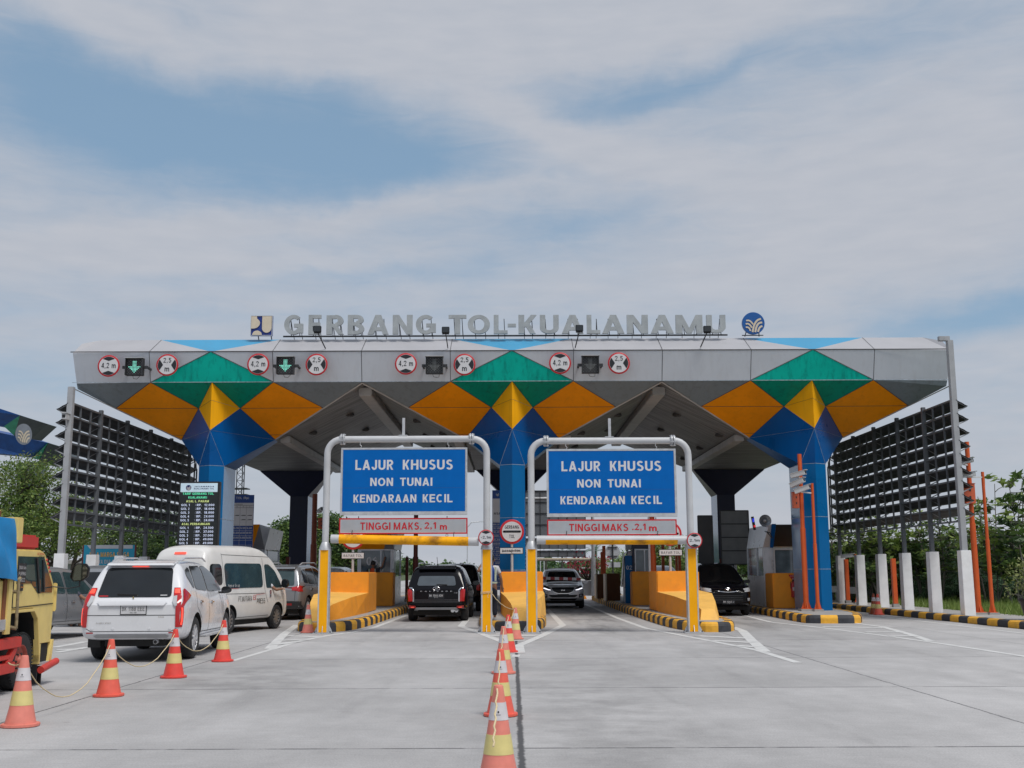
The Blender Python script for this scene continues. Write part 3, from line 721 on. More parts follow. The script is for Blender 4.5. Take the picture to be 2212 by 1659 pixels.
# pillars with flared capitals
for back in (False, True):
    for xp in XP:
        b = MB()
        cap = MB()
        P = lambda x, y, z: (xp + x, (2 * YM - y) if back else y, z)
        fw = [0] if not back else [0]
        def fc(mb, m, pts): mb.m(m); mb.face(pts[::-1] if back else pts)
        by = g_navy_shade if back else g_blue
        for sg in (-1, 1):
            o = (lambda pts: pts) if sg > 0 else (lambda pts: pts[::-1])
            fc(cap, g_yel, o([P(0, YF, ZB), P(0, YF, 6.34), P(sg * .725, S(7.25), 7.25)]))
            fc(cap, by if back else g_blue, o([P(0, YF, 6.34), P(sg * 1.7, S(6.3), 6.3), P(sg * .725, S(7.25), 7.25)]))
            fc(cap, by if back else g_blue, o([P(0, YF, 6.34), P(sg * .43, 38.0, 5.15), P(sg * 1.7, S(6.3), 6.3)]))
            fc(cap, g_blue if not back else g_navy_shade, o([P(0, YF, 6.34), P(0, 37.7, 5.15), P(sg * .43, 38.0, 5.15)]))
            fc(cap, g_navy_shade if back else g_blue, o([P(sg * .43, 38.0, 5.15), P(sg * .43, 39.6, 5.15), P(sg * 1.7, 40.6, 6.28), P(sg * 1.7, S(6.3), 6.3)]))
        fc(cap, g_navy_shade, [P(.43, 39.6, 5.15), P(-.43, 39.6, 5.15), P(-1.7, 40.6, 6.28), P(1.7, 40.6, 6.28)])
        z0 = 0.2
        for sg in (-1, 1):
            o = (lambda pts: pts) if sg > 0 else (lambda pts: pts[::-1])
            fc(b, g_pblue if not back else g_navy_shade, o([P(0, 37.7, z0), P(sg * .43, 38.0, z0), P(sg * .43, 38.0, 5.15), P(0, 37.7, 5.15)]))
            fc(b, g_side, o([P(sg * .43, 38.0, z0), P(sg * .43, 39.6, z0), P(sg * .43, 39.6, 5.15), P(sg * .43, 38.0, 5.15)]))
        fc(b, g_navy_shade, [P(.43, 39.6, z0), P(-.43, 39.6, z0), P(-.43, 39.6, 5.15), P(.43, 39.6, 5.15)])
        if not back:
            seam(P(0, YF, 6.34), P(1.7, S(6.3), 6.3), m=seam_w, w=0.02, mb=cap); seam(P(0, YF, 6.34), P(-1.7, S(6.3), 6.3), m=seam_w, w=0.02, mb=cap)
            for sg in (-1, 1):
                seam(P(0, YF, 6.34), P(sg * .43, 38.0, 5.15), m=seam_w, w=0.014, mb=cap); seam(P(0, YF, 7.38), P(sg * .725, S(7.25), 7.25), m=seam_m if sg < 0 else seam_w, w=0.014, mb=cap)
                for z in (5.15, 3.35, 1.6):
                    seam(P(0, 37.7, z), P(sg * .43, 38.0, z), m=seam_w, n=(sg * .4, -1, 0), w=0.014, off=0.005, mb=b)
                    seam(P(sg * .43, 38.0, z), P(sg * .43, 39.6, z), m=seam_w, n=(sg, 0, 0), w=0.014, off=0.005, mb=b)
        pil = b.build("pillar", gate, label="dark rear pillar, shade put into its colour" if back else None)
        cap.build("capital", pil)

# ---- roof sign letters
YL = 38.25
let_m = mat("brushed_steel_letters", (0.36, 0.385, 0.395), 0.4, metal=0.2, var=0.1, vscale=4, streak=0.3, dirt=(0.25, 0.26, 0.27))
sg_t = thing("roof_sign", "large silver letters reading GERBANG TOL-KUALANAMU along the canopy roof", "sign", (0, YL, ZR))
LET = [("G", 614.6, 656.8), ("E", 667, 695.5), ("R", 705.7, 744.7), ("B", 751.7, 788.5), ("A", 794.9, 840.9), ("N", 848.8, 892.3), ("G", 898.7, 942.5),
       ("T", 969.4, 1008.2), ("O", 1010.7, 1059), ("L", 1066.9, 1097), ("-", 1097, 1115), ("K", 1120.3, 1159.3), ("U", 1166.6, 1207), ("A", 1213.9, 1260),
       ("L", 1267.9, 1296.4), ("A", 1301, 1348), ("N", 1354.5, 1399), ("A", 1406, 1454), ("M", 1460, 1516.4), ("U", 1526.5, 1566)]
fr = MB(dark_m); a = W(612, 731, YL + .1); b = W(1572, 729, YL + .1); fr.bar((a.x, YL + .1, ZR + .07), (b.x, YL + .1, ZR + .07), .05)
for i, (ch, x0, x1) in enumerate(LET):
    y0, y1 = (681.5, 730.5) if ch != "-" else (700.5, 707.5)
    A = W(x0, y1, YL); B = W(x1, y0, YL); mb = MB(let_m)
    A.z = ZR + .10 if ch != "-" else A.z
    mb.text(ch, ((A.x + B.x) / 2, YL, (A.z + B.z) / 2), w=B.x - A.x, h=B.z - A.z, bold=0.032, depth=0.11)
    mb.build("letter", sg_t)
    if ch != "-":
        for fx in (.35, .8): fr.bar((A.x + (B.x - A.x) * fx, YL + .08, ZR + .05), (A.x + (B.x - A.x) * (fx - .06), YL + .1, B.z - .1), .025); fr.bar((A.x + (B.x - A.x) * fx, YL + .7, ZR), (A.x + (B.x - A.x) * (fx - .06), YL + .1, B.z - .15), .02)
fr.build("support_frame", sg_t)
# ---- square emblem
cream = mat("emblem_cream", (0.60, 0.52, 0.40), 0.4, var=0.05, dirt_amt=0.2, dirt=(0.4, 0.35, 0.28)); royal = mat("emblem_blue", (0.01, 0.035, 0.23), 0.35, var=0.08)
A = W(541, 731, YL); B = W(590, 682, YL); A.z = ZR + .08
t = thing("square_emblem", "square cream and dark blue ministry emblem left of the roof letters", "emblem", (0.5 * (A.x + B.x), YL, ZR))
w_, h_ = B.x - A.x, B.z - A.z
E = lambda u, v, d=0: (A.x + w_ * u, YL - .02 - d, A.z + h_ * v)
mb = MB(royal); mb.box(A.x, B.x, YL, YL + .1, A.z, B.z); mb.m(galv)
for (u0, u1, v0, v1) in ((0, 1, .975, 1), (0, 1, 0, .025), (0, .025, .025, .975), (.975, 1, .025, .975)): mb.box(A.x + w_ * u0, A.x + w_ * u1, YL - .03, YL, A.z + h_ * v0, A.z + h_ * v1)
for u in (.2, .8): mb.m(dark_m); mb.bar((A.x + w_ * u, YL + .1, A.z + h_ * .8), (A.x + w_ * u, YL + .7, ZR), .03)
mb.build("board", t)
mb = MB(cream)
p1 = [(.03, .96), (.28, .96)] + [(.12 + .31 * math.cos(a), .62 + .27 * math.sin(a)) for a in [R(x) for x in range(55, -91, -15)]] + [(.03, .35)]
mb.slab([E(u, v) for u, v in p1], (0, -.02, 0))
p2 = [(.53, .96), (.96, .96), (.96, .42)] + [(.745 + .215 * math.cos(a), .38 + .24 * math.sin(a)) for a in [R(x) for x in range(-10, -171, -16)]] + [(.53, .42)]
mb.slab([E(u, v) for u, v in p2], (0, -.02, 0))
p3 = [(.31 + .22 * math.cos(a), .03 + .22 * math.sin(a)) for a in [R(x) for x in range(0, 181, 15)]]
mb.slab([E(u, v) for u, v in p3], (0, -.02, 0)); mb.build("emblem_mark", t)
# ---- round wave logo; reused wherever the road company's mark stands
def wave_logo(mb, c, r, m_line, R_=(1, 0, 0), U_=(0, 0, 1), d=0.01):
    c, R_, U_ = Vector(c), Vector(R_), Vector(U_); Nn = R_.cross(U_)
    mb.m(m_line)
    def stroke(pts, w=.085):
        P = chaikin(pts, 2, closed=False)
        for i in range(len(P) - 1):
            a, b = Vector(P[i]), Vector(P[i + 1]); dd = (b - a).normalized(); n = Vector((-dd.y, dd.x)) * w
            q = [a - n - dd * .01, b - n + dd * .01, b + n + dd * .01, a + n - dd * .01]
            mb.face([c + (R_ * p.x + U_ * p.y) * r + Nn * (d + .0004 * (i % 2)) for p in q])
    stroke([(-.12, -.82), (.02, -.2), (.3, .25), (.66, .38)]); stroke([(.12, -.82), (.22, -.35), (.45, .0), (.76, .05)]); stroke([(.36, -.8), (.46, -.5), (.6, -.34), (.76, -.28)])
    stroke([(-.64, .22), (-.4, .25), (-.2, .1), (-.06, -.12)], .07); stroke([(-.7, -.08), (-.48, -.05), (-.3, -.2), (-.18, -.42)], .07); stroke([(-.7, -.38), (-.52, -.38), (-.38, -.5), (-.3, -.72)], .07)
A = W(1627.5, 703, YL); A.z = ZR + .46; r_ = .395
t = thing("round_logo_sign", "round blue logo with white waves right of the roof letters", "sign", (A.x, YL, ZR))
logo_blue = mat("logo_blue", (0.008, 0.085, 0.30), 0.3, var=0.08); 
mb = MB(logo_blue); mb.lathe([(r_ - .01, -.001), (r_, .01), (r_, .12), (r_ - .01, .13)], (A.x, YL - .06, A.z), n=48, axis='Y'); mb.m(dark_m)
mb.bar((A.x - .3, YL + .05, ZR), (A.x - .22, YL + .05, A.z - .2), .03); mb.bar((A.x + .2, YL + .05, ZR), (A.x + .2, YL + .05, A.z - .2), .03); mb.bar((A.x - .4, YL + .04, ZR + .04), (A.x + .35, YL + .04, ZR + .04), .03)
mb.build("disc", t, smooth=40); mb = MB(); wave_logo(mb, (A.x, YL - .066, A.z), r_, cream); mb.build("wave_mark", t)
# ---- floodlights on the roof edge
glass_dk = mat("lamp_glass", (0.03, 0.035, 0.04), 0.1, var=0.1)
for i, (px, py, lb) in enumerate(((686, 711, "floodlight in front of the letter E on the canopy roof"), (963, 713, "floodlight in the gap before the letters TOL"), (1252, 709, "floodlight between the letters A and L of KUALANAMU"), (1528, 711, "tilted floodlight beside the last two roof letters"))):
    p = W(px, py, 36.9); t = thing("floodlight", "small black square " + lb, "floodlight", (p.x, 36.9, p.z), group="floodlights on the canopy roof edge")
    mb = MB(black_m); mb.box(p.x - .13, p.x + .13, 36.85, 36.97, p.z - .11, p.z + .11); mb.build("housing", t, bevel=.015)
    mb = MB(glass_dk); mb.box(p.x - .11, p.x + .11, 36.835, 36.849, p.z - .09, p.z + .09); mb.build("lens", t)
    mb = MB(dark_m); mb.bar((p.x, 36.95, p.z - .1), (p.x + (.2 if i == 0 else -.15 if i == 3 else .05 if i == 1 else -.12), 37.45, ZT + .12), .03); mb.bar((p.x - .12, 36.93, p.z - .13), (p.x + .12, 36.93, p.z - .13), .03); mb.build("arm", t)
# ---- round limit signs and lane signals on the fascia
def limit_sign(px, py, txt, lb, Yp=37.1, rpx=23.8, tcol=signblack, parent_pole=None, wide=None, r=None):
    c = W(px, py, Yp); r = r or rpx / FPX * (Yp + .7)
    t = thing("round_limit_sign", lb, "road sign", tuple(c), group="round height and width limit signs")
    mb = MB(red_m); mb.lathe([(r - .006, .0), (r, .004), (r, .02), (r - .004, .024)], (c.x, Yp - .012, c.z), n=48, axis='Y'); mb.m(galv)
    mb.bar((c.x, Yp + .012, c.z), (c.x, Yp + .2, c.z), .05); mb.build("rim", t, smooth=40)
    mb = MB(signwhite); mb.disc((c.x, Yp - .018, c.z), r * .86, 48); mb.build("face", t)
    mb = MB(tcol); y = Yp - .022
    if wide:      # width limit: black wedges left and right
        for sg in (-1, 1):
            a = [(sg * r * .84 * math.cos(R(x)), r * .84 * math.sin(R(x))) for x in range(-36, 37, 8)]
            mb.face([(c.x + p[0], y, c.z + p[1]) for p in (a + [(sg * r * .36, 0)])][::sg])
        mb.text(txt[0], (c.x, y, c.z + r * .40), h=r * .50, w=r * .72, bold=.015); mb.text(txt[1], (c.x, y, c.z - r * .42), h=r * .36, w=r * .42, bold=.015)
    else:
        for sg in (-1, 1):
            a = [(r * .84 * math.cos(R(x)), sg * r * .84 * math.sin(R(x))) for x in range(50, 131, 10)]
            mb.face([(c.x + p[0], y, c.z + p[1]) for p in (a + [(0, sg * r * .45)])][::sg])
        mb.text(txt[0], (c.x, y, c.z), h=r * (.56 if rpx > 20 else .38), w=r * 1.3, bold=.015)
    mb.build("pictogram", t); return t
led_off = mat("led_off", (0.16, 0.17, 0.17), 0.4); led_on = mat("led_green", (0.1, 0.5, 0.4), 0.4, emit=(0.35, 1.0, 0.8), estr=.6)
ARW = [(0, 4), (0, 3), (0, 2), (0, 1), (0, 0), (0, -1), (0, -2), (0, -3), (0, -4), (1, 4), (-1, 4), (1, 3), (-1, 3), (1, 2), (-1, 2), (1, 1), (-1, 1), (1, 0), (-1, 0), (1, -1), (-1, -1), (1, -2), (-1, -2), (1, -3), (-1, -3),
       (2, -1), (-2, -1), (2, -2), (-2, -2), (3, 0), (-3, 0), (3, -1), (-3, -1), (2, 0), (-2, 0), (4, 0), (-4, 0)]
def lane_signal(px, py, lit, lb):
    Yp = 36.95; c = W(px, py, Yp); t = thing("lane_signal", lb, "lane signal", tuple(c), group="arrow lane signals on the fascia")
    a = .29
    mb = MB(black_m); mb.box(c.x - a, c.x + a, Yp, Yp + .16, c.z - a, c.z + a); mb.m(galv); mb.box(c.x - a - .02, c.x + a + .02, Yp - .12, Yp + .16, c.z + a, c.z + a + .02)
    mb.m(dark_m); mb.bar((c.x - a - .14, Yp + .1, c.z), (c.x + a + .14, Yp + .1, c.z), .1, .09); mb.bar((c.x - a - .1, Yp + .1, c.z), (c.x - a - .1, 37.6, c.z), .06); mb.bar((c.x + a + .1, Yp + .1, c.z), (c.x + a + .1, 37.6, c.z), .06)
    mb.box(c.x - a, c.x - a + .02, Yp - .1, Yp, c.z - a, c.z + a); mb.box(c.x + a - .02, c.x + a, Yp - .1, Yp, c.z - a, c.z + a); mb.build("housing", t)
    on, off = MB(led_on), MB(led_off); st = a * 2 / 12.5
    for i in range(-5, 6):
        for j in range(-5, 6):
            isa = (i, j) in ARW; xx = (abs(i) == abs(j)); 
            if not isa and not xx and (i + j) % 2: continue
            m_ = on if (isa and lit) else off; rr = st * (.40 if isa else .24)
            m_.disc((c.x + i * st, Yp - .004, c.z + j * st), rr, 6)
    off.build("led_matrix", t)
    if lit: on.build("lit_arrow", t)
    mb = MB(black_m); mb.tube([(c.x - .06, Yp + .05, c.z - a), (c.x - .03, Yp + .05, c.z - a - .1), (c.x + .08, Yp + .06, c.z - a - .12), (c.x + .15, Yp + .1, c.z - a - (.03 if lit else .1)), (c.x + .16, Yp + .12, c.z - a)], .008, 5); mb.build("cable", t)
W4 = ["leftmost 4,2 m height limit sign on the grey fascia", "4,2 m height limit sign, second from the left on the fascia", "4,2 m height limit sign just left of the third lane signal", "rightmost 4,2 m height limit sign on the fascia"]
W2 = ["leftmost 2,5 m width limit sign on the fascia", "2,5 m width limit sign right of the second green arrow", "2,5 m width limit sign touching the middle teal triangle's left edge", "rightmost 2,5 m width limit sign, last sign on the fascia"]
WA = ["leftmost lane signal, showing a lit green arrow", "second lane signal, lit green arrow, between two round signs", "unlit lane signal left of the middle teal triangle", "unlit lane signal right of the middle teal triangle"]
for i, (a, b, c_) in enumerate(((235, 290.5, 361.5), (558, 616.5, 684), (877, 938.5, 1003.5), (1210, 1275.5, 1337))):
    limit_sign(a, (790.5, 787, 786, 784.5)[i], ["4,2 m"], W4[i]); limit_sign(c_, (788.5, 787.5, 787.5, 784.5)[i], ["2,5", "m"], W2[i], wide=True)
    lane_signal(b, (792.5, 789.5, 789, 787.5)[i], i < 2, WA[i])
# ------------------------------------------------------------------ louvred side screens
louv_m = mat("louvre_blade", (0.035, 0.035, 0.04), 0.5, metal=0.2, var=0.2, vscale=3); lf_m = mat("louvre_frame", (0.12, 0.13, 0.145), 0.5, metal=0.2, var=0.12)
lp_m = mat("louvre_post_paint", (0.34, 0.35, 0.37), 0.5, var=0.1); ped_m = mat("white_pedestal", (0.78, 0.78, 0.79), 0.7, var=0.06, dirt_amt=0.25, dirt=(0.38, 0.37, 0.36))
def louvre_screen(sg, lb):
    X = sg * 13.9; Y0 = 34.6; n = 6; sp_ = 2.62; t = thing("louvre_screen", lb, "louvre screen", (X, Y0, 0)); z0, z1, rows = 3.05, 6.95, 9; dz = (z1 - z0 - .1) / rows
    ys = [Y0 + i * sp_ for i in range(n)]
    for i, y in enumerate(ys):
        mb = MB(ped_m); mb.box(X - .17, X + .17, y - .17, y + .17, 0.15, 2.15, taper=.94); mb.build("pedestal", t, bevel=.01)
        mb = MB(lp_m if i == 0 else lf_m); top_z = (8.75 if sg > 0 else 7.35) if i == 0 else 6.98 if i < 4 else 6.95
        pw = .09 if i == 0 else .065; mb.box(X - pw, X + pw, y - pw, y + pw, 2.14, top_z)
        if i == 0 and sg > 0: mb.box(min(X, X - sg * .35), max(X, X - sg * .35), y - .07, y + .07, top_z - .02, top_z + .13)
        mb.build("post", t, bevel=.01)
    ye = ys[-1] + 1.2
    mb = MB(lf_m)
    for r in range(rows + 1):
        z = z0 + dz * r; yb = ye if r < rows - 1 else ys[-1] + (rows - r) * .4
        mb.box(X - .03, X + .03, Y0, yb, z - .025, z + .025)
    for i in range(n):
        for k in (1, 2):
            y = ys[i] + sp_ * k / 3
            if y > ye: continue
            zt = z1 - .1 if y < ys[-1] + .5 else z1 - .7
            mb.box(X - .04, X + .02, y - .015, y + .015, z0, zt)
    mb.bar((X, ye, z0), (X, ye, z1 - 1.0), .05); mb.bar((X, ye, z1 - 1.0), (X, ys[-1] + .3, z1 - .1), .05)
    mb.build("mullion_grid", t)
    o = 0.36
    for r in range(rows):
        zt = z0 + dz * (r + 1); yb = ye if r < rows - 2 else ys[-1] + .9
        mb = MB(louv_m); nn = 4
        pts = []
        for k in range(nn + 1):
            f = k / nn; pts.append((X + sg * (.04 + o * f), zt - .02 - (dz * .49) * f - (.012 if k % 2 else 0)))
        for (xa, za), (xb, zb) in zip(pts, pts[1:]):
            mb.slab([(xa, Y0 - .1, za), (xa, yb, za), (xb, yb, zb), (xb, Y0 - .1, zb)], (0, 0, .012))
        mb.build("louvre_blade", t)
    for y in ys + [ye]:
        mb = MB(lp_m)
        for r in range(rows):
            if r == rows - 1 and y > ys[-1]: continue
            zt = z0 + dz * (r + 1); tip = (X + sg * (.04 + o), y, zt - .02 - dz * .49)
            mb.bar((X, y - .02, zt), tip, .035, .035); mb.bar(tip, (X, y - .02, zt - dz * .98), .03, .03)
        mb.bar((X + sg * .02, y - .02, z0), (X + sg * .02, y - .02, z0 + dz * (rows - (y > ys[-1]))), .02)
        mb.build("bracket", t)
    return t
louvre_screen(1, "tall louvre screen of dark slats beside the right end of the canopy")
louvre_screen(-1, "tall louvre screen of dark slats beside the left end of the canopy")
# small camera on the left screen's front post
t = thing("security_camera", "small white box camera on the left louvre screen's front post", "camera", (-13.9, 34.4, 6.5))
mb = MB(white_paint); mb.box(-14.0, -13.86, 34.2, 34.5, 6.28, 6.46); mb.box(-14.02, -13.84, 34.15, 34.52, 6.46, 6.49); mb.m(black_m); mb.box(-13.98, -13.88, 34.19, 34.2, 6.32, 6.42); mb.build("camera_body", t, bevel=.008)
mb = MB(galv); mb.bar((-13.93, 34.4, 6.28), (-13.93, 34.5, 6.1), .03); mb.build("bracket", t)
# ------------------------------------------------------------------ helpers for photo-measured rectangles
def rect(x0, x1, y0, y1, Y):
    A = W(x0, y1, Y); B = W(x1, y0, Y); return A.x, B.x, A.z, B.z
def bx(mb, m, x0, x1, y0, y1, Y, d=0.1, z0=None):
    a, b, c, e = rect(x0, x1, y0, y1, Y); mb.m(m); mb.box(a, b, Y, Y + d, c if z0 is None else z0, e); return a, b, c, e
blue_sign = mat("sign_blue", (0.0, 0.115, 0.42), 0.5, spec=.12, var=0.05, dirt_amt=0.08, dirt=(0.02, 0.14, 0.36)); grey_sign = mat("reflective_grey", (0.36, 0.38, 0.41), 0.4, var=0.06, dirt_amt=0.12, dirt=(0.4, 0.28, 0.2))
letter_white = mat("letter_white", (0.62, 0.62, 0.64), 0.4, var=0.05); chrome = mat("chrome", (0.7, 0.7, 0.72), 0.12, metal=1.0, var=0.05)
# ------------------------------------------------------------------ height-limit portal frames
def portal(xl, xr, ytop, Y, lb, stub):
    XL, XR = W(xl, 1232, Y).x, W(xr, 1232, Y).x; zt = W(xl, ytop, Y).z - .09
    t = thing("portal_frame", lb, "portal frame", ((XL + XR) / 2, Y, 0), group="height limit portal frames")
    r = .088; rc = .38
    for X, sg in ((XL, 1), (XR, -1)):
        mb = MB(yellow_post); mb.box(X - .105, X + .105, Y - .125, Y + .125, .04, 2.13)
        mb.m(galv)
        for s2 in (-1, 1): mb.box(X + s2 * .122 - .017, X + s2 * .122 + .017, Y - .13, Y + .13, .04, 2.15)
        mb.lathe([(.16, 2.13), (.15, 2.2), (.1, 2.32), (.09, 2.34)], (X, Y, 0), n=20)
        pts = [(X, Y, 2.3), (X, Y, zt - rc)] + [(X + sg * rc * (1 - math.cos(R(a))), Y, zt - rc + rc * math.sin(R(a))) for a in range(15, 91, 15)]
        mb.m(white_paint); mb.tube(pts, r, 16)
        mb.build("post", t, smooth=40)
        mb = MB(galv); mb.box(X - .24, X + .24, Y - .2, Y + .2, 0.003, .035)
        for a in (-1, 1):
            mb.prism([(X + a * .14, .035), (X + a * .23, .035), (X + a * .2, .12), (X + a * .14, .22)], 'Y', Y - .01, Y + .01)
        mb.prism([(Y - .125, .035), (Y - .2, .035), (Y - .125, .2)], 'X', X - .008, X + .008)
        mb.m(dark_m)
        for a in (-1, 1):
            for c in (-1, 1): mb.lathe([(.018, .03), (.018, .065)], (X + a * .2, Y + c * .15, 0), n=6)
        mb.build("base_plate", t)
    mb = MB(white_paint); mb.tube([(XL + rc, Y, zt), (XR - rc, Y, zt)], r, 16)
    mb.m(galv)
    for X in (XL + rc + .02, XR - rc - .02):
        for d in (-.03, .03): mb.lathe([(.15, -.011), (.15, .011)], (X + d, Y, zt), n=20, axis='X')
        for k in range(6):
            a = k * PI / 3 + .3; mb.bar((X - .07, Y + .13 * math.cos(a), zt + .13 * math.sin(a)), (X + .07, Y + .13 * math.cos(a), zt + .13 * math.sin(a)), .03)
    mb.build("beam", t, smooth=40)
    s = W(stub[0], stub[1], Y); mb = MB(galv); mb.box(s.x - .035, s.x + .035, Y - .03, Y + .03, zt + .05, s.z); mb.box(s.x - .13, s.x + .1, Y - .05, Y + .05, zt + .08, zt + .11); mb.build("stub_post", t)
    return XL, XR, zt
def board_sign(x0, x1, y0, y1, Y, lb, zt):
    a, b, c, e = rect(x0, x1, y0, y1, Y)
    t = thing("lane_sign_board", lb, "road sign", ((a + b) / 2, Y, c), group="blue lane boards under the portal beams")
    mb = MB(galv); mb.box(a, b, Y, Y + .05, c, e); mb.box(a, b, Y - .012, Y, c, c + .09); mb.box(a, b, Y - .012, Y, e - .05, e); mb.box(a, a + .05, Y - .0125, Y, c + .09, e - .05); mb.box(b - .05, b, Y - .0125, Y, c + .09, e - .05)
    mb.build("frame", t, bevel=.004)
    mb = MB(blue_sign); mb.box(a + .055, b - .055, Y - .006, Y + .01, c + .095, e - .055)
    mb.m(signwhite); mb.m(seam_m); mb.box(a + .056, b - .056, Y - .0068, Y, c + (e - c) * .40, c + (e - c) * .402); mb.build("panel", t)
    mb = MB(letter_white); w = b - a; h = e - c
    L_ = [(.32, .105, .745, "LAJUR", .115, .415), (.0, 0, .745, "KHUSUS", .49, .885), (0, 0, .49, "NON", .235, .415), (0, 0, .49, "TUNAI", .47, .725), (0, 0, .245, "KENDARAAN", .105, .60), (0, 0, .245, "KECIL", .65, .885)]
    for q in L_:
        hh = .15 if q[2] > .7 else .12
        mb.text(q[3], (a + w * (q[4] + q[5]) / 2, Y - .0085, c + h * (q[2] + .0)), w=w * (q[5] - q[4]), h=h * hh, bold=.03)
    mb.build("lettering", t)
    mb = MB(galv)
    for f in (.155, .85):
        X = a + w * f; mb.tube([(X, Y, e + .0), (X + .02, Y, e + .04), (X - .02, Y, e + .08), (X, Y, zt)], .009, 6)
    mb.build("hanger", t); return a, b, c, e
def red_board(x0, x1, y0, y1, Y, txt, lb):
    a, b, c, e = rect(x0, x1, y0, y1, Y); t = thing("height_sign_board", lb, "road sign", ((a + b) / 2, Y, c), group="TINGGI MAKS boards under the blue boards")
    mb = MB(grey_sign); mb.box(a + .035, b - .035, Y - .002, Y + .03, c + .035, e - .035); mb.build("panel", t)
    mb = MB(red_m)
    for q in ((a, b, c, c + .035), (a, b, e - .035, e), (a, a + .035, c + .035, e - .035), (b - .035, b, c + .035, e - .035)): mb.box(q[0], q[1], Y - .006, Y + .03, q[2], q[3])
    w = b - a
    mb.build("border", t)
    mb = MB(letter_white)
    for q in ((a + .035, b - .035, c + .037, c + .047), (a + .035, b - .035, e - .047, e - .037), (a + .037, a + .047, c + .047, e - .047), (b - .047, b - .037, c + .047, e - .047)): mb.box(q[0], q[1], Y - .0035, Y, q[2], q[3])
    mb.build("inner_line", t)
    mb = MB(red_m)
    for s_, f0, f1, hk in txt: mb.text(s_, (a + w * (f0 + f1) / 2, Y - .0065, (c + e) / 2 - (.0 if hk == 1 else (1 - hk) * .1 if hk > .6 else .1)), w=w * (f1 - f0), h=(e - c) * .46 * hk, bold=.022)
    mb.build("lettering", t)
    mb = MB(dark_m)
    for f in (.15, .84): X = a + w * f; mb.tube([(X, Y + .01, e), (X, Y + .01, e + .05)], .012, 6); mb.tube([(X + .03 * math.cos(k), Y - .005, c - .035 + .035 * math.sin(k)) for k in [j * PI / 5 for j in range(10)]], .006, 5, closed=True)
    mb.build("hook", t)
XLp, XRp, ztp = portal(700, 1050, 942, 29.3, "left white portal frame with yellow posts, over the lane of the black car", (872, 903))
board_sign(733, 1009, 966.5, 1113, 29.25, "left blue sign board LAJUR KHUSUS NON TUNAI KENDARAAN KECIL", ztp)
red_board(731, 1009, 1118.5, 1154, 29.25, [("TINGGI", .165, .40, 1), ("MAKS.", .425, .642, 1), ("2,1", .665, .755, 1), ("m", .785, .84, .62)], "left grey board with red border reading TINGGI MAKS. 2,1 m")
XLq, XRq, ztq = portal(1147, 1492.5, 945.5, 29.1, "right white portal frame with yellow posts, over the grey car's lane", (1316, 904))
board_sign(1180.5, 1458.5, 969, 1117, 29.05, "right blue sign board LAJUR KHUSUS NON TUNAI KENDARAAN KECIL", ztq)
red_board(1181, 1460.5, 1121.5, 1157, 29.05, [("TINGGI", .17, .405, 1), ("MAKS", .425, .625, 1), (".2,1", .655, .76, 1), ("m", .785, .845, .62)], "right grey board with red border reading TINGGI MAKS .2,1 m")
bar_y = mat("scraped_yellow_bar", (0.9, 0.40, 0.004), .5, var=.1, vscale=3, dirt_amt=.9, dirt=(.16, .07, .02), spec=.2)
# hanging height bars
def height_bar(p0, p1, Y, lb, full, chains):
    A, B = W(*p0, Y), W(*p1, Y); t = thing("height_limit_bar", lb, "height limit bar", tuple((A + B) / 2), group="hanging height limit bars"); d = (B - A)
    mb = MB(white_paint); r = .115
    mb.tube([A, B], r, 18); mb.build("pipe", t, smooth=40)
    if full: mb = MB(bar_y); mb.tube([A + d * .055, A + d * .93], r + .004, 18); mb.build("yellow_sleeve", t, smooth=40)
    else:
        mb = MB(bar_y); P0, P1 = A + d * .06, A + d * .94; n = 10
        vs = []
        for P in (P0, P1):
            for k in range(n + 1):
                a = PI + PI * k / n - .0; vs.append(P + Vector((0, math.cos(a) * (r + .004), math.sin(a) * (r + .004))))
        mb.add(vs, [(k, k + 1, n + 2 + k, n + 1 + k) for k in range(n)]); mb.build("yellow_sleeve", t, smooth=40)
    mb = MB(dark_m)
    for f in chains: P = A + d * f; mb.tube([P + Vector((0, 0, r)), P + Vector((0, 0, r + .06)), P + Vector((.01, 0, r + .12))], .01, 6)
    mb.build("chain", t)
height_bar((714, 1164), (1033, 1170), 29.2, "left hanging bar wrapped in scratched yellow, below the TINGGI MAKS board", True, (.14, .83))
height_bar((1158, 1166.5), (1481, 1166.5), 29.0, "right hanging bar, white above and yellow below, under the TINGGI MAKS board", False, (.2, .81))
limit_sign(1048.7, 1161, ["-2,1m"], "round 2,1m height sign on the left portal's right post", Yp=29.05, rpx=16.6, r=.203)
limit_sign(1499, 1167.5, ["2,1m"], "round 2,1m height sign on the right portal's right post", Yp=28.85, rpx=16.6, r=.2)
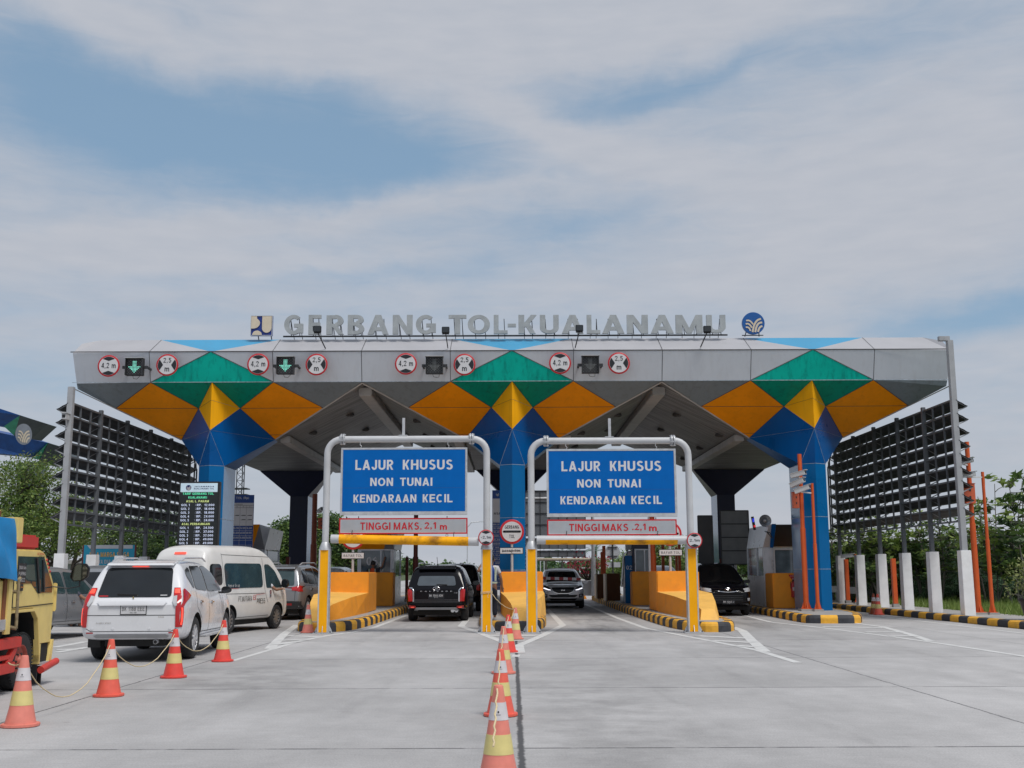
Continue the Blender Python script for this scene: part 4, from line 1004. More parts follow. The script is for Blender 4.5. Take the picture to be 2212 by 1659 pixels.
# ------------------------------------------------------------------ yellow barrier walls on the islands
wall_o = mat("orange_wall_paint", (0.82, 0.31, 0.02), 0.7, var=0.07, vscale=1.5, dirt_amt=0.32, dirt=(0.42, 0.17, 0.04)); wedge_y = mat("yellow_wedge_paint", (0.84, 0.47, 0.10), 0.7, var=0.06, vscale=1.5, dirt_amt=0.35, dirt=(0.42, 0.25, 0.09))
shade_w = mat("shade_brown_block", (0.12, 0.045, 0.015), 0.8, var=0.15)  # orange block colour darkened to brown, the canopy's shade put into it
def barrier(cx, sg, lb):
    """wedge-fronted wall; sg=1: slim side to the left"""
    t = thing("concrete_barrier", lb, "barrier wall", (cx, 38, .24), group="orange barrier walls on the islands")
    z = .235; X = lambda u: cx + sg * u
    mb = MB(wall_o)
    mb.box(min(X(-.5), X(.9)), max(X(-.5), X(.9)), 37.2, 39.4, z, 1.55); mb.build("tall_block", t, bevel=.03)
    mb = MB(wall_o); mb.box(min(X(-.6), X(.85)), max(X(-.6), X(.85)), 43.8, 44.7, z, 1.53); mb.build("rear_block", t, bevel=.03)
    Lp = [(-.5, 37.2, .88), (-.32, 34.6, .80), (-.15, 32, .66), (-.09, 31.0, .52)]; Rp = [(.9, 37.2, .92), (.88, 34.8, .88), (.55, 32.4, .7), (.28, 31.0, .52)]
    Lb = [(-.5, 37.2), (-.42, 34.6), (-.28, 32), (-.16, 30.8)]; Rb = [(.9, 37.2), (.92, 34.8), (.65, 32.4), (.34, 30.8)]
    mb = MB(wedge_y)
    V3 = lambda p: (X(p[0]), p[1], p[2] if len(p) > 2 else z)
    def f(ps): mb.face([V3(p) for p in (ps if sg > 0 else ps[::-1])])
    for i in range(3):
        mb.m(wedge_y); f([Lp[i], Lp[i + 1], Rp[i + 1], Rp[i]][::1])
        mb.m(wall_o); f([Lb[i] , Lb[i + 1], Lp[i + 1], Lp[i]]); mb.m(wedge_y); f([Rb[i + 1], Rb[i], Rp[i], Rp[i + 1]])
    f([Lb[3], Rb[3], Rp[3], Lp[3]])
    mb.build("wedge", t)
barrier(5.25, 1, "orange wall with pale wedge front behind the right portal's outer post")
barrier(-5.25, -1, "orange wall with pale wedge front behind the left portal's outer post")
barrier(0.1, 1, "orange wall with pale wedge front in the middle, below the central pillar")
barrier(-10.3, -1, "orange wall on the far left island, hidden behind the white van")
# block and things on island D
t = thing("concrete_barrier", "small orange block with a fire extinguisher beside the right pillar", "barrier wall", (9.8, 40, .24), group="orange barrier walls on the islands")
mb = MB(wall_o); mb.box(9.22, 10.55, 40.0, 41.2, .23, 1.46); mb.build("block", t, bevel=.03)
t = thing("fire_extinguisher", "red fire extinguisher hanging on the small orange block", "fire extinguisher", (10.1, 39.9, .75))
ex_red = mat("extinguisher_red", (0.35, 0.012, 0.02), 0.3, var=0.08); a = W(1712, 1256, 39.88)
mb = MB(ex_red); mb.lathe([(.03, -.34), (.085, -.33), (.09, -.3), (.09, .12), (.06, .19), (.03, .21), (.03, .23)], (a.x, a.y, a.z - .22), n=18); mb.m(signwhite); mb.box(a.x - .05, a.x + .05, a.y - .095, a.y - .08, a.z - .32, a.z - .2); mb.build("cylinder", t, smooth=40)
mb = MB(black_m); mb.box(a.x - .035, a.x + .035, a.y - .03, a.y + .03, a.z + .0, a.z + .05); mb.bar((a.x, a.y, a.z + .05), (a.x + .06, a.y, a.z + .09), .02); mb.tube([(a.x - .03, a.y, a.z + .02), (a.x - .1, a.y, a.z - .03), (a.x - .1, a.y - .02, a.z - .25)], .012, 6); mb.build("valve", t)
t = thing("extinguisher_sign", "small red triangle sign above the fire extinguisher", "sign", (a.x, 39.98, 1.4)); b_ = W(1711.5, 1247, 39.97); mb = MB(red_m)
mb.slab([(b_.x - .16, 39.985, b_.z + .09), (b_.x, 39.985, b_.z - .14), (b_.x + .16, 39.985, b_.z + .09)], (0, .01, 0)); mb.m(signwhite); mb.text("A B C", (b_.x, 39.98, b_.z + .045), w=.18, h=.05); mb.bar((b_.x, 39.98, b_.z - .02), (b_.x, 39.98, b_.z - .09), .02, .004); mb.build("plate", t)
# shade-browned orange blocks and rails deep in lane C
for (x0, x1, y0, y1, Y, d, lb) in ((1287, 1307, 1240, 1292.5, 54.5, 1.0, "far brown block, orange darkened as in shade, standing on the kerb beyond the blue 02 machine"), (1308, 1338, 1238.6, 1297, 50.5, 1.2, "dark brown block, orange darkened as in shade, beside the blue 02 machine")):
    a, b, c, e = rect(x0, x1, y0, y1, Y); t = thing("low_wall_block", lb, "wall block", ((a + b) / 2, Y, .24)); mb = MB(shade_w); mb.box(a, b, Y, Y + d, .23, e); mb.build("block", t, bevel=.02)
    mb = MB(cream); mb.box(a - .02, a + .04, Y - .012, Y + d, .24, e - .02); mb.build("edge_strip", t)
# ------------------------------------------------------------------ toll booths
alu = mat("booth_aluminium", (0.60, 0.63, 0.67), 0.3, metal=0.3, var=0.12, vscale=2); alu_d = mat("booth_frame", (0.25, 0.27, 0.30), 0.35, metal=0.5, var=0.1)
win_m = mat("booth_glass", (0.10, 0.14, 0.17), 0.06, var=0.35, vscale=2.5, spec=0.8); dk_panel = mat("dark_panel", (0.012, 0.012, 0.013), 0.4)
def booth(x0, x1, y0, y1, h, lb, roofm=g_org, number=None, side=1, dark=False):
    """side: +1 when the right flank is seen"""
    t = thing("toll_booth", lb, "toll booth", ((x0 + x1) / 2, (y0 + y1) / 2, .24), group="toll booths on the islands"); z = .235; zs, zw = 1.35, 2.45
    body = alu if not dark else g_navy_shade
    mb = MB(body); mb.box(x0, x1, y0, y1, z, zs); 
    for X in (x0 + .05, x1 - .05):
        for Y in (y0 + .05, y1 - .05): mb.box(X - .05, X + .05, Y - .05, Y + .05, zs, zw)
    mb.build("body", t, bevel=.02)
    for nm, q in (("front_window", (x0 + .12, x1 - .12, y0 + .03, y0 + .06)), ("side_window", ((x1 - .06, x1 - .03, y0 + .12, y1 - .12) if side > 0 else (x0 + .03, x0 + .06, y0 + .12, y1 - .12)))):
        mb = MB(win_m); mb.box(q[0], q[1], q[2], q[3], zs + .05, zw - .05); w = mb.build(nm, t)
        fm = MB(alu); 
        if nm == "front_window":
            for a in (q[0] - .02, (q[0] * .35 + q[1] * .65), q[1] - .02): fm.box(a, a + .045, y0, y0 + .08, zs, zw)
            fm.box(q[0] + .03, q[1] - .03, y0 + .005, y0 + .07, zw - .05, zw); fm.box(q[0] + .03, q[1] - .03, y0 + .005, y0 + .07, zs, zs + .05)
        else:
            a = x1 - .075 if side > 0 else x0 + .02
            for Y in (q[2] - .02, q[2] + .55, q[3] - .04): fm.box(a, a + .06, Y, Y + .05, zs, zw)
        fm.build("window_frame", w)
    if not dark:
        mb = MB(roofm); d_ = .22
        # folded crown: orange and silver facets flaring outward
        A0 = [(x0, y0, zw), (x1, y0, zw), (x1, y1, zw), (x0, y1, zw)]; A1 = [(x0 - .1, y0 - .35, h), (x1 - .15, y0 - .35, h + .02), (x1 + .14, y0 + .25, h - .12), (x1 + .14, y1, h - .15), (x0 - .1, y1, h)]
        xm = x0 + (x1 - x0) * .72
        mb.m(roofm); mb.face([A0[0], (xm, y0, zw), A1[1], A1[0]]); mb.m(alu_d); mb.face([(xm, y0, zw), A0[1], A1[1]]); mb.m(alu); mb.face([A0[1], A1[2], A1[1]])
        mb.face([A0[1], A0[2], A1[3], A1[2]]); mb.face([A0[2], A0[3], A1[4], A1[3]]); mb.face([A0[3], A0[0], A1[0], A1[4]]); mb.face(A1); mb.face(A0[::-1]); mb.build("roof_crown", t)
    else:
        mb = MB(g_navy_shade); mb.box(x0 - .03, x1 + .03, y0 - .03, y1 + .03, zw, h); mb.build("roof_crown", t)
    if number:
        mb = MB(letter_white); mb.text(number[0], (number[1], y0 + .022, number[2]), h=number[3], w=number[3] * 1.35, bold=.03); mb.build("number", t)
    return t
p = W(812, 1217 - 5, 45.3)
booth(-6.25, -4.78, 45.3, 48.2, 3.35, "glass toll booth numbered 06 behind the left orange wall", number=("06", p.x - .18, p.z, .34))
booth(-11.6, -9.85, 44.6, 47.5, 3.4, "toll booth with orange and silver crown behind the white van")
booth(4.95, 5.75, 46.5, 49, 3.4, "dark navy toll booth beside the blue 02 machine", dark=True, side=-1)
# booth on island D, seen from its left-front corner
t = thing("toll_booth", "silver toll booth with dark top beside the right blue pillar", "toll booth", (10, 42.8, .24), group="toll booths on the islands")
z = .235; mb = MB(alu); mb.box(9.25, 10.75, 41.5, 44.4, z, 1.35); mb.box(9.25, 9.37, 41.5, 41.62, 1.35, 2.4); mb.box(9.25, 9.37, 44.28, 44.4, 1.35, 2.4); mb.box(9.37, 9.62, 41.5, 41.6, 1.35, 2.4); mb.box(10.55, 10.75, 41.5, 41.6, 1.35, 2.4); mb.build("body", t, bevel=.015)
mb = MB(win_m); mb.box(9.28, 9.3, 41.62, 44.28, 1.37, 2.38); w = mb.build("side_window", t); mb = MB(alu); mb.box(9.24, 9.31, 42.6, 42.66, 1.35, 2.4); mb.build("window_frame", w)
mb = MB(win_m); mb.box(9.64, 10.53, 41.54, 41.56, 1.36, 2.3); w = mb.build("front_window", t); mb = MB(white_paint); mb.box(9.62, 9.68, 41.48, 41.57, 1.36, 2.36); mb.box(10.35, 10.41, 41.48, 41.57, 1.36, 2.36); mb.box(9.68, 10.35, 41.485, 41.57, 2.3, 2.36); mb.build("window_frame", w)
mb = MB(alu); ft = [(9.25, 41.5, 2.4), (10.75, 41.5, 2.4), (10.75, 44.4, 2.4), (9.25, 44.4, 2.4)]; f1 = [(9.42, 41.1, 3.22), (10.75, 41.1, 3.22), (10.75, 44.4, 3.2), (9.4, 44.4, 3.2)]
for i in range(4): mb.face([ft[i], ft[(i + 1) % 4], f1[(i + 1) % 4], f1[i]])
mb.face(f1); mb.face(ft[::-1]); mb.m(g_blue); mb.slab([(9.5, 41.46, 2.38), (9.62, 41.46, 2.38), (9.66, 41.05, 3.24), (9.5, 41.05, 3.24)], (0, -.02, 0)); mb.m(dk_panel); mb.slab([(9.63, 41.46, 2.42), (10.75, 41.46, 2.42), (10.75, 41.07, 3.2), (9.67, 41.07, 3.2)], (0, -.02, 0)); mb.build("roof_crown", t)
mb = MB(black_m); mb.tube([(9.3, 41.3, 2.98), (9.42, 41.0, 2.92), (9.5, 41.0, 2.72), (9.38, 41.25, 2.93)], .015, 6, closed=True); mb.build("lock_bar", t)
a = W(1652, 1125, 41.6); t = thing("dish_lamp", "round steel dish lamp on the silver booth's roof", "lamp", (a.x, 41.6, 3.2)); mb = MB(alu_d); mb.lathe([(.03, .12), (.12, .1), (.22, 0), (.23, -.005), (.215, -.005), (.11, .06), (.05, .07)], (a.x, 41.6, a.z), n=28, axis='Y'); mb.bar((a.x, 41.72, a.z), (a.x, 41.75, 3.2), .04); mb.build("dish", t, smooth=50)
mb = MB(galv); mb.lathe([(.05, .02), (.075, .0), (.05, -.06), (.01, -.08)], (a.x, 41.6, a.z), n=16, axis='Y'); mb.build("lamp_head", t, smooth=50)
A = W(1624, 1116, 42); B = W(1629, 1139, 42); t = thing("signal_light", "thin blue and red signal light strip beside the dish lamp", "signal light", tuple(B)); mb = MB(black_m); mb.bar((A.x, 42, A.z), (B.x, 42, B.z - .1), .09); mb.build("housing", t)
mb = MB(mat("signal_blue", (0.02, 0.03, 0.5), 0.3, emit=(0.05, 0.08, 1), estr=.5)); q = A.lerp(B, .35); mb.box(q.x - .035, q.x + .035, 41.94, 41.96, q.z - .07, q.z + .07); mb.build("blue_lamp", t); mb = MB(mat("signal_red", (0.5, 0.02, 0.02), 0.3, emit=(1, .05, .05), estr=.5)); q = A.lerp(B, .9); mb.box(q.x - .035, q.x + .035, 41.94, 41.96, q.z - .04, q.z + .04); mb.build("red_lamp", t)
# blue 02 machine
Y = 46.6; a, b, c, e = rect(1349.6, 1365.5, 1200, 1303, Y); t = thing("ticket_machine", "tall blue payment machine numbered 02 with leaning silver front", "machine", ((a + b) / 2, Y, .24)); mb = MB(g_pblue); mb.box(a, b, Y, Y + .9, .23, e); mb.build("cabinet", t, bevel=.02)
mb = MB(letter_white); mb.text("02", ((a + b) / 2 + .01, Y - .004, W(1358, 1226, Y).z), h=.17, w=.24, bold=.02); mb.build("number", t)
mb = MB(alu); mb.prism([(a - .14, .9), (a - .01, .9), (a - .01, e + .05), (a + .12, e + .16), (a - .02, e + .1)], 'Y', Y - .05, Y + .5); mb.m(dk_panel); mb.prism([(a - .13, 1.0), (a - .09, 1.0), (a + .0, e - .05), (a - .03, e - .05)], 'Y', Y - .07, Y - .051); mb.build("front_panel", t)
# boom barriers
boom_r = mat("boom_red", (0.30, 0.012, 0.02), 0.4); 
def boom(A, B, Y, lb):
    A, B = W(*A, Y), W(*B, Y); t = thing("boom_barrier", lb, "boom barrier", (A.x, Y, .24)); mb = MB(); n = 11
    for i in range(n): mb.m(boom_r if i % 2 == 0 else signwhite); mb.bar(A.lerp(B, i / n), A.lerp(B, (i + 1) / n), .05, .11)
    mb.build("arm", t); mb = MB(orange_post); mb.box(A.x - .42, A.x - .02, Y - .15, Y + .15, .23, A.z + .12); mb.build("housing", t, bevel=.02)
boom((1150, 1248.5), (1253, 1251), 44.8, "lowered red and white barrier arm in front of the grey car")
# ------------------------------------------------------------------ tariff boards
led_bk = mat("led_screen", (0.012, 0.016, 0.018), 0.35); tw = mat("led_text_white", (0.35, 0.4, 0.5), 0.5, emit=(0.55, 0.62, 0.85), estr=.55); tg = mat("led_text_green", (0.1, 0.4, 0.25), 0.5, emit=(0.08, 0.8, 0.42), estr=.55); ty = mat("led_text_yellow", (0.4, 0.45, 0.15), 0.5, emit=(0.62, 0.75, 0.3), estr=.5)
lb_ = mat("led_banner", (0.4, 0.45, 0.5), 0.5, emit=(0.5, 0.62, 0.72), estr=.45); lbl = mat("led_banner_line", (0.1, 0.3, 0.4), 0.5, emit=(0.1, 0.4, 0.5), estr=.4); navy_t = mat("banner_navy", (0.01, 0.015, 0.10), 0.5)
Y = 36.4; a, b, c, e = rect(380, 474, 1040, 1183, Y); t = thing("tariff_display", "black LED board listing TARIF GERBANG TOL KUALANAMU prices", "display board", ((a + b) / 2, Y, .24)); w = b - a; h = e - c
mb = MB(black_m); mb.box(a, b, Y, Y + .25, c - .05, e); mb.build("housing", t, bevel=.01); mb = MB(dark_m); mb.box(a + .5, a + .62, Y + .05, Y + .2, .23, c); mb.box(b - .62, b - .5, Y + .05, Y + .2, .23, c); mb.build("post", t)
mb = MB(led_bk); mb.box(a + .045, b - .055, Y - .008, Y + .01, c - .02, e - .05); mb.build("screen", t)
mb = MB(lb_); mb.box(a + .05, b - .06, Y - .012, Y, e - h * .16, e - .055); mb.m(lbl)
for k in range(8): zz = e - .075 - k * (h * .128 / 8); mb.box(a + .05, b - .06, Y - .0135, Y - .0121, zz - .006, zz)
mb.build("banner", t)
mb = MB(navy_t); mb.disc((a + w * .235, Y - .015, e - h * .095), h * .042, 24); mb.text("JASAMARGA", (a + w * .62, Y - .0145, e - h * .078), w=w * .5, h=h * .022, bold=.03); mb.text("KUALANAMU TOL", (a + w * .62, Y - .0145, e - h * .11), w=w * .5, h=h * .022, bold=.03); wave_logo(mb, (a + w * .235, Y - .0145, e - h * .095), h * .045, signwhite, d=.003); mb.build("banner_lettering", t)
m1, m2, m3 = MB(tg), MB(ty), MB(tw); row = lambda k: e - h * (.185 + .0575 * k); hh = h * .034
m1.text("TARIF GERBANG TOL", (a + w * .48, Y - .012, row(0)), w=w * .77, h=hh, bold=.02); m1.text("KUALANAMU", (a + w * .47, Y - .012, row(1)), w=w * .46, h=hh, bold=.02); m2.text("ASAL L. PAKAM", (a + w * .47, Y - .012, row(2)), w=w * .56, h=hh, bold=.02)
rows_ = [("GOL 1", "12.000"), ("GOL 2", "18.000"), ("GOL 3", "18.000"), ("GOL 4", "24.000"), ("GOL 5", "24.000"), None, ("GOL 1", "24.500"), ("GOL 2", "37.000"), ("GOL 3", "37.000"), ("GOL 4", "49.000"), ("GOL 5", "49.000")]
for k, r_ in enumerate(rows_):
    z = row(3 + k)
    if r_ is None: m2.text("ASAL PERBAUNGAN", (a + w * .45, Y - .012, z), w=w * .69, h=hh, bold=.02); continue
    sh = -.0045 * w * k * .9
    m3.text(r_[0], (a + w * .07 + sh * .2, Y - .012, z), w=w * .21, h=hh, bold=.02, align='L'); m3.text(":", (a + w * .425 + sh * .2, Y - .012, z), h=hh * .75, align='L'); m3.text("RP.", (a + w * .46, Y - .012, z), w=w * .115, h=hh, bold=.02, align='L'); m3.text(r_[1], (a + w * .89, Y - .012, z), w=w * .245, h=hh, bold=.02, align='R')
m1.build("green_text", t); m2.build("yellow_text", t); m3.build("price_text", t)
tb_blue = mat("tariff_blue", (0.015, 0.06, 0.26), 0.45, var=0.08)
def tariff_table(a, b, zt, zb, Y, lb, kind):
    t = thing("tariff_board", lb, "notice board", ((a + b) / 2, Y, .24)); w, h = b - a, zt - zb
    mb = MB(tb_blue); mb.box(a, b, Y, Y + .06, zb, zt); mb.build("panel", t); mb = MB(galv); mb.box(a + .1, a + .18, Y + .06, Y + .14, .23, zt - .2); mb.box(b - .18, b - .1, Y + .06, Y + .14, .23, zt - .2); mb.build("post", t)
    z1, z2 = zt - .085 * h, zt - .33 * h
    mb = MB(signwhite); mb.box(a + .01, b - .01, Y - .004, Y + .01, z2, z1)
    cols = 5 if kind == 'T' else 1; x_ = lambda k: a + w * (.02 + .96 * k / cols)
    n = 13 if kind == 'T' else 17
    for k in range(n + 1): zz = z2 - (z2 - zb - .04) * k / n; mb.box(a + .01, b - .01, Y - .004, Y, zz, zz + .01)
    if kind == 'T':
        for k in range(1, cols): mb.box(x_(k) - .004, x_(k) + .004, Y - .0042, Y, zb, z2)
    mb.build("white_area", t)
    mb = MB(letter_white)
    if kind == 'T':
        mb.text("TARIF TOL (Rp)", ((a + b) / 2, Y - .006, zt - h * .035), w=w * .7, h=h * .032, bold=.015)
        P = ["56.500 56.500 56.500 76.500 76.500", "52.500 50.000 50.000 68.000 68.000", "46.000 41.000 41.000 56.000 56.000", "", "58.500 42.000 42.000 57.500 57.500", "53.500 37.000 37.000 50.500 50.500", "55.500 37.000 37.000 50.500 50.500", "53.500 37.000 37.000 50.500 50.500", "52.000 34.500 34.500 47.000 47.000", "41.000 32.000 32.000 43.000 43.000", "38.000 27.000 27.000 36.000 36.000", "4.000 5.500 5.500 7.500 7.500", "4.500 7.000 7.000 9.000 9.000"]
        for k, s_ in enumerate(P):
            zz = z2 - (z2 - zb - .04) * (k + .42) / n
            for q, v in enumerate(s_.split()): mb.text(v, ((x_(q) + x_(q + 1)) / 2, Y - .006, zz), w=(x_(1) - x_(0)) * .86, h=(z2 - zb) / n * .42, bold=.02)
    else:
        for k, s_ in enumerate(["BINJAI", "SEI SEMAYANG", "HELVETIA", "MARELAN", "BELAWAN", "MABAR", "T. MULIA", "H. ANIF", "B. SELAMAT", "AMPLAS", "T. MORAWA", "KEMIRI", "LUBUK PAKAM", "PERBAUNGAN", "TLK. MENGKUDU", "SEI RAMPAH", "T. TEBING"]):
            mb.text(s_, (a + .03, Y - .006, z2 - (z2 - zb - .04) * (k + .42) / n), h=(z2 - zb) / n * .45, bold=.02, align='L')
            mb.text(["000", "500", "00"][k % 3], (b - .01, Y - .006, z2 - (z2 - zb - .04) * (k + .42) / n), h=(z2 - zb) / n * .45, bold=.02, align='R')
    mb.build("white_lettering", t)
    mb = MB(signblack)
    if kind == 'T':
        mb.text("GOLONGAN", ((a + b) / 2, Y - .006, z1 - h * .015), w=w * .32, h=h * .014)
        for q, s_ in enumerate(("I", "II", "III", "IV", "V")): mb.text(s_, ((x_(q) + x_(q + 1)) / 2, Y - .006, z1 - h * .04), h=h * .014)
        for q in range(5):
            for k in range(6 if q == 0 else 2 if q != 2 else 1):
                zz = z1 - h * (.065 + .027 * (k if q == 0 else 2.5 + k * 1.7)); xx = x_(q); ww = (x_(1) - x_(0))
                mb.box(xx + ww * .35, xx + ww * .9, Y - .0055, Y - .0041, zz - .014, zz + .014); mb.box(xx + ww * .14, xx + ww * .36, Y - .0055, Y - .0041, zz - .016, zz + .0)
            if q: mb.box(x_(q) - .003, x_(q) + .003, Y - .0055, Y - .0041, z2, z1 - h * .025)
        mb.box(a + .01, b - .01, Y - .0056, Y - .0041, z1 - h * .028, z1 - h * .025); mb.box(a + .01, b - .01, Y - .0056, Y - .0041, z1 - h * .053, z1 - h * .05)
    else: mb.text("ASAL", (a + .06, Y - .006, (z1 + z2) / 2 - .1), w=.32, h=.085, bold=.02, align='L')
    mb.build("black_print", t); return t
Y = 42.2; bz = W(548, 1069, Y); tariff_table(bz.x - 1.25, bz.x, bz.z, .9, Y, "blue and white TARIF TOL (Rp) price table right of the left blue pillar", 'T')
Y = 40.6; bl = W(1062.5, 1059, Y); br_ = W(1134.5, 1059, Y); t = tariff_table(bl.x, br_.x, bl.z, .9, Y, "blue destination price table mostly hidden behind the central blue pillar", 'D')
mb = MB(); mb.m(logo_blue); mb.disc((bl.x + .19, Y - .008, bl.z - .15), .075, 20, r0=.0); wave_logo(mb, (bl.x + .19, Y - .006, bl.z - .15), .08, signwhite, d=.004); mb.build("logo", t)
# ------------------------------------------------------------------ GERBANG TOL signs
def toll_sign(px, py, plate, Y, zb, lb, struck=False):
    c = W(px, py, Y); r = .405; t = thing("toll_stop_sign", lb, "road sign", (c.x, Y, zb), group="round GERBANG TOL signs on poles")
    mb = MB(galv); mb.tube([(c.x, Y + .05, zb), (c.x, Y + .05, c.z + .2)], .045, 12); mb.build("pole", t, smooth=40)
    mb = MB(red_m); mb.lathe([(r - .006, 0), (r, .004), (r, .02), (r - .004, .024)], (c.x, Y - .012, c.z), n=48, axis='Y'); mb.build("rim", t, smooth=40)
    mb = MB(signwhite); mb.disc((c.x, Y - .018, c.z), r * .82, 48); mb.build("face", t)
    mb = MB(signblack); y = Y - .022; mb.box(c.x - r * .66, c.x + r * .66, y, y + .003, c.z - r * .08, c.z + r * .1); mb.disc((c.x - r * .66, y, c.z + r * .01), r * .09, 12); mb.disc((c.x + r * .66, y, c.z + r * .01), r * .09, 12)
    mb.text("GERBANG", (c.x, y, c.z + r * .38), w=r * 1.16, h=r * .27, bold=.02); mb.text("TOL", (c.x, y, c.z - r * .38), w=r * .45, h=r * .27, bold=.02); mb.build("lettering", t)
    a, b, cc, e = rect(*plate, Y); mb = MB(signblack); mb.box(a, b, Y - .01, Y + .01, cc, e); mb.m(signwhite); mb.box(a + .018, b - .018, Y - .014, Y - .0101, cc + .018, e - .018); pl = mb.build("plate", t, bevel=.003)
    mb = MB(signblack); mb.text("BAYAR TOL", ((a + b) / 2, Y - .0165, (cc + e) / 2), w=(b - a) * .80, h=(e - cc) * .38, spacing=1.1)
    if struck: mb.bar((a + .09, Y - .0175, (cc + e) / 2 - .01), (b - .09, Y - .0175, (cc + e) / 2 - .0), .002, .028); mb.bar((a + .35, Y - .0175, (cc + e) / 2), (a + .42, Y - .0175, cc + .03), .002, .01)
    mb.build("plate_lettering", pl)
toll_sign(1104.7, 1148.5, (1078, 1129, 1182.5, 1197), 37.26, 1.53, "round GERBANG TOL sign before the central pillar, its BAYAR TOL plate crossed out", True)
toll_sign(761.6, 1161, (736, 786, 1193, 1207.5), 38.0, 1.53, "round GERBANG TOL sign half hidden behind the left hanging yellow bar")
toll_sign(1445.6, 1153, (1422, 1472.6, 1186.4, 1200.7), 38.0, 1.53, "round GERBANG TOL sign half hidden behind the right TINGGI MAKS board")
# ------------------------------------------------------------------ orange poles with cameras
cam_m = mat("camera_white", (0.60, 0.61, 0.62), 0.4, var=0.05)
def orange_pole(x, y, z0, z1, r, lb, base=True, m=orange_post):
    t = thing("orange_pole", lb, "pole", (x, y, z0), group="orange poles around the toll lanes"); mb = MB(m)
    mb.tube([(x, y, z0), (x, y, (z0 + z1) * .52), (x, y, (z0 + z1) * .521), (x, y, z1)], [r * 1.25, r * 1.25, r, r], 14); mb.build("pole_shaft", t, smooth=40)
    if base:
        mb = MB(m); mb.box(x - r * 2.4, x + r * 2.4, y - r * 2.4, y + r * 2.4, z0 + .06, z0 + .08)
        for a in (0, PI / 2, PI, 3 * PI / 2):
            M_ = Matrix.Translation((x, y, 0)) @ Matrix.Rotation(a, 4, 'Z'); mb.prism([(r, z0 + .08), (r * 2.3, z0 + .08), (r, z0 + .34)], 'Y', -.008, .008, M=M_)
        mb.m(pave_m); mb.box(x - r * 3.2, x + r * 3.2, y - r * 3.2, y + r * 3.2, z0 - .02, z0 + .06); mb.build("base", t)
    return t
def cctv(x, y, z, lb, rot=0.0, arm=None, tilt=-.2):
    t = thing("traffic_camera", lb, "camera", (x, y, z), group="white traffic cameras on the orange poles"); M_ = Matrix.Translation((x, y, z)) @ Matrix.Rotation(rot, 4, 'Z') @ Matrix.Rotation(tilt, 4, 'X')
    mb = MB(cam_m); mb.X = M_; mb.box(-.075, .075, -.32, .2, -.06, .07); mb.box(-.095, .095, -.38, .22, .075, .09); mb.m(black_m); mb.box(-.055, .055, -.325, -.3205, -.045, .05); mb.X = None; mb.build("camera_body", t, bevel=.01)
    if arm: mb = MB(cam_m); mb.bar((x, y, z - .06), arm, .04); mb.build("arm", t)
    return t
def junction_box(x, y, z, h, lb, w=.3):
    t = thing("junction_box", lb, "junction box", (x, y, z), group="orange boxes strapped to the poles"); mb = MB(mat("box_orange", (0.62, 0.12, 0.05), 0.45, var=.08)); mb.box(x - w / 2, x + w / 2, y - .12, y + .12, z, z + h); mb.box(x - w / 2 - .02, x + w / 2 + .02, y - .14, y + .14, z + h, z + h + .02); mb.build("box", t, bevel=.008)
    mb = MB(dark_m); mb.box(x - w * .05, x + w * .12, y - .128, y - .1205, z + h * .62, z + h * .75); mb.box(x - w * .05, x + w * .12, y - .128, y - .1205, z + h * .25, z + h * .38); mb.build("vent", t)
orange_pole(9.72, 37.5, .24, 5.44, .07, "thick orange camera pole standing against the right blue pillar")
orange_pole(10.02, 37.2, .24, 4.43, .048, "thinner orange pole in front of the right blue pillar")
junction_box(9.52, 37.52, 3.62, .52, "orange junction box on the pole beside the right pillar", .2)
cctv(9.55, 37.3, 4.72, "upper white camera on the pole beside the right pillar", .9, (9.72, 37.5, 4.62)); cctv(9.5, 37.25, 4.42, "lower white camera on the pole beside the right pillar", .8, (9.72, 37.5, 4.3), -.35); cctv(9.62, 37.15, 4.2, "long white camera held by an arm from the thinner orange pole", 1.0, (10.02, 37.2, 4.1), -.3)
orange_pole(14.55, 35.4, .19, 5.6, .072, "thick orange camera pole beside the right louvre screen's front post"); orange_pole(14.9, 35.2, .19, 4.62, .048, "thinner orange pole at the far right of the kerb")
junction_box(14.42, 35.25, 3.62, .62, "orange junction box with two vents on the far right pole", .36)
cctv(14.3, 35.2, 4.92, "upper white camera on the far right orange pole", .9, (14.55, 35.4, 4.85)); cctv(14.25, 35.0, 4.5, "long white camera reaching toward the right louvre screen", 1.2, (14.9, 35.2, 4.45), -.1)
A = W(1934, 1209, 42.3); 
def square_post(x, y, z0, z1, w, m, lb, g="square posts along the lanes"):
    t = thing("square_post", lb, "post", (x, y, z0), group=g); mb = MB(m); mb.box(x - w / 2, x + w / 2, y - w / 2, y + w / 2, z0 + .12, z1); mb.build("shaft", t, bevel=.008); mb = MB(pave_m); mb.box(x - w * .7, x + w * .7, y - w * .7, y + w * .7, z0 - .02, z0 + .12); mb.build("foot", t)
square_post(14.3, 42.3, .19, 1.98, .16, orange_post, "square orange post between white pedestals of the right louvre screen")
square_post(13.98, 47.2, .19, 2.0, .16, orange_post, "square orange post carrying a camera near the right louvre screen's back"); cctv(13.9, 46.9, 2.12, "small grey camera on the square orange post by the right screen", 1.1, None, -.1)
orange_pole(14.2, 46.6, .19, 2.2, .045, "short thin orange pole with flared foot at the right screen's back")
redbrown = mat("dark_red_paint", (0.14, 0.02, 0.012), 0.5, var=0.1)
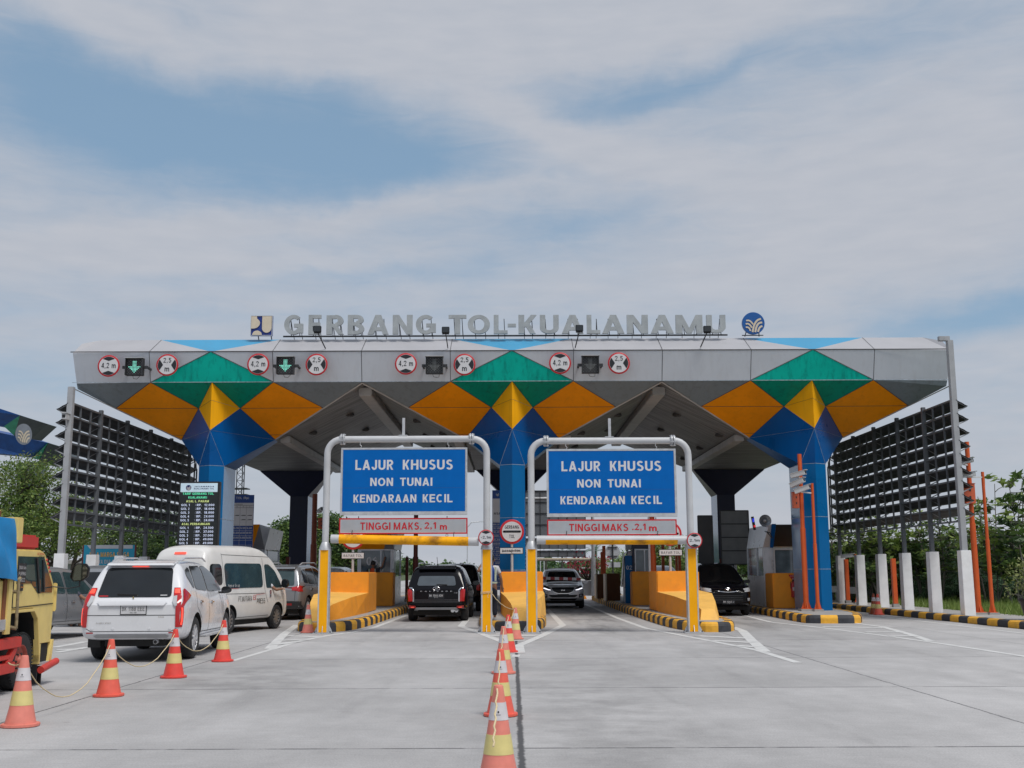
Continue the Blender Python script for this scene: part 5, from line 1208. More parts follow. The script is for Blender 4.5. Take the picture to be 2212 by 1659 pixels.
for (px, y0, Y, w, m, lb) in ((878, 1203, 50, .13, redbrown, "dark red square post right of booth 06"), (621, 1203, 49, .16, redbrown, "dark red square post behind the silver car's roof"), (1618, 1206, 45.5, .15, redbrown, "dark red square post left of the silver booth"), (1298.5, 1192, 57, .12, orange_post, "shorter orange post before the round sign's back"), (1303, 1179, 57.3, .16, orange_post, "taller orange post before the round sign's back"),
                              (1400, 1117, 41.5, .07, signwhite, "slim white pole beside the thick orange pole"), (1459, 1182, 52, .1, orange_post, "shorter orange post under the right BAYAR TOL plate"), (1465.5, 1176, 52.3, .13, orange_post, "taller orange post right of the right BAYAR TOL plate"), (1430, 1176, 50, .13, orange_post, "orange post left of the right BAYAR TOL plate"), (1556, 1207, 47.5, .12, redbrown, "dark red post behind the black car facing us")):
    A = W(px, y0, Y); square_post(A.x, Y, .24, A.z, w, m, lb)
A = W(898, 1100, 46); orange_pole(A.x, 46, .24, 3.9, .09, "tall dark red pole between the left boards and the black car", m=redbrown)
A = W(680, 1060, 53); orange_pole(A.x, 53, .24, 5.2, .12, "tall red pole with boxes beside the dark left rear pillar", m=mat("faded_red_pole", (0.32, 0.07, 0.03), 0.5)); junction_box(A.x + .35, 53, 3.55, .5, "orange box on the red pole beside the dark left rear pillar", .3); cctv(A.x + .3, 52.8, 4.4, "dark camera on the red pole by the left rear pillar", .5, (A.x, 53, 4.4))
A = W(1406, 1100, 41.8); orange_pole(A.x, 41.8, .24, 3.9, .11, "thick orange pole behind the right TINGGI MAKS board", base=False)
# ------------------------------------------------------------------ things deep under and beyond the canopy
def back_board(x0, x1, y0, y1, Y, lb, rows, cols, m=alu_d, zb=.24, ppx=None):
    a, b, c, e = rect(x0, x1, y0, y1, Y); t = thing("sign_board_back", lb, "sign back", ((a + b) / 2, Y, zb)); mb = MB(m); mb.box(a, b, Y, Y + .03, c, e); mb.build("panel", t); mb = MB(dark_m)
    for k in range(rows + 1): z = c + (e - c) * k / rows; mb.box(a, b, Y - .03, Y - .002, z - .02, z + .02)
    for k in range(cols + 1): x = a + (b - a) * k / cols; mb.box(x - .02, x + .02, Y - .028, Y - .003, c, e)
    mb.build("stiffener", t); mb = MB(galv); x = W(ppx, y1, Y).x if ppx else (a + b) / 2; mb.tube([(x, Y + .1, zb), (x, Y + .1, e - .1)], .06, 10); mb.build("pole", t); return t
dkb = mat("board_back_dark", (0.22, 0.23, 0.24), 0.5)
back_board(1558, 1615, 1103, 1219, 47, "tall dark board seen from behind, right of the dark rear pillar", 4, 1, dkb)
back_board(1509, 1537, 1114, 1228, 44, "narrow black board left of the dark right rear pillar", 1, 1, dk_panel)
A, B = W(1150, 1120, 60), W(1279, 1120, 60); xr = B.x; t = thing("portal_frame", "far grey portal frame with boards seen from behind beyond the grey car", "portal frame", (2.4, 60, 0), group="height limit portal frames")
mb = MB(galv); mb.tube([(xr, 60, .24), (xr, 60, 2.25)], .13, 12); mb.tube([(xr, 60, 2.2), (xr, 60, 5.1), (xr - .3, 60, 5.4), (.6, 60, 5.4), (.3, 60, 5.1), (.3, 60, .24)], .09, 12); mb.build("frame_pipe", t, smooth=40)
for (y0, y1) in ((1117, 1202), (1188.5, 1187), (1186, 1202)):
    pass
for k, (y0, y1, rw) in enumerate(((1060, 1158, 4), (1163, 1185.5, 1), (1189.5, 1203, 1))):
    a, b, c, e = rect(1127, 1263, y0, y1, 60); mb = MB(alu_d); mb.box(a, b, 59.95, 59.98, c, e); m2 = mb.build("board", t); mb = MB(dark_m)
    for j in range(rw + 1): z = c + (e - c) * j / rw; mb.box(a, b, 59.9, 59.948, z - .015, z + .015)
    for j in range(8): x = a + (b - a) * j / 7; mb.box(x - .012, x + .012, 59.902, 59.947, c, e)
    mb.build("stiffener", m2)
a, b, c, e = rect(1130, 1272, 1205, 1209, 60); mb = MB(cream); mb.tube([(a, 59.8, c), (b, 59.8, c)], .08, 10); mb.build("bar", t)
c = W(1321.8, 1191.7, 62); t = thing("round_sign_back", "back of a round sign on a pole beyond the brown blocks", "road sign", (c.x, 62, .24)); mb = MB(alu); mb.lathe([(.4, 0), (.41, .01), (.4, .02)], tuple(c), n=32, axis='Y'); mb.build("disc", t); mb = MB(dark_m)
for dz in (-.24, .24): mb.box(c.x - .27, c.x + .27, 61.93, 61.99, c.z + dz - .02, c.z + dz + .02)
mb.tube([(c.x, 61.9, .24), (c.x, 61.9, c.z + .4)], .045, 10); mb.build("pole", t); mb = MB(alu); mb.box(c.x - .42, c.x + .42, 61.96, 61.99, c.z - .85, c.z - .58); mb.build("plate", t)
# rear barrier walls and a flower pot beyond the middle island
Y = 63; a, b, _, e = rect(1236, 1262, 1243, 1290, Y); t = thing("low_wall_block", "yellow wall end beyond the grey car", "wall block", (a, Y, 0)); mb = MB(wall_o); mb.prism([(a - 1, 0), (b + .1, 0), (b - .3, .8), (b - .35, 1.35), (a - 1, 1.35)], 'Y', Y, Y + .6); mb.build("block", t, bevel=.02)
# black planter at the far right
t = thing("plant_pot", "large black tapered plant pot at the right edge", "plant pot", (14.42, 31.2, .19)); mb = MB(black_m); mb.lathe([(.28, 0), (.3, .02), (.42, .5), (.45, .52), (.45, .6), (.41, .6), (.38, .5)], (14.42, 31.2, .19), n=28); mb.build("pot", t, smooth=40)
t = thing("plant_pot", "white flower pot beyond the right side of the grey car", "plant pot", W(1273, 1285, 60.5).to_tuple()); A = W(1268, 1285, 60.5); mb = MB(white_paint); mb.lathe([(.3, 0), (.45, .75), (.48, .78), (.44, .8)], (A.x, 60.5, .24), n=24); mb.build("pot", t, smooth=40)
# guard rail on the right
t = thing("guard_rail", "grey steel guard rail between the right pedestals", "guard rail", (14.8, 50, 0)); mb = MB(galv)
for z in (.62, .78): mb.box(14.5, 14.56, 46.5, 60, z - .06, z + .06)
mb.box(14.48, 14.5, 46.5, 60, .66, .74); mb.build("rail", t)
for y in (47.5, 51, 54.5, 58): mb = MB(galv); mb.box(14.58, 14.7, y - .05, y + .05, -.02, .85); mb.build("post", t)
mb = MB(pave_m)
# ------------------------------------------------------------------ cones and ropes
cone_mats = {}
def cone_mat(name, col): return mat(name, col, .45, var=.08, vscale=12, dirt_amt=.22, dirt=tuple(c * .6 for c in col))
c_bright = cone_mat("cone_red", (0.72, 0.065, 0.05)); c_faded = cone_mat("cone_faded", (0.70, 0.22, 0.17)); c_orange = cone_mat("cone_orange", (0.74, 0.12, 0.08))
c_white = cone_mat("cone_white_band", (0.58, 0.56, 0.58)); c_yel = cone_mat("cone_yellow_band", (0.64, 0.55, 0.22)); c_dirty = cone_mat("cone_dull", (0.30, 0.07, 0.03))
def make_cone(m):
    t = thing("traffic_cone", "x", "traffic cone", (0, 0, 0), group="traffic cones")
    H = .72; r = lambda z: .150 - (.150 - .036) * z / H
    zs = [.035, .22, .365, .47, .60, .72]
    prof = []; mis = []
    mb = MB(m, c_yel, m, c_white)
    mb = MB(m); mb.m(c_yel); mb.m(c_white); mb.m(m)
    band = [0, 1, 0, 2, 0]
    pr = []; ms = []
    for k in range(5):
        z0, z1 = zs[k], zs[k + 1]; bulge = .0025 if band[k] else 0
        for z in ((z0, z1)): pr.append((r(z) + bulge, z)); ms.append(band[k])
    pr[0] = (.155, .035); pr = [(.17, .03)] + pr + [(.03, .726), (.022, .70), (.02, .5)]; ms = [0] + ms + [0, 0, 0]
    mb.lathe(pr, n=28, mis=ms[:len(pr) - 1]); mb.build("cone_body", t, smooth=35)
    mb = MB(m); q = chaikin([(-.19, -.19), (.19, -.19), (.19, .19), (-.19, .19)], 2); mb.prism(q, 'Z', .004, .032); mb.build("base", t, bevel=.005)
    mb = MB(signblack)
    for zc in (.53,):
        yy = -(r(zc) + .006); mb.face([(.0, yy, zc + .012), (-.008, yy, zc + .003), (.0, yy, zc - .008), (.008, yy, zc + .003)]); mb.face([(-.018, yy - .001, zc - .020), (.018, yy - .001, zc - .020), (.018, yy, zc - .017), (-.018, yy, zc - .017)])
    mb.build("maker_print", t)
    return t
protos = {}
def cone(px, py, m, lb, z=0.0, rot=None, at=None, tilt=0):
    p = Vector(at) if at else G(px, py, z)
    if m.name in protos and protos[m.name].get('used'): o = copy_tree(protos[m.name])
    else:
        o = make_cone(m); protos[m.name] = o; o['used'] = 1
    o.location = p; o.rotation_euler = (0, 0, rot if rot is not None else random.uniform(-.4, .4)); o['label'] = lb
    return p
L1 = cone(41, 1569, c_faded, "faded traffic cone, nearest of the left roped row, by the truck's wheel", rot=.2)
L2 = cone(232, 1504, c_orange, "traffic cone behind the white SUV's left rear wheel, second of the left roped row", rot=.05)
L3 = cone(372.5, 1464, c_bright, "bright red traffic cone right behind the white SUV's rear wheel", rot=-.1)
L4 = cone(478.5, 1429, c_bright, "red traffic cone beside the white SUV's front wheel, last of the left roped row", rot=.1)
cone(663, 1367, c_faded, "pale traffic cone at the foot of the left portal's outer post", rot=.3)
M1 = cone(1074, 1692, c_faded, "nearest traffic cone of the middle row, cut by the photo's bottom edge", rot=.0)
M2 = cone(1079, 1546, c_orange, "second nearest traffic cone of the middle row", rot=.02)
M3 = cone(1085.6, 1455, c_faded, "third nearest traffic cone of the middle row", rot=.04)
M4 = cone(1096, 1409, c_bright, "bright red traffic cone, fourth of the middle row", rot=-.05)
M5 = cone(1111.5, 1381, c_faded, "farthest traffic cone of the middle row, before the middle island's nose", rot=.1)
cone(1896, 1328, c_orange, "right one of the two cones by the right kerb", rot=.1); cone(1887, 1327, c_dirty, "dull dirty cone, left one of the two by the right kerb", rot=.1)
for o in list(protos.values()):
    if 'used' in o: pass
def rope(name_lb, P, sag, n=14, r=.0065):
    t = MB(rope_m); pts = []
    for (a, b, s) in zip(P, P[1:], sag):
        for k in range(n + (b is P[-1])):
            f = k / n; q = a.lerp(b, f); q.z -= s * 4 * f * (1 - f); q.x += .006 * math.sin(k * 2.1); pts.append(q)
    t.tube(pts, r, 7); o = t.build("rope", None, smooth=60); tag(o, name_lb, "rope", "ropes strung between the cones"); return o
up = lambda p, dx=0, dy=-.03, z=.66: Vector((p.x + dx, p.y + dy, p.z + z))
T0 = W(16, 1432, 12.5)
rope("sagging beige rope strung along the left row of cones", [T0, up(L1), up(L2), up(L3), up(L4)], [.03, .50, .38, .36])
pr = Vector((XRp, 29.15, 1.02))
rope("beige rope running over the middle cones to the left portal's yellow post", [Vector((M1.x - .02, M1.y - 1.2, .45)), up(M1, -.01, -.05, .70), up(M2, -.01, -.05, .69), up(M3, -.0, -.05, .69), up(M4, 0, -.05, .69), up(M5, -.02, -.05, .69), pr + Vector((.13, -.02, 0))], [.02, .16, .10, .08, .10, .10], r=.0075)
mb = MB(rope_m)
for dz in (0, .03): mb.tube([pr + Vector((sx * .145, sy * .14 + .15, dz + .012 * sx)) for sx, sy in ((-1, -1), (1, -1), (1, 1), (-1, 1))], .009, 6, closed=True)
mb.tube([pr + Vector((.06, 0, 0)), pr + Vector((.02, -.02, -.09)), pr + Vector((.05, -.02, -.12))], .006, 5)
tag(mb.build("rope_knot"), "rope wrapped round the left portal's right yellow post", "rope", "ropes strung between the cones")
# ------------------------------------------------------------------ left side: banner, far canopy, mast, low building
ban = mat("banner_cyan", (0.01, 0.32, 0.50), 0.5, var=.05); ban_y = mat("banner_yellow", (0.75, 0.45, 0.10), 0.5); 
Y = 44; a, b, c, e = rect(175, 290, 1177, 1266, Y); t = thing("roadside_banner", "cyan banner reading JASA MARGA SIAGA HARI RAYA IDUL FITRI 1444 H", "banner", ((a + b) / 2, Y, 0)); w, h = b - a, e - c
mb = MB(ban); mb.box(a, b, Y, Y + .04, c, e); mb.m(signwhite); q = [(a + w * .06, e - .005), (a + w * .96, e - .005), (a + w * .96, e - h * .09), (a + w * .12, e - h * .09)]; mb.prism(q, 'Y', Y - .01, Y - .002); mb.build("panel", t); mb = MB(redbrown); mb.box(a - .06, a, Y, Y + .06, -.02, e); mb.box(b, b + .06, Y, Y + .06, -.02, e); mb.build("post", t)
mb = MB(ban_y); mb.text("JASA MARGA SIAGA", ((a + b) / 2, Y - .012, e - h * .235), w=w * .80, h=h * .12, bold=.03); mb.build("yellow_lettering", t); mb = MB(signwhite); mb.text("HARI RAYA IDUL FITRI 1444 H", ((a + b) / 2, Y - .012, e - h * .41), w=w * .9, h=h * .10, bold=.02); mb.text("Mudik Aman Berkesan", ((a + b) / 2, Y - .012, e - h * .57), w=w * .6, h=h * .085, bold=.02); mb.build("white_lettering", t)
t = thing("distant_toll_canopy", "second toll canopy with blue, green and grey folded panels at the left edge", "toll gate", (-27, 62, 0))
f_b = mat("far_blue", (0.008, 0.07, 0.26), .5, var=.2, streak=.3); f_g = mat("far_green", (0.04, 0.30, 0.18), .5, var=.15, streak=.3); f_k = mat("far_grey", (0.07, 0.085, 0.095), .5, var=.15, streak=.4)
def fpoly(mb, m, pts, d): mb.m(m); mb.slab([W(*p) for p in pts], d)
mb = MB(); D = (0, 1.2, 0)
fpoly(mb, f_b, [(-560, 700, 50), (43, 897, 57.5), (8, 921, 58.2), (-560, 812, 50.5)], D); fpoly(mb, f_g, [(43, 897, 57.5), (30, 941, 59), (8, 921, 58.2)], D); fpoly(mb, f_k, [(43, 897, 57.5), (103, 916, 59), (69, 947, 60), (30, 941, 59)], D); mb.build("upper_fascia", t)
mb = MB(); fpoly(mb, f_b, [(-560, 815, 54), (58, 942, 61.5), (100, 956, 62), (96, 965, 62.2), (60, 985, 62), (-560, 930, 54)], D); fpoly(mb, f_g, [(103, 956.5, 62), (80, 992, 62.6), (70, 990, 62.5), (96, 966, 62.3)], D); fpoly(mb, f_k, [(104, 957, 62), (138, 967, 63), (156, 989, 63.5), (110, 1006, 63.6), (82, 1000, 63)], D); mb.build("lower_fascia", t)
for px in (-380, -160, 60): A = W(px, 1000, 66); mb = MB(f_k); mb.box(A.x - .6, A.x + .6, 66, 67.2, 0, A.z); mb.build("pillar", t)
c = W(51, 938, 57.4); mb = MB(alu_d); c = Vector(c); mb.disc(c, .55, 30, R_=(.40, .91, 0)); wave_logo(mb, c + Vector((.0, -.02, 0)), .52, cream, R_=(.40, .91, 0)); tl = mb.build("round_logo", t)
t = thing("lattice_mast", "tall thin lattice radio mast beyond the left lane", "mast", (-29, 120, 0)); mb = MB(dark_m); q = .8; x = W(520, 1050, 120).x
for sx, sy in ((-1, -1), (1, -1), (0, 1)): mb.bar((x + sx * q / 2, 120 + sy * q / 2, 0), (x + sx * q / 2, 120 + sy * q / 2, 22), .09)
for k in range(28):
    z = k * .8; mb.bar((x - q / 2, 119.6, z), (x + q / 2, 119.6, z + .8), .05); mb.bar((x + q / 2, 119.6, z), (x - q / 2, 119.6, z + .8), .05); mb.bar((x - q / 2, 119.6, z), (x + q / 2, 119.6, z), .05)
mb.box(x - .8, x + .8, 119.2, 120.8, 9.6, 9.75); mb.box(x - .8, x + .8, 119.2, 120.8, 10.3, 10.4); mb.build("lattice", t)
t = thing("low_building", "low white building with small windows behind the left trees", "building", (-33, 74, 0)); mb = MB(white_paint); mb.box(-41, -24.5, 74, 82, 0, 2.1); mb.build("wall", t); mb = MB(pave_m); mb.box(-41.3, -24.2, 73.6, 82.4, 2.1, 2.35); mb.build("roof", t)
for k in range(6): mb = MB(dk_panel); x = -39.5 + k * 2.5; mb.box(x, x + 1, 73.97, 74.0, .9, 1.6); mb.build("window", t)
# ------------------------------------------------------------------ vehicles
paint_white = mat("car_paint_white", (0.68, 0.69, 0.72), 0.28, var=0.02, coat=0.6); paint_van = mat("van_paint_white", (0.68, 0.67, 0.655), 0.35, var=0.05, coat=0.3, dirt_amt=0.12, dirt=(0.4, 0.37, 0.33))
paint_silver = mat("car_paint_silver", (0.30, 0.31, 0.33), 0.3, metal=0.5, var=0.04, coat=0.6); paint_black = mat("car_paint_black", (0.003, 0.003, 0.005), 0.10, var=0.1, spec=.3)
paint_grey = mat("car_paint_grey", (0.72, 0.74, 0.77), 0.3, metal=0.3, var=0.05, coat=0.6)
tint = mat("tinted_glass", (0.008, 0.010, 0.012), 0.06, var=0.3, spec=0.7); tint_g = mat("greenish_glass", (0.03, 0.055, 0.06), 0.06, var=0.3, spec=0.8)
tyre_m = mat("tyre_rubber", (0.018, 0.018, 0.02), 0.8, var=0.2, vscale=20, dirt_amt=.3, dirt=(.06, .055, .05)); rim_m = mat("alloy_rim", (0.62, 0.63, 0.66), 0.35, metal=0.5, var=0.1); rim_d = mat("dark_rim", (0.04, 0.04, 0.045), 0.4, metal=.5, var=0.1)
well_m = mat("wheel_well", (0.008, 0.008, 0.009), 0.9); seam_c = mat("door_gap", (0.02, 0.02, 0.022), 0.8); tail_m = mat("tail_light_red", (0.42, 0.012, 0.015), 0.15, var=0.1, coat=.5); tail_on = mat("tail_light_lit", (0.8, 0.05, 0.03), 0.3, emit=(1.0, 0.10, 0.06), estr=.8)
lamp_clear = mat("lamp_clear", (0.45, 0.46, 0.48), 0.1, var=.1, coat=.5); under_m = mat("underbody", (0.012, 0.012, 0.012), 0.8)
def eval_mesh(o):
    dg = bpy.context.evaluated_depsgraph_get(); me = bpy.data.meshes.new_from_object(o.evaluated_get(dg)); return me
class Car:
    """y forward, x right, ground at z=0, origin mid-length"""
    def __init__(s, name, label, cat, L, W_, top, belt, bot, plan, paint, tumble=.30, axles=(.9, 3.7), rw=.36, track=.0, group=None, crown=.03, wellr=.075, glass=tint):
        s.L, s.W, s.paint, s.rw, s.glass = L, W_, paint, rw, glass; s.t = thing(name, label, cat, (0, 0, 0), group)
        hw = W_ / 2; keys = sorted(set([round(k[0], 3) for k in top + belt + bot + plan]))
        keys = [k for i, k in enumerate(keys) if i == 0 or k - keys[i - 1] > .012]
        full = []
        for a, b in zip(keys, keys[1:]):
            n = max(1, round((b - a) / .32)); full += [a + (b - a) * i / n for i in range(n)]
        full.append(keys[-1]); vs, fs = [], []; K = 0
        def sec(q, shr=0.0):
            zt, zb, z0, w = interp(top, q), interp(belt, q), interp(bot, q), interp(plan, q) * hw
            zb = min(zb, zt - .02); h = zt - zb; H = zb - z0
            half = [(0, z0), (w * .55, z0), (w * .90, z0 + .005), (w * .975, z0 + .10 * H), (w, z0 + .38 * H), (w * 1.0, z0 + .62 * H), (w * .985, z0 + .86 * H), (w * .955, zb),
                    (w * .955 - tumble * h * .5, zb + .52 * h), (w * .955 - tumble * h * .9 - .01, zb + .88 * h), (w * .955 - tumble * h - .09, zt - .012), (w * .45, zt + crown * .7), (0, zt + crown)]
            if shr: cz = (z0 + zt) / 2; half = [(x * (1 - shr), cz + (z - cz) * (1 - shr)) for x, z in half]
            return half
        secs = [(full[0], .05)] + [(full[0] + .02, 0)] + [(q, 0) for q in full[1:-1]] + [(full[-1] - .02, 0), (full[-1], .05)]
        for q, shr in secs:
            half = sec(q, shr); K = len(half); ring = [(x, q - L / 2, z) for x, z in half] + [(-x, q - L / 2, z) for x, z in half[-2:0:-1]]; vs += ring
        n = 2 * K - 2; m = len(secs)
        for i in range(m - 1):
            for k in range(n): fs.append((i * n + k, i * n + (k + 1) % n, (i + 1) * n + (k + 1) % n, (i + 1) * n + k))
        for base, rev in ((0, False), ((m - 1) * n, True)):
            for k in range(K - 1):
                a, b = k, k + 1; a2 = (n - k) % n; b2 = n - k - 1
                f = [base + a, base + b] + ([base + b2] if b2 != b else []) + ([base + a2] if a2 != a else [])
                if len(set(f)) >= 3: fs.append(tuple(f[::-1] if not rev else f))
        me = bpy.data.meshes.new("b"); me.from_pydata(vs, [], fs); bm = bmesh.new(); bm.from_mesh(me); bmesh.ops.recalc_face_normals(bm, faces=bm.faces); bm.to_mesh(me); bm.free()
        for mt in (paint, well_m): me.materials.append(mt)
        o = bpy.data.objects.new("b", me); C.objects.link(o); md = o.modifiers.new("s", 'SUBSURF'); md.levels = 2; md.render_levels = 2
        m2 = eval_mesh(o); bpy.data.objects.remove(o); o = bpy.data.objects.new("b", m2); C.objects.link(o)
        s.bvh = BVHTree.FromPolygons([v.co.copy() for v in m2.vertices], [tuple(p.vertices) for p in m2.polygons])
        cut = MB(paint, well_m); cut.m(well_m); s.axles = [a - L / 2 for a in axles]
        for y in s.axles:
            for sg in (-1, 1): cut.lathe([(.01, 0), (rw + wellr, 0), (rw + wellr, .38), (.01, .38)], (hw - .33 if sg > 0 else -hw - .05, y, rw), n=32, axis='X')
        co = cut.build("cut"); bmm = bmesh.new(); bmm.from_mesh(co.data); bmesh.ops.remove_doubles(bmm, verts=bmm.verts, dist=.0001); bmesh.ops.recalc_face_normals(bmm, faces=bmm.faces); bmm.to_mesh(co.data); bmm.free()
        b = o.modifiers.new("c", 'BOOLEAN'); b.operation = 'DIFFERENCE'; b.object = co; b.solver = 'EXACT'
        m3 = eval_mesh(o); bpy.data.objects.remove(o); bpy.data.objects.remove(co)
        m3.name = "body"; m3.shade_smooth(); m3.set_sharp_from_angle(angle=R(38)); s.body = link_mesh(m3, "body", s.t)
    def hit(s, axis, u, v):
        """axis '+x': seen from the right: (u=y, v=z); '-x'; '-y' rear: (u=x,v=z); '+y' front; '+z' top: (u=x, v=y)"""
        O, D = {'+x': (Vector((3, u, v)), Vector((-1, 0, 0))), '-x': (Vector((-3, u, v)), Vector((1, 0, 0))), '-y': (Vector((u, -5, v)), Vector((0, 1, 0))), '+y': (Vector((u, 5, v)), Vector((0, -1, 0))), '+z': (Vector((u, v, 4)), Vector((0, 0, -1)))}[axis]
        p, n, _, _ = s.bvh.ray_cast(O, D)
        if p is None:
            p, n, _, _ = s.bvh.find_nearest(O + D * (2.2 if 'x' in axis else 2.9))
        return p, n
    def patch(s, name, axis, poly, m, off=.01, smooth_n=0, parent=None, step=.06, label=None):
        if smooth_n: poly = rounded(poly, .07 * smooth_n)
        xs = [p[0] for p in poly]; ys = [p[1] for p in poly]
        pts = []; n = len(poly)
        for i in range(n):
            a, b = Vector(poly[i]), Vector(poly[(i + 1) % n]); k = max(1, int((b - a).length / step))
            pts += [a.lerp(b, j / k) for j in range(k)]
        edges = [(i, (i + 1) % len(pts)) for i in range(len(pts))]
        inner = []
        def inside(p):
            r = False; j = n - 1
            for i in range(n):
                if (poly[i][1] > p[1]) != (poly[j][1] > p[1]) and p[0] < (poly[j][0] - poly[i][0]) * (p[1] - poly[i][1]) / (poly[j][1] - poly[i][1]) + poly[i][0]: r = not r
                j = i
            return r
        x = min(xs) + step / 2
        while x < max(xs):
            y = min(ys) + step / 2
            while y < max(ys):
                if inside((x, y)): inner.append(Vector((x, y)))
                y += step
            x += step
        r = geometry.delaunay_2d_cdt(pts + inner, edges, [list(range(len(pts)))], 1, 1e-5)
        vs = []
        for p in r[0]: q, nn = s.hit(axis, p.x, p.y); vs.append(q + nn * off)
        me = bpy.data.meshes.new(name); me.from_pydata(vs, [], [tuple(f) for f in r[2]]); me.materials.append(m)
        bm = bmesh.new(); bm.from_mesh(me)
        d = {'+x': (1, 0, 0), '-x': (-1, 0, 0), '-y': (0, -1, 0), '+y': (0, 1, 0), '+z': (0, 0, 1)}[axis]
        bm.normal_update()
        if sum(f.normal.dot(Vector(d)) for f in bm.faces) < 0: bmesh.ops.reverse_faces(bm, faces=bm.faces)
        bm.to_mesh(me); bm.free(); me.shade_smooth()
        o = link_mesh(me, name, parent or s.t)
        if label: o['label'] = label
        return o
    def side(s, name, sg, poly, m, **k):
        return s.patch(name, '+x' if sg > 0 else '-x', [(p[0] - s.L / 2, p[1]) for p in poly], m, **k)
    def lines(s, name, axis, lst, m=None, w=.012, off=.004, parent=None):
        """thin strips following the surface"""
        mb = MB(m or seam_c)
        for pts in lst:
            if 'x' in axis: pts = [(p[0] - s.L / 2, p[1]) for p in pts]
            q = []
            for a, b in zip(pts, pts[1:]):
                k = max(1, int(math.dist(a, b) / .08)); q += [(a[0] + (b[0] - a[0]) * j / k, a[1] + (b[1] - a[1]) * j / k) for j in range(k)]
            q.append(pts[-1]); H = [s.hit(axis, *p) for p in q]
            Lq, Rq = [], []
            for i, (p, n) in enumerate(H):
                d = (H[min(i + 1, len(H) - 1)][0] - H[max(i - 1, 0)][0]).normalized(); sd = d.cross(n).normalized() * w / 2; Lq.append(p + n * off + sd); Rq.append(p + n * off - sd)
            for i in range(len(q) - 1): mb.face([Rq[i], Rq[i + 1], Lq[i + 1], Lq[i]])
        return mb.build(name, parent or s.t)
    def wheels(s, rim=rim_m, spokes=5, wd=.22, double=False, style=0):
        hw = s.W / 2
        for y in s.axles:
            for sg in (-1, 1):
                x = sg * (hw - .02 - wd / 2); r = s.rw; mb = MB(tyre_m)
                mb.lathe([(r * .62, -wd / 2 + .01), (r * .9, -wd / 2), (r * .985, -wd / 2 + .03), (r, 0), (r * .985, wd / 2 - .03), (r * .9, wd / 2), (r * .62, wd / 2 - .01), (r * .62, -wd / 2 + .01)], (x, y, r), n=40, axis='X', caps=False)
                w_ = mb.build("wheel", s.t, smooth=50)
                mb = MB(rim); f = sg * (wd / 2 - .015); ri = r * .66
                mb.lathe([(ri, f), (ri * .92, f + sg * .004), (ri * .88, f - sg * .05)], (x, y, r), n=32, axis='X', caps=False)
                mb.m(rim_d); mb.disc((x + f - sg * .055, y, r), ri * .9, 28, R_=(0, sg, 0)); mb.m(rim)
                mb.lathe([(.01, f + sg * .0), (.05, f - sg * .002), (.06, f - sg * .05)], (x, y, r), n=14, axis='X')
                for k in range(spokes):
                    a = 2 * PI * k / spokes + .3 * y
                    for da in ((-.16, .16) if style == 0 else (0,)):
                        p0 = (x + f - sg * .02, y + .04 * math.cos(a + da), r + .04 * math.sin(a + da)); p1 = (x + f - sg * .012, y + ri * .93 * math.cos(a + da * 1.1), r + ri * .93 * math.sin(a + da * 1.1))
                        mb.bar(p0, p1, .032 if style == 0 else .05, .03, up=(1, 0, 0))
                mb.build("rim", w_, smooth=40)
    def mirrors(s, y, z, m, sz=(.20, .1, .15), chrome_cap=None):
        for sg in (-1, 1):
            p, n = s.hit('+x' if sg > 0 else '-x', y, z); mb = MB(m); c = Vector((p.x + sg * (.06 + sz[0] / 2), y, z + .05)); q = chaikin([(-sz[0] / 2, -sz[2] / 2), (sz[0] / 2, -sz[2] * .42), (sz[0] / 2, sz[2] * .4), (-sz[0] / 2, sz[2] / 2)], 2)
            mb.prism([(c.x + a, c.z + b) for a, b in q], 'Y', c.y - sz[1] / 2, c.y + sz[1] / 2); mb.m(black_m); mb.bar((p.x - sg * .03, y, z), (c.x - sg * .03, y, c.z - sz[2] * .35), .06, .04); o = mb.build("side_mirror", s.t, bevel=.012, smooth=50)
            mb = MB(tint); q2 = [(c.x + a * .86, c.z + b * .84) for a, b in q]; mb.prism(q2, 'Y', c.y - sz[1] / 2 - .003, c.y - sz[1] / 2 + .001); mb.build("mirror_glass", o)
    def plate(s, axis, cx, cz, txt, light=True, w=.43, h=.135, sub=None):
        p, n = s.hit(axis, cx, cz); sg = -1 if axis == '-y' else 1; y = p.y + sg * .012; Rv = (1, 0, 0) if sg < 0 else (-1, 0, 0)
        mb = MB(signblack); y0, y1 = sorted((y, y - sg * .06)); mb.box(cx - w / 2, cx + w / 2, y0, y1, cz - h / 2, cz + h / 2); mb.m(signwhite if light else signblack); yy = sorted((y + sg * .002, y)); mb.box(cx - w / 2 + .012, cx + w / 2 - .012, yy[0], yy[1], cz - h / 2 + .012, cz + h / 2 - .012); o = mb.build("licence_plate", s.t)
        mb = MB(signblack if light else letter_white); mb.text(txt, (cx, y + sg * .004, cz + h * .1), w=w * .86, h=h * .42, R_=Rv)
        if sub: mb.text(sub, (cx, y + sg * .004, cz - h * .28), w=w * .24, h=h * .14, R_=Rv)
        mb.build("plate_characters", o)
    def handles(s, sg, pts, m=chrome):
        for (y, z) in pts:
            p, n = s.hit('+x' if sg > 0 else '-x', y - s.L / 2, z); mb = MB(m); mb.cbox((p.x + sg * .022, p.y, z), (.03, .17, .03)); mb.m(seam_c); mb.cbox((p.x + sg * .004, p.y, z - .005), (.012, .15, .06)); mb.build("door_handle", s.t, bevel=.006)
    def place(s, loc, rot=0.0): s.t.location = Vector(loc); s.t.rotation_euler = (0, 0, rot); return s.t
def side_at(pos, tab): return tab
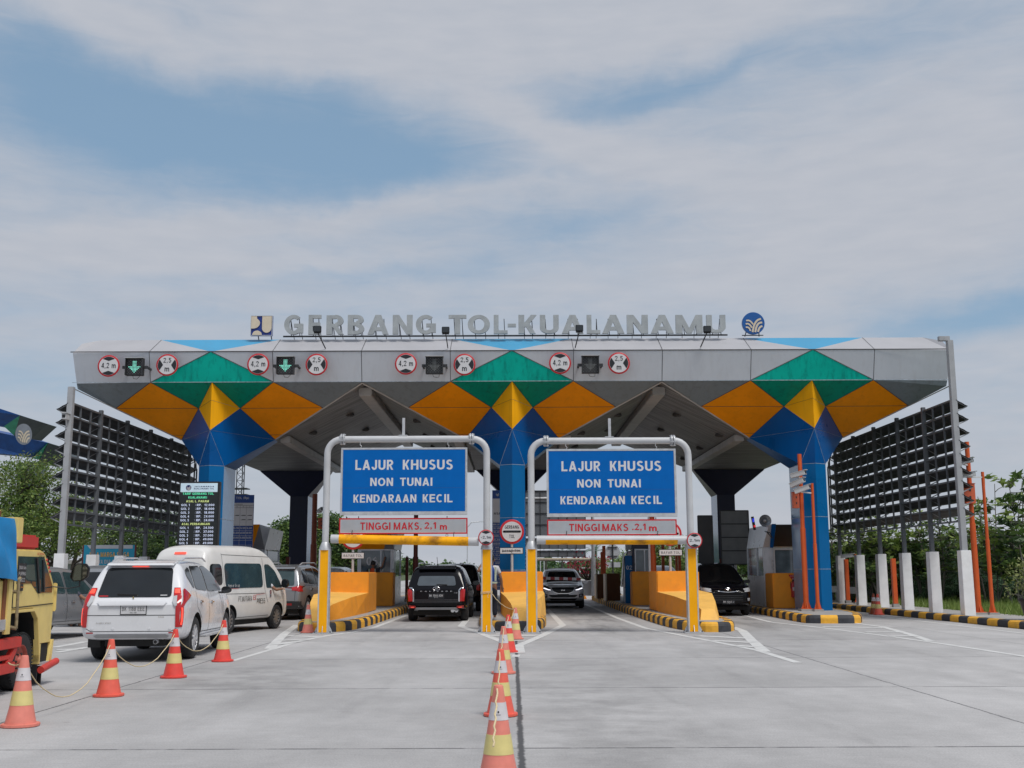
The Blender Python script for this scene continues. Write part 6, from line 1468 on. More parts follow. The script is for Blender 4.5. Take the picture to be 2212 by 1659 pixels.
# ---- 1 white SUV seen from behind
c = Car("white_suv", "white SUV seen from behind, waiting in the left lane with plate BK 1188 EEE", "car", 4.79, 1.86,
    top=[(0, 1.02), (.10, 1.12), (.34, 1.50), (.50, 1.70), (.62, 1.76), (1.6, 1.80), (2.4, 1.79), (3.0, 1.70), (3.62, 1.26), (3.75, 1.18), (4.5, 1.06), (4.79, .86)],
    belt=[(0, .98), (.10, 1.08), (.6, 1.20), (1.4, 1.17), (3.6, 1.10), (4.5, .98), (4.79, .80)], bot=[(0, .50), (.12, .40), (.6, .36), (4.3, .34), (4.79, .45)], plan=[(0, .90), (.10, .965), (.35, 1.0), (4.0, 1.0), (4.5, .93), (4.79, .74)],
    paint=paint_white, axles=(1.02, 3.82), rw=.385, tumble=.34)
c.patch("rear_window", '-y', [(-.66, 1.14), (.66, 1.14), (.585, 1.66), (-.585, 1.66)], tint, smooth_n=1, step=.07)
for sg in (-1, 1):
    c.side("side_window", sg, [(.62, 1.52), (.66, 1.62), (1.02, 1.68), (1.0, 1.28), (.9, 1.30)], tint, smooth_n=1); c.side("side_window", sg, [(1.08, 1.27), (1.12, 1.69), (1.98, 1.70), (2.02, 1.22)], tint, smooth_n=1); c.side("side_window", sg, [(2.1, 1.21), (2.08, 1.70), (2.55, 1.69), (3.0, 1.56), (3.42, 1.21)], tint, smooth_n=1)
    tl = c.patch("tail_light", '-y', [(sg * x, z) for x, z in [(.835, .62), (.775, .62), (.765, .98), (.70, 1.12), (.68, 1.30), (.78, 1.30), (.835, 1.14)]], tail_m, step=.035, off=.02)
    c.side("tail_light_wrap", sg, [(.02, .62), (.07, .62), (.10, .98), (.20, 1.04), (.56, 1.16), (.31, 1.29), (.25, 1.27), (.14, 1.11), (.04, .98)], tail_m, step=.035, off=.016)
    c.patch("lit_strip", '-y', [(sg * x, z) for x, z in [(.80, 1.20), (.71, 1.20), (.70, 1.275), (.77, 1.28)]], tail_on, step=.03, off=.026, parent=tl); c.side("lit_strip", sg, [(.03, .66), (.055, .66), (.075, .95), (.05, .96)], tail_on, step=.03, off=.022, parent=tl)
    c.patch("reversing_light", '-y', [(sg * x, z) for x, z in [(.755, .98), (.70, 1.05), (.695, 1.15), (.76, 1.16), (.785, 1.0)]], lamp_clear, step=.03, off=.027, parent=tl)
    c.lines("door_seam", '+x' if sg > 0 else '-x', [[(1.05, 1.24), (1.03, .95), (1.42, .72), (1.45, .48)], [(2.06, 1.68), (2.07, .45)], [(3.42, 1.18), (3.40, .45)], [(1.45, .47), (3.4, .45)]])
c.lines("tailgate_seam", '-y', [[(-.79, .60), (-.70, .55), (.70, .55), (.79, .60)], [(-.82, .86 - .03), (.82, .83)], [(-.60, .55), (.6, .55)]], w=.01)
c.patch("chrome_bar", '-y', [(-.56, 1.0), (.56, 1.0), (.62, 1.055), (.5, 1.06), (-.5, 1.06), (-.62, 1.055)], paint_white, off=.035, step=.05)
c.patch("brake_light", '-y', [(-.15, 1.665), (.15, 1.665), (.15, 1.69), (-.15, 1.69)], tail_on, off=.03, step=.05)
p, _ = c.hit('-y', 0, 1.70); mb = MB(paint_white); mb.prism([(p.y - .10, 1.70), (p.y + .25, 1.72), (p.y + .3, 1.80), (p.y - .07, 1.745)], 'X', -.60, .60); mb.build("spoiler", c.t, bevel=.015, smooth=40)
p, _ = c.hit('-y', 0, 1.20); mb = MB(black_m); mb.bar((-.30, p.y - .02, 1.19), (.06, p.y - .03, 1.175), .02, .03); mb.cbox((-.02, p.y - .02, 1.175), (.1, .04, .04)); mb.build("wiper", c.t, bevel=.004)
p, n = c.hit('-y', 0, 1.11); mb = MB(chrome)
for a in (90, 210, 330): M_ = Matrix.Translation((0, p.y - .012, 1.10)); d = Vector((math.cos(R(a)), 0, math.sin(R(a)))); s_ = Vector((-d.z, 0, d.x)); mb.slab([M_ @ (d * .004), M_ @ (d * .035 + s_ * .017), M_ @ (d * .068), M_ @ (d * .035 - s_ * .017)], (0, .01, 0))
mb.build("emblem", c.t)
c.plate('-y', .03, .925, "BK 1188 EEE", True, w=.46, h=.17, sub="06-28")
p, n = c.hit('-y', -.5, .70); mb = MB(chrome); mb.text("PAJERO SPORT", (-.48, p.y - .01, .695), w=.26, h=.022); mb.text("DAKAR", (.52, p.y - .006, .80), w=.1, h=.018); mb.build("lettering", c.t)
c.patch("bumper_crease", '-y', [(-.62, .44), (.62, .44), (.66, .47), (.6, .50), (-.6, .50), (-.66, .47)], mat("bumper_silver", (0.38, 0.39, 0.41), .4, metal=.3), off=.012, step=.06)
mb = MB(dark_m)
for x in (-.68, -.32, .32, .68):
    p, n = c.hit('-y', x, .60); mb = MB(paint_white); mb.lathe([(.022, 0), (.024, .004), (.018, .008)], (x, p.y - .008, .60), n=12, axis='Y'); mb.build("parking_sensor", c.t)
for x in (-.72, .72): c.patch("reflector", '-y', [(x - .06, .515), (x + .06, .515), (x + .06, .535), (x - .06, .535)], tail_m, off=.008, step=.04)
mb = MB(rim_m); mb.tube([(.42, -2.32, .36), (.42, -2.05, .37)], .04, 14); mb.m(black_m); mb.tube([(.42, -2.3215, .36), (.42, -2.31, .36)], .033, 14); mb.build("exhaust_pipe", c.t, smooth=40)
mb = MB(under_m); mb.box(-.55, .55, -1.9, 1.9, .30, .42); mb.tube([(-.6, c.axles[0], .36), (.6, c.axles[0], .36)], .07, 10); mb.box(-.5, .55, -2.2, -1.9, .28, .42); mb.lathe([(.05, -.1), (.13, -.06), (.13, .06), (.05, .1)], (0, c.axles[0], .35), n=14, axis='Y'); mb.build("underbody", c.t)
for sg in (-1, 1):
    mb = MB(black_m); mb.box(sg * .80 - .11, sg * .80 + .11, c.axles[0] - .47, c.axles[0] - .45, .24, .5); mb.build("mud_flap", c.t)
    mb = MB(galv); mb.box(sg * .92 - .08, sg * .92 + .08, -.85, .95, .36, .40); mb.build("side_step", c.t, bevel=.01)
    mb = MB(rim_m); mb.tube([(sg * .62, -1.55, 1.79), (sg * .63, -1.3, 1.845), (sg * .64, .1, 1.86), (sg * .62, .5, 1.80)], .017, 8); mb.build("roof_rail", c.t, smooth=50)
c.handles(1, [(1.35, 1.03), (2.3, 1.0)]); c.handles(-1, [(1.35, 1.03), (2.3, 1.0)]); c.mirrors(3.15 - c.L / 2, 1.17, black_m); c.wheels(spokes=6, wd=.26)
c.patch("sticker", '-y', [(-.62, 1.15), (-.46, 1.15), (-.46, 1.17), (-.62, 1.17)], tail_m, off=.012, step=.04); c.patch("sticker", '-y', [(.46, 1.165), (.58, 1.165), (.58, 1.178), (.46, 1.178)], signwhite, off=.012, step=.04)
r = R(3.0); fwd = Vector((-math.sin(r), math.cos(r), 0)); rc = Vector((-6.84, 21.2, 0)); c.place(rc + fwd * (c.L / 2 - 1.02), r)
# ---- 2 white van
c = Car("white_van", "tall white passenger van with MUTIARA EXPRESS lettering beside the white SUV", "van", 4.85, 1.75,
    top=[(0, 1.75), (.04, 1.95), (.16, 2.14), (.45, 2.22), (2.9, 2.24), (3.4, 2.18), (3.85, 1.95), (4.35, 1.50), (4.62, 1.18), (4.8, .95), (4.85, .8)],
    belt=[(0, 1.14), (3.9, 1.14), (4.3, 1.12), (4.6, 1.0), (4.85, .7)], bot=[(0, .5), (.12, .34), (4.5, .30), (4.85, .38)], plan=[(0, .93), (.08, .975), (.3, 1.0), (4.2, 1.0), (4.6, .95), (4.85, .8)],
    paint=paint_van, axles=(1.15, 3.95), rw=.335, tumble=.13, crown=.05)
for sg in (-1, 1):
    c.side("side_window", sg, [(.92, 1.16), (.92, 1.80), (3.05, 1.80), (3.05, 1.16)], tint_g, smooth_n=2); ax = '+x' if sg > 0 else '-x'
    c.lines("window_divider", ax, [[(1.62, 1.2), (1.62, 1.77)], [(2.32, 1.2), (2.32, 1.77)]], w=.05, off=.009, m=black_m)
    c.side("side_window", sg, [(.18, 1.25), (.18, 1.78), (.78, 1.78), (.78, 1.25)], tint, smooth_n=2)
    c.side("side_window", sg, [(3.25, 1.14), (3.22, 1.78), (3.5, 1.78), (3.86, 1.60), (4.28, 1.14)], tint_g, smooth_n=1)
    c.lines("door_seam", ax, [[(.85, 2.05), (.85, .5)], [(3.14, 1.95), (3.14, 1.1), (3.2, .9), (3.3, .75)], [(4.32, 1.1), (4.36, .9), (4.36, .5)], [(.9, .40), (3.4, .40)], [(.85, 2.02), (3.9, 1.98)], [(.9, 1.02), (3.1, 1.0)]], w=.012)
    c.side("front_trim", sg, [(4.66, .80), (4.66, .98), (4.74, .98), (4.76, .80)], black_m, step=.05)
p, n = c.hit('+x', 0, .85); mb = MB(signblack); X0 = p.x + .012
mb.text("PT.MUTIARA", (X0, -.48, .88), w=.78, h=.14, R_=(0, 1, 0), bold=-.01); mb.text("PRESS", (X0, .44, .80), w=.50, h=.14, R_=(0, 1, 0)); mb.m(red_m); mb.text("EX", (X0, .06, .90), w=.16, h=.13, R_=(0, 1, 0)); mb.slab([(X0, .13, .96), (X0, .7, .985), (X0, .7, .99), (X0, .13, .975)], (.001, 0, 0)); mb.build("side_lettering", c.t)
p, n = c.hit('+x', -1.2, 1.22); mb = MB(signwhite); mb.text("Kembar Group", (p.x + .02, -1.08, 1.22), w=.62, h=.10, R_=(0, 1, 0)); mb.m(red_m); mb.slab([(p.x + .02, -1.4, 1.15), (p.x + .02, -.8, 1.15), (p.x + .02, -.8, 1.16), (p.x + .02, -1.4, 1.16)], (.001, 0, 0)); mb.build("window_lettering", c.t)
c.patch("rear_window", '-y', [(-.66, 1.15), (.66, 1.15), (.62, 1.80), (-.62, 1.80)], tint, smooth_n=2)
c.patch("brake_light", '-y', [(-.16, 2.02), (.16, 2.02), (.16, 2.07), (-.16, 2.07)], tail_on, off=.02, step=.04)
for sg in (-1, 1): c.patch("tail_light", '-y', [(sg * .82, .75), (sg * .70, .75), (sg * .70, 1.12), (sg * .82, 1.12)], tail_m, off=.01, step=.05)
c.patch("windscreen", '+y', [(-.72, 1.2), (.72, 1.2), (.62, 1.9), (-.62, 1.9)], tint, smooth_n=1)
mb = MB(chrome); p, n = c.hit('+x', 3.45 - c.L / 2, .98); mb.cbox((p.x + .01, p.y, .98), (.02, .1, .2)); mb.m(seam_c); mb.cbox((p.x + .014, p.y, .93), (.02, .07, .1)); mb.build("door_handle", c.t, bevel=.008)
c.mirrors(4.15 - c.L / 2, 1.2, black_m, sz=(.2, .12, .26)); c.wheels(rim=mat("steel_rim", (.25, .25, .26), .4, metal=.6), spokes=10, style=1, wd=.19)
mb = MB(under_m); mb.box(-.7, .7, -2.1, 2.1, .2, .36); mb.build("underbody", c.t)
for sg in (-1, 1): mb = MB(black_m); mb.box(sg * .76 - .09, sg * .76 + .09, c.axles[0] - .42, c.axles[0] - .40, .12, .45); mb.build("mud_flap", c.t)
r = R(-13.5); fwd = Vector((-math.sin(r), math.cos(r), 0)); rt = Vector((math.cos(r), math.sin(r), 0)); fw = G(590, 1358); c.place(fw - fwd * c.axles[1] - rt * (c.W / 2 - .1), r); van = c
# ---- 3 older silver SUV ahead of the van
def generic_suv(name, label, paint, L=4.7, Wd=1.82, H=1.80, rear=True, **kw):
    k = H / 1.8
    return Car(name, label, "car", L, Wd, top=[(0, 1.0 * k), (.08, 1.12 * k), (.28, 1.50 * k), (.42, 1.70 * k), (.7, 1.77 * k), (2.2, 1.80 * k), (2.8, 1.74 * k), (3.5, 1.22 * k), (3.65, 1.14 * k), (4.35, 1.02 * k), (L, .82 * k)],
        belt=[(0, .97 * k), (.08, 1.06 * k), (.6, 1.14 * k), (3.5, 1.06 * k), (4.35, .95 * k), (L, .76 * k)], bot=[(0, .55), (.12, .38), (.6, .33), (4.3, .31), (L, .42)], plan=[(0, .9), (.1, .965), (.35, 1), (4.0, 1), (4.4, .93), (L, .76)], paint=paint, axles=(.95, 3.72), rw=.37, **kw)
def std_windows(c, k=1.0, g=tint):
    for sg in (-1, 1):
        c.side("side_window", sg, [(.55, 1.22 * k), (.60, 1.62 * k), (.98, 1.66 * k), (1.0, 1.18 * k)], g, smooth_n=1); c.side("side_window", sg, [(1.08, 1.17 * k), (1.08, 1.67 * k), (1.92, 1.69 * k), (1.95, 1.14 * k)], g, smooth_n=1); c.side("side_window", sg, [(2.03, 1.13 * k), (2.03, 1.69 * k), (2.5, 1.66 * k), (2.9, 1.48 * k), (3.3, 1.12 * k)], g, smooth_n=1)
        c.lines("door_seam", '+x' if sg > 0 else '-x', [[(1.03, 1.12 * k), (1.03, .9), (1.4, .7), (1.42, .45)], [(1.99, 1.66 * k), (1.99, .42)], [(3.36, 1.06 * k), (3.34, .42)], [(1.42, .43), (3.34, .42)]])
c = generic_suv("silver_suv", "silver SUV from behind between the white van and the left portal post", paint_silver)
std_windows(c); c.patch("rear_window", '-y', [(-.66, 1.12), (.66, 1.12), (.58, 1.60), (-.58, 1.60)], tint_g, smooth_n=1)
for sg in (-1, 1):
    c.patch("tail_light", '-y', [(sg * .92, .93), (sg * .60, .97), (sg * .60, 1.07), (sg * .9, 1.12)], tail_m, off=.012, step=.05); c.side("tail_light_wrap", sg, [(.0, .93), (.32, .93), (.16, 1.13), (.0, 1.12)], tail_m, off=.01, step=.05)
    c.side("belt_trim", sg, [(.5, 1.13), (.5, 1.155), (3.4, 1.085), (3.4, 1.065)], chrome, off=.008, step=.1)
    mb = MB(rim_m); mb.tube([(sg * .62, -1.6, 1.79), (sg * .63, -1.35, 1.86), (sg * .63, .1, 1.87), (sg * .62, .4, 1.80)], .02, 8); mb.build("roof_rail", c.t, smooth=50)
c.lines("tailgate_seam", '-y', [[(-.72, 1.0), (-.7, .62), (.7, .62), (.72, 1.0)]]); c.patch("rear_bumper", '-y', [(-.86, .40), (.86, .40), (.88, .62), (-.88, .62)], dark_m, off=.02, step=.08)
for sg in (-1, 1): c.patch("fog_light", '-y', [(sg * .62, .50), (sg * .40, .50), (sg * .40, .56), (sg * .62, .56)], tail_m, off=.03, step=.05)
p, _ = c.hit('-y', 0, 1.66); mb = MB(paint_silver); mb.prism([(p.y - .10, 1.66), (p.y + .2, 1.69), (p.y + .25, 1.77), (p.y - .07, 1.72)], 'X', -.6, .6); mb.build("spoiler", c.t, bevel=.012)
c.handles(1, [(1.3, 1.0), (2.25, .97)]); c.mirrors(3.1 - c.L / 2, 1.13, black_m); c.wheels(); c.plate('-y', 0, .82, "BK 1672 QB", False); mb = MB(under_m); mb.box(-.7, .7, -2.0, 1.9, .2, .36); mb.build("underbody", c.t)
r = R(-6); fwd = Vector((-math.sin(r), math.cos(r), 0)); rt = Vector((math.cos(r), math.sin(r), 0)); rw_ = G(658, 1338); c.place(rw_ - fwd * c.axles[0] - rt * (c.W / 2 - .1), r)
# ---- 4 black SUV in lane one
c = generic_suv("black_suv", "glossy black SUV from behind under the left blue board, plate BK 1544 ADK", paint_black, L=4.98, Wd=1.95, H=1.77)
std_windows(c, .985); c.patch("rear_window", '-y', [(-.62, 1.12), (.62, 1.12), (.56, 1.42), (-.56, 1.42)], mat("black_suv_glass", (0.07, .085, .10), .05, var=.15, spec=.8), smooth_n=1)
for sg in (-1, 1):
    c.patch("tail_light", '-y', [(sg * .88, .60 + .04), (sg * .74, .64), (sg * .76, .96), (sg * .84, 1.03), (sg * .90, 1.0)], tail_m, off=.014, step=.05)
    c.patch("light_trim", '-y', [(sg * x, z) for x, z in [(.74, .62), (.70, .64), (.70, .98), (.77, 1.06), (.86, 1.06), (.84, 1.035), (.78, 1.03), (.745, .97)]], chrome, off=.016, step=.04)
    q = c.patch("fog_light", '-y', [(sg * .86, .44), (sg * .62, .44), (sg * .66, .52), (sg * .86, .53)], tail_m, off=.03, step=.05); c.patch("lit_strip", '-y', [(sg * .80, .465), (sg * .70, .465), (sg * .70, .485), (sg * .80, .485)], tail_on, off=.034, step=.05, parent=q)
    mb = MB(chrome); mb.tube([(sg * .66, -1.6, 1.77), (sg * .67, -1.3, 1.83), (sg * .67, .1, 1.84), (sg * .66, .4, 1.78)], .018, 8); mb.build("roof_rail", c.t, smooth=50); c.side("window_trim", sg, [(.5, 1.09), (.5, 1.11), (3.4, 1.04), (3.4, 1.02)], chrome, off=.01, step=.1)
c.patch("skid_plate", '-y', [(-.74, .36), (-.62, .47), (.62, .47), (.74, .36), (.66, .33), (.56, .40), (-.56, .40), (-.66, .33)], mat("skid_silver", (.40, .42, .45), .35, metal=.3), off=.035, step=.06)
p, _ = c.hit('-y', .5, .36); mb = MB(chrome); mb.lathe([(.06, 0), (.065, -.02), (.06, -.03)], (.50, p.y - .03, .345), n=16, axis='Y'); mb.lathe([(.06, 0), (.065, -.02), (.06, -.03)], (.62, p.y - .03, .345), n=16, axis='Y'); mb.build("exhaust_pipe", c.t, smooth=40)
p, _ = c.hit('-y', 0, 1.05); mb = MB(chrome); mb.tube([(.105 * math.cos(a), p.y - .02, 1.03 + .055 * math.sin(a)) for a in [k * PI / 10 for k in range(20)]], .009, 6, closed=True); mb.bar((-.035, p.y - .02, .995), (-.02, p.y - .02, 1.065), .012); mb.bar((.02, p.y - .02, .995), (.035, p.y - .02, 1.065), .012); mb.bar((-.03, p.y - .02, 1.025), (.03, p.y - .02, 1.035), .012); mb.build("emblem", c.t)
p, _ = c.hit('-y', 0, .95); mb = MB(chrome); mb.text("PALISADE", (0, p.y - .01, .95), w=1.0, h=.032, spacing=7, bold=.02); mb.text("2.2D", (.62, p.y - .01, .90), w=.11, h=.03); mb.build("lettering", c.t)
c.plate('-y', 0, .80, "BK 1544 ADK", False, w=.5, h=.16, sub="07-27"); c.lines("tailgate_seam", '-y', [[(-.80, .68), (.80, .68)], [(-.74, .62), (.74, .62)]], m=mat("gap_grey", (.1, .1, .11), .5), w=.012)
p, _ = c.hit('-y', .1, 1.18); mb = MB(black_m); mb.bar((.0, p.y - .02, 1.15), (.34, p.y - .03, 1.145), .03, .04); mb.build("wiper", c.t)
p, _ = c.hit('-y', 0, 1.66); mb = MB(paint_black); mb.prism([(p.y - .14, 1.63), (p.y + .2, 1.67), (p.y + .25, 1.76), (p.y - .1, 1.70)], 'X', -.60, .60); mb.build("spoiler", c.t, bevel=.012)
mb = MB(black_m); mb.tube([(0, -2.0, 1.77), (0, -2.1, 1.83), (-.01, -2.2, 2.02)], .008, 6); mb.lathe([(.03, 0), (.01, .05)], (0, -2.0, 1.76), n=10); mb.build("antenna", c.t)
c.handles(1, [(1.3, .98), (2.25, .96)], paint_black); c.mirrors(3.1 - c.L / 2, 1.12, paint_black, sz=(.24, .12, .17)); c.wheels(rim=rim_d, spokes=5, wd=.26); mb = MB(under_m); mb.box(-.75, .75, -2.2, 1.9, .2, .36); mb.build("underbody", c.t)
c.place(Vector((-2.36, 36.6 - c.axles[0], 0)), R(-1.2)); bsuv = c
# ---- 5 black MPV ahead of it
c = generic_suv("black_mpv", "black people carrier partly hidden ahead of the black SUV on its right", paint_black, L=4.6, Wd=1.78, H=1.86)
std_windows(c, 1.03); c.patch("rear_window", '-y', [(-.62, 1.15), (.62, 1.15), (.56, 1.62), (-.56, 1.62)], tint, smooth_n=1)
for sg in (-1, 1): c.patch("tail_light", '-y', [(sg * .88, .8), (sg * .70, .85), (sg * .72, 1.1), (sg * .86, 1.12)], tail_m, off=.012, step=.05)
c.mirrors(3.2 - c.L / 2, 1.15, black_m); c.wheels(rim=rim_d); c.place(Vector((-2.12, 46.4, 0)), R(0))
# ---- 6 grey SUV facing us beyond the barrier arm
c = generic_suv("grey_suv", "grey SUV facing the camera behind the red and white barrier arm", paint_grey, L=4.5, Wd=1.86, H=1.66)
std_windows(c, .92); c.patch("windscreen", '+y', [(-.68, 1.03), (.68, 1.03), (.56, 1.52), (-.56, 1.52)], tint, smooth_n=1, off=.01)
c.patch("bonnet_edge", '+y', [(-.66, .955), (.66, .955), (.6, .99), (-.6, .99)], paint_grey, off=.02, step=.06)
c.patch("grille", '+y', [(-.50, .87), (.50, .87), (.40, .70), (.22, .64), (-.22, .64), (-.40, .70)], black_m, off=.014, smooth_n=1, step=.05); c.patch("grille_trim", '+y', [(-.40, .70), (-.22, .635), (.22, .635), (.40, .70), (.40, .68), (.22, .61), (-.22, .61), (-.40, .68)], chrome, off=.018, step=.04)
p, _ = c.hit('+y', 0, .77); mb = MB(chrome); mb.text("KIA", (0, p.y + .02, .76), w=.16, h=.05, bold=.02, R_=(-1, 0, 0)); mb.build("emblem", c.t)
for sg in (-1, 1):
    h_ = c.patch("headlight", '+y', [(sg * .86, .92), (sg * .80, .98), (sg * .56, .86), (sg * .48, .74), (sg * .62, .74), (sg * .82, .82)], mat("headlight_dark", (.05, .05, .055), .1, coat=.8), off=.014, step=.05); c.patch("light_strip", '+y', [(sg * .80, .86), (sg * .62, .79), (sg * .52, .77), (sg * .52, .75), (sg * .63, .755), (sg * .82, .83)], mat("day_light", (.8, .8, .85), .3, emit=(1, 1, 1.1), estr=1.2), off=.02, step=.05, parent=h_)
    c.patch("fog_lamp_bay", '+y', [(sg * .84, .62), (sg * .66, .60), (sg * .66, .46), (sg * .80, .46)], black_m, off=.012, step=.05); c.patch("fog_lamp", '+y', [(sg * .78, .58), (sg * .70, .58), (sg * .70, .50), (sg * .77, .50)], lamp_clear, off=.018, step=.05)
c.patch("lower_grille", '+y', [(-.64, .57), (.64, .57), (.50, .46), (-.50, .46)], black_m, off=.012, smooth_n=1, step=.05); c.patch("lower_lip", '+y', [(-.6, .42), (.6, .42), (.5, .35), (-.5, .35)], black_m, off=.012, step=.05); c.patch("licence_plate", '+y', [(-.24, .60), (.24, .60), (.24, .47), (-.24, .47)], signblack, off=.03, step=.1)
mb = MB(black_m); mb.tube([(-.1, -1.5, 1.66), (-.1, -1.7, 1.9)], .008, 6); mb.build("antenna", c.t)
c.mirrors(3.0 - c.L / 2, 1.03, paint_grey); c.wheels(rim=rim_d); mb = MB(under_m); mb.box(-.7, .7, -1.9, 1.9, .2, .36); mb.build("underbody", c.t); c.place(Vector((2.12, 49.8, 0)), R(180))
# ---- 7 black MPV facing us in the right lane
c = generic_suv("black_mpv_facing", "black people carrier facing the camera behind the right orange wall, plate BK 1203 J", paint_black, L=4.75, Wd=1.84, H=1.82)
std_windows(c); c.patch("windscreen", '+y', [(-.72, 1.13), (.72, 1.13), (.60, 1.68), (-.60, 1.68)], mat("mpv_glass", (.004, .004, .005), .08, spec=.4), smooth_n=1, off=.01)
c.lines("grille_bar", '+y', [[(-.55, .93), (-.12, .90)], [(.12, .90), (.55, .93)], [(-.62, .86), (0, .82), (.62, .86)]], m=chrome, w=.018, off=.03)
p, _ = c.hit('+y', 0, .9); mb = MB(chrome)
for (rx, rz, dz) in ((.10, .068, 0), (.035, .068, 0), (.07, .028, .03)): mb.tube([(rx * math.cos(a), p.y + .03, .90 + dz + rz * math.sin(a)) for a in [k * PI / 8 for k in range(16)]], .007, 6, closed=True)
mb.build("emblem", c.t)
for sg in (-1, 1): c.patch("headlight", '+y', [(sg * .88, .98), (sg * .56, .93), (sg * .58, .82), (sg * .84, .84)], lamp_clear, off=.014, step=.05); c.patch("fog_lamp", '+y', [(sg * .76, .62), (sg * .66, .62), (sg * .66, .52), (sg * .74, .52)], lamp_clear, off=.02, step=.05)
for z in (.56, .63, .70): c.lines("lower_grille", '+y', [[(-.5, z), (.5, z)]], m=dark_m, w=.02, off=.02)
c.plate('+y', 0, .48, "BK 1203 J", False, w=.42, h=.13, sub="12-26"); c.mirrors(3.15 - c.L / 2, 1.12, black_m); c.wheels(rim=rim_d); mb = MB(under_m); mb.box(-.7, .7, -1.9, 1.9, .2, .36); mb.build("underbody", c.t); c.place(Vector((7.42, 41.5, 0)), R(180 + 1))
# ---- 8 silver MPV behind the truck, 9-11 cars further back
def mpv(name, label, paint, loc, rot, H=1.70, g=tint, rear_trim=False):
    c = generic_suv(name, label, paint, L=4.4, Wd=1.72, H=H); k = H / 1.8; std_windows(c, k, g); c.patch("rear_window", '-y', [(-.6, 1.1 * k), (.6, 1.1 * k), (.52, 1.6 * k), (-.52, 1.6 * k)], g, smooth_n=1)
    for sg in (-1, 1): c.patch("tail_light", '-y', [(sg * .84, .78), (sg * .68, .80), (sg * .70, 1.05 * k), (sg * .82, 1.06 * k)], tail_m, off=.012, step=.05)
    c.handles(1, [(1.3, .95 * k), (2.25, .93 * k)]); c.mirrors(3.05 - c.L / 2, 1.1 * k, black_m); c.wheels(wd=.2); c.place(loc, rot); return c
smpv = mpv("silver_mpv", "silver people carrier with a driver's elbow out, between the truck and white SUV", paint_silver, Vector((-11.55, 27.6, 0)), R(-8), g=tint_g)
mpv("dark_roofed_car", "silver grey car with a dark rear window behind the silver people carrier", paint_silver, Vector((-12.35, 35.2, 0)), R(-6), H=1.78)
mpv("dark_car", "dark grey car beyond the silver SUV in the white van's lane", paint_grey, Vector((-7.3, 46.5, 0)), R(-2), H=1.74)
mpv("silver_grey_car", "silver grey car roof showing above the right orange wall's end", paint_silver, Vector((7.2, 55, 0)), R(180), H=1.78)
# ---- 12 yellow truck at the left edge
ty_m = mat("truck_yellow", (0.74, 0.57, 0.20), 0.5, var=.06, dirt_amt=.3, dirt=(.30, .20, .08)); rust = mat("truck_rust", (0.20, 0.07, 0.03), .8, var=.3); t_red = mat("truck_red", (0.55, 0.04, 0.03), .5, var=.1, dirt_amt=.3, dirt=(.25, .05, .04)); tarp = mat("blue_tarp", (0.008, 0.22, 0.52), .55, var=.18, vscale=2.5, bump=.5, bscale=6)
t = thing("yellow_truck", "old yellow truck with blue tarpaulin load and red bumper bars, cut by the left edge", "truck", (0, 0, 0))
# local frame: x right flank at 0 going negative to the left, y forward, front axle at y=0
xr = 0.0; Wt = 1.9
side_prof = [(.50, .62), (.46, .95), (.28, 1.06), (-.30, 1.07), (-.62, 1.07), (-.62, 2.20), (.52, 2.20), (.62, 2.12), (.90, 1.55), (.98, 1.40), (.98, .64), (.74, .52)]
# cab body built as one bevelled shell
mb = MB(ty_m); mb.prism([(-.62, 1.07), (.22, 1.07), (.36, .98), (.50, .56), (.98, .56), (1.02, 1.30), (.97, 1.48), (.58, 2.10), (.46, 2.18), (-.62, 2.18)], 'X', -Wt, 0); cab = mb.build("cab", t, bevel=.03, smooth=40)
mb = MB(tint_g); mb.prism([(-.42, 1.50), (.10, 1.50), (.34, 1.30), (.88, 1.30), (.90, 1.42), (.50, 2.04), (-.42, 2.04)], 'X', -.012, .006); w = mb.build("side_window", cab)
mb = MB(black_m); mb.bar((.16, 1.52 * 0, 0), (.16, 0, 0), .01); mb = MB(black_m)
for a, b in (((.38, 1.30), (.20, 2.02)), ((.54, 1.32), (.44, 1.98))): mb.bar((.012, a[0], a[1]), (.012, b[0], b[1]), .03, .05)
mb.build("window_bar", w)
mb = MB(tint_g); mb.face([(-.12, .985, 1.50), (-Wt + .12, .985, 1.50), (-Wt + .16, .625, 2.06), (-.16, .625, 2.06)]); mb.build("windscreen", cab)
mb = MB(seam_c); mb.bar((.004, -.52, 1.12), (.004, -.52, 2.1), .012); mb.bar((.004, -.5, 1.0 + .12), (.004, .95, 1.14), .008, .012); mb.build("door_seam", cab)
mb = MB(black_m); mb.box(-.01, .02, -.38, -.22, 1.36, 1.52 - .02); mb.m(chrome); mb.box(.02, .035, -.36, -.24, 1.42, 1.45); mb.build("door_handle", cab, bevel=.005)
mb = MB(ty_m); mb.prism([(.985, 1.02), (1.03, 1.04), (1.03, 1.48), (.99, 1.5)], 'X', -.02, .03); mb.build("corner_panel", cab, bevel=.008)
mb = MB(t_red)
for k in range(4): mb.lathe([(.028, 0), (.02, .012)], (.0, .76 - k * .05, 1.74 + k * .08), n=12, axis='X')
mb.build("reflector", cab)
mb = MB(t_red); mb.box(-Wt + .1, -.03, -.55, .38, 2.19, 2.48); mb.build("roof_visor", cab, bevel=.04)
mb = MB(red_m); mb.text("SEWING", (.008, .36, 2.10), w=.26, h=.045, R_=(0, 1, 0), shear=.2); mb.m(signblack); mb.text("KEPLAN", (.008, .42, 2.045), w=.22, h=.045, R_=(0, 1, 0), shear=.2); mb.build("cab_lettering", cab)
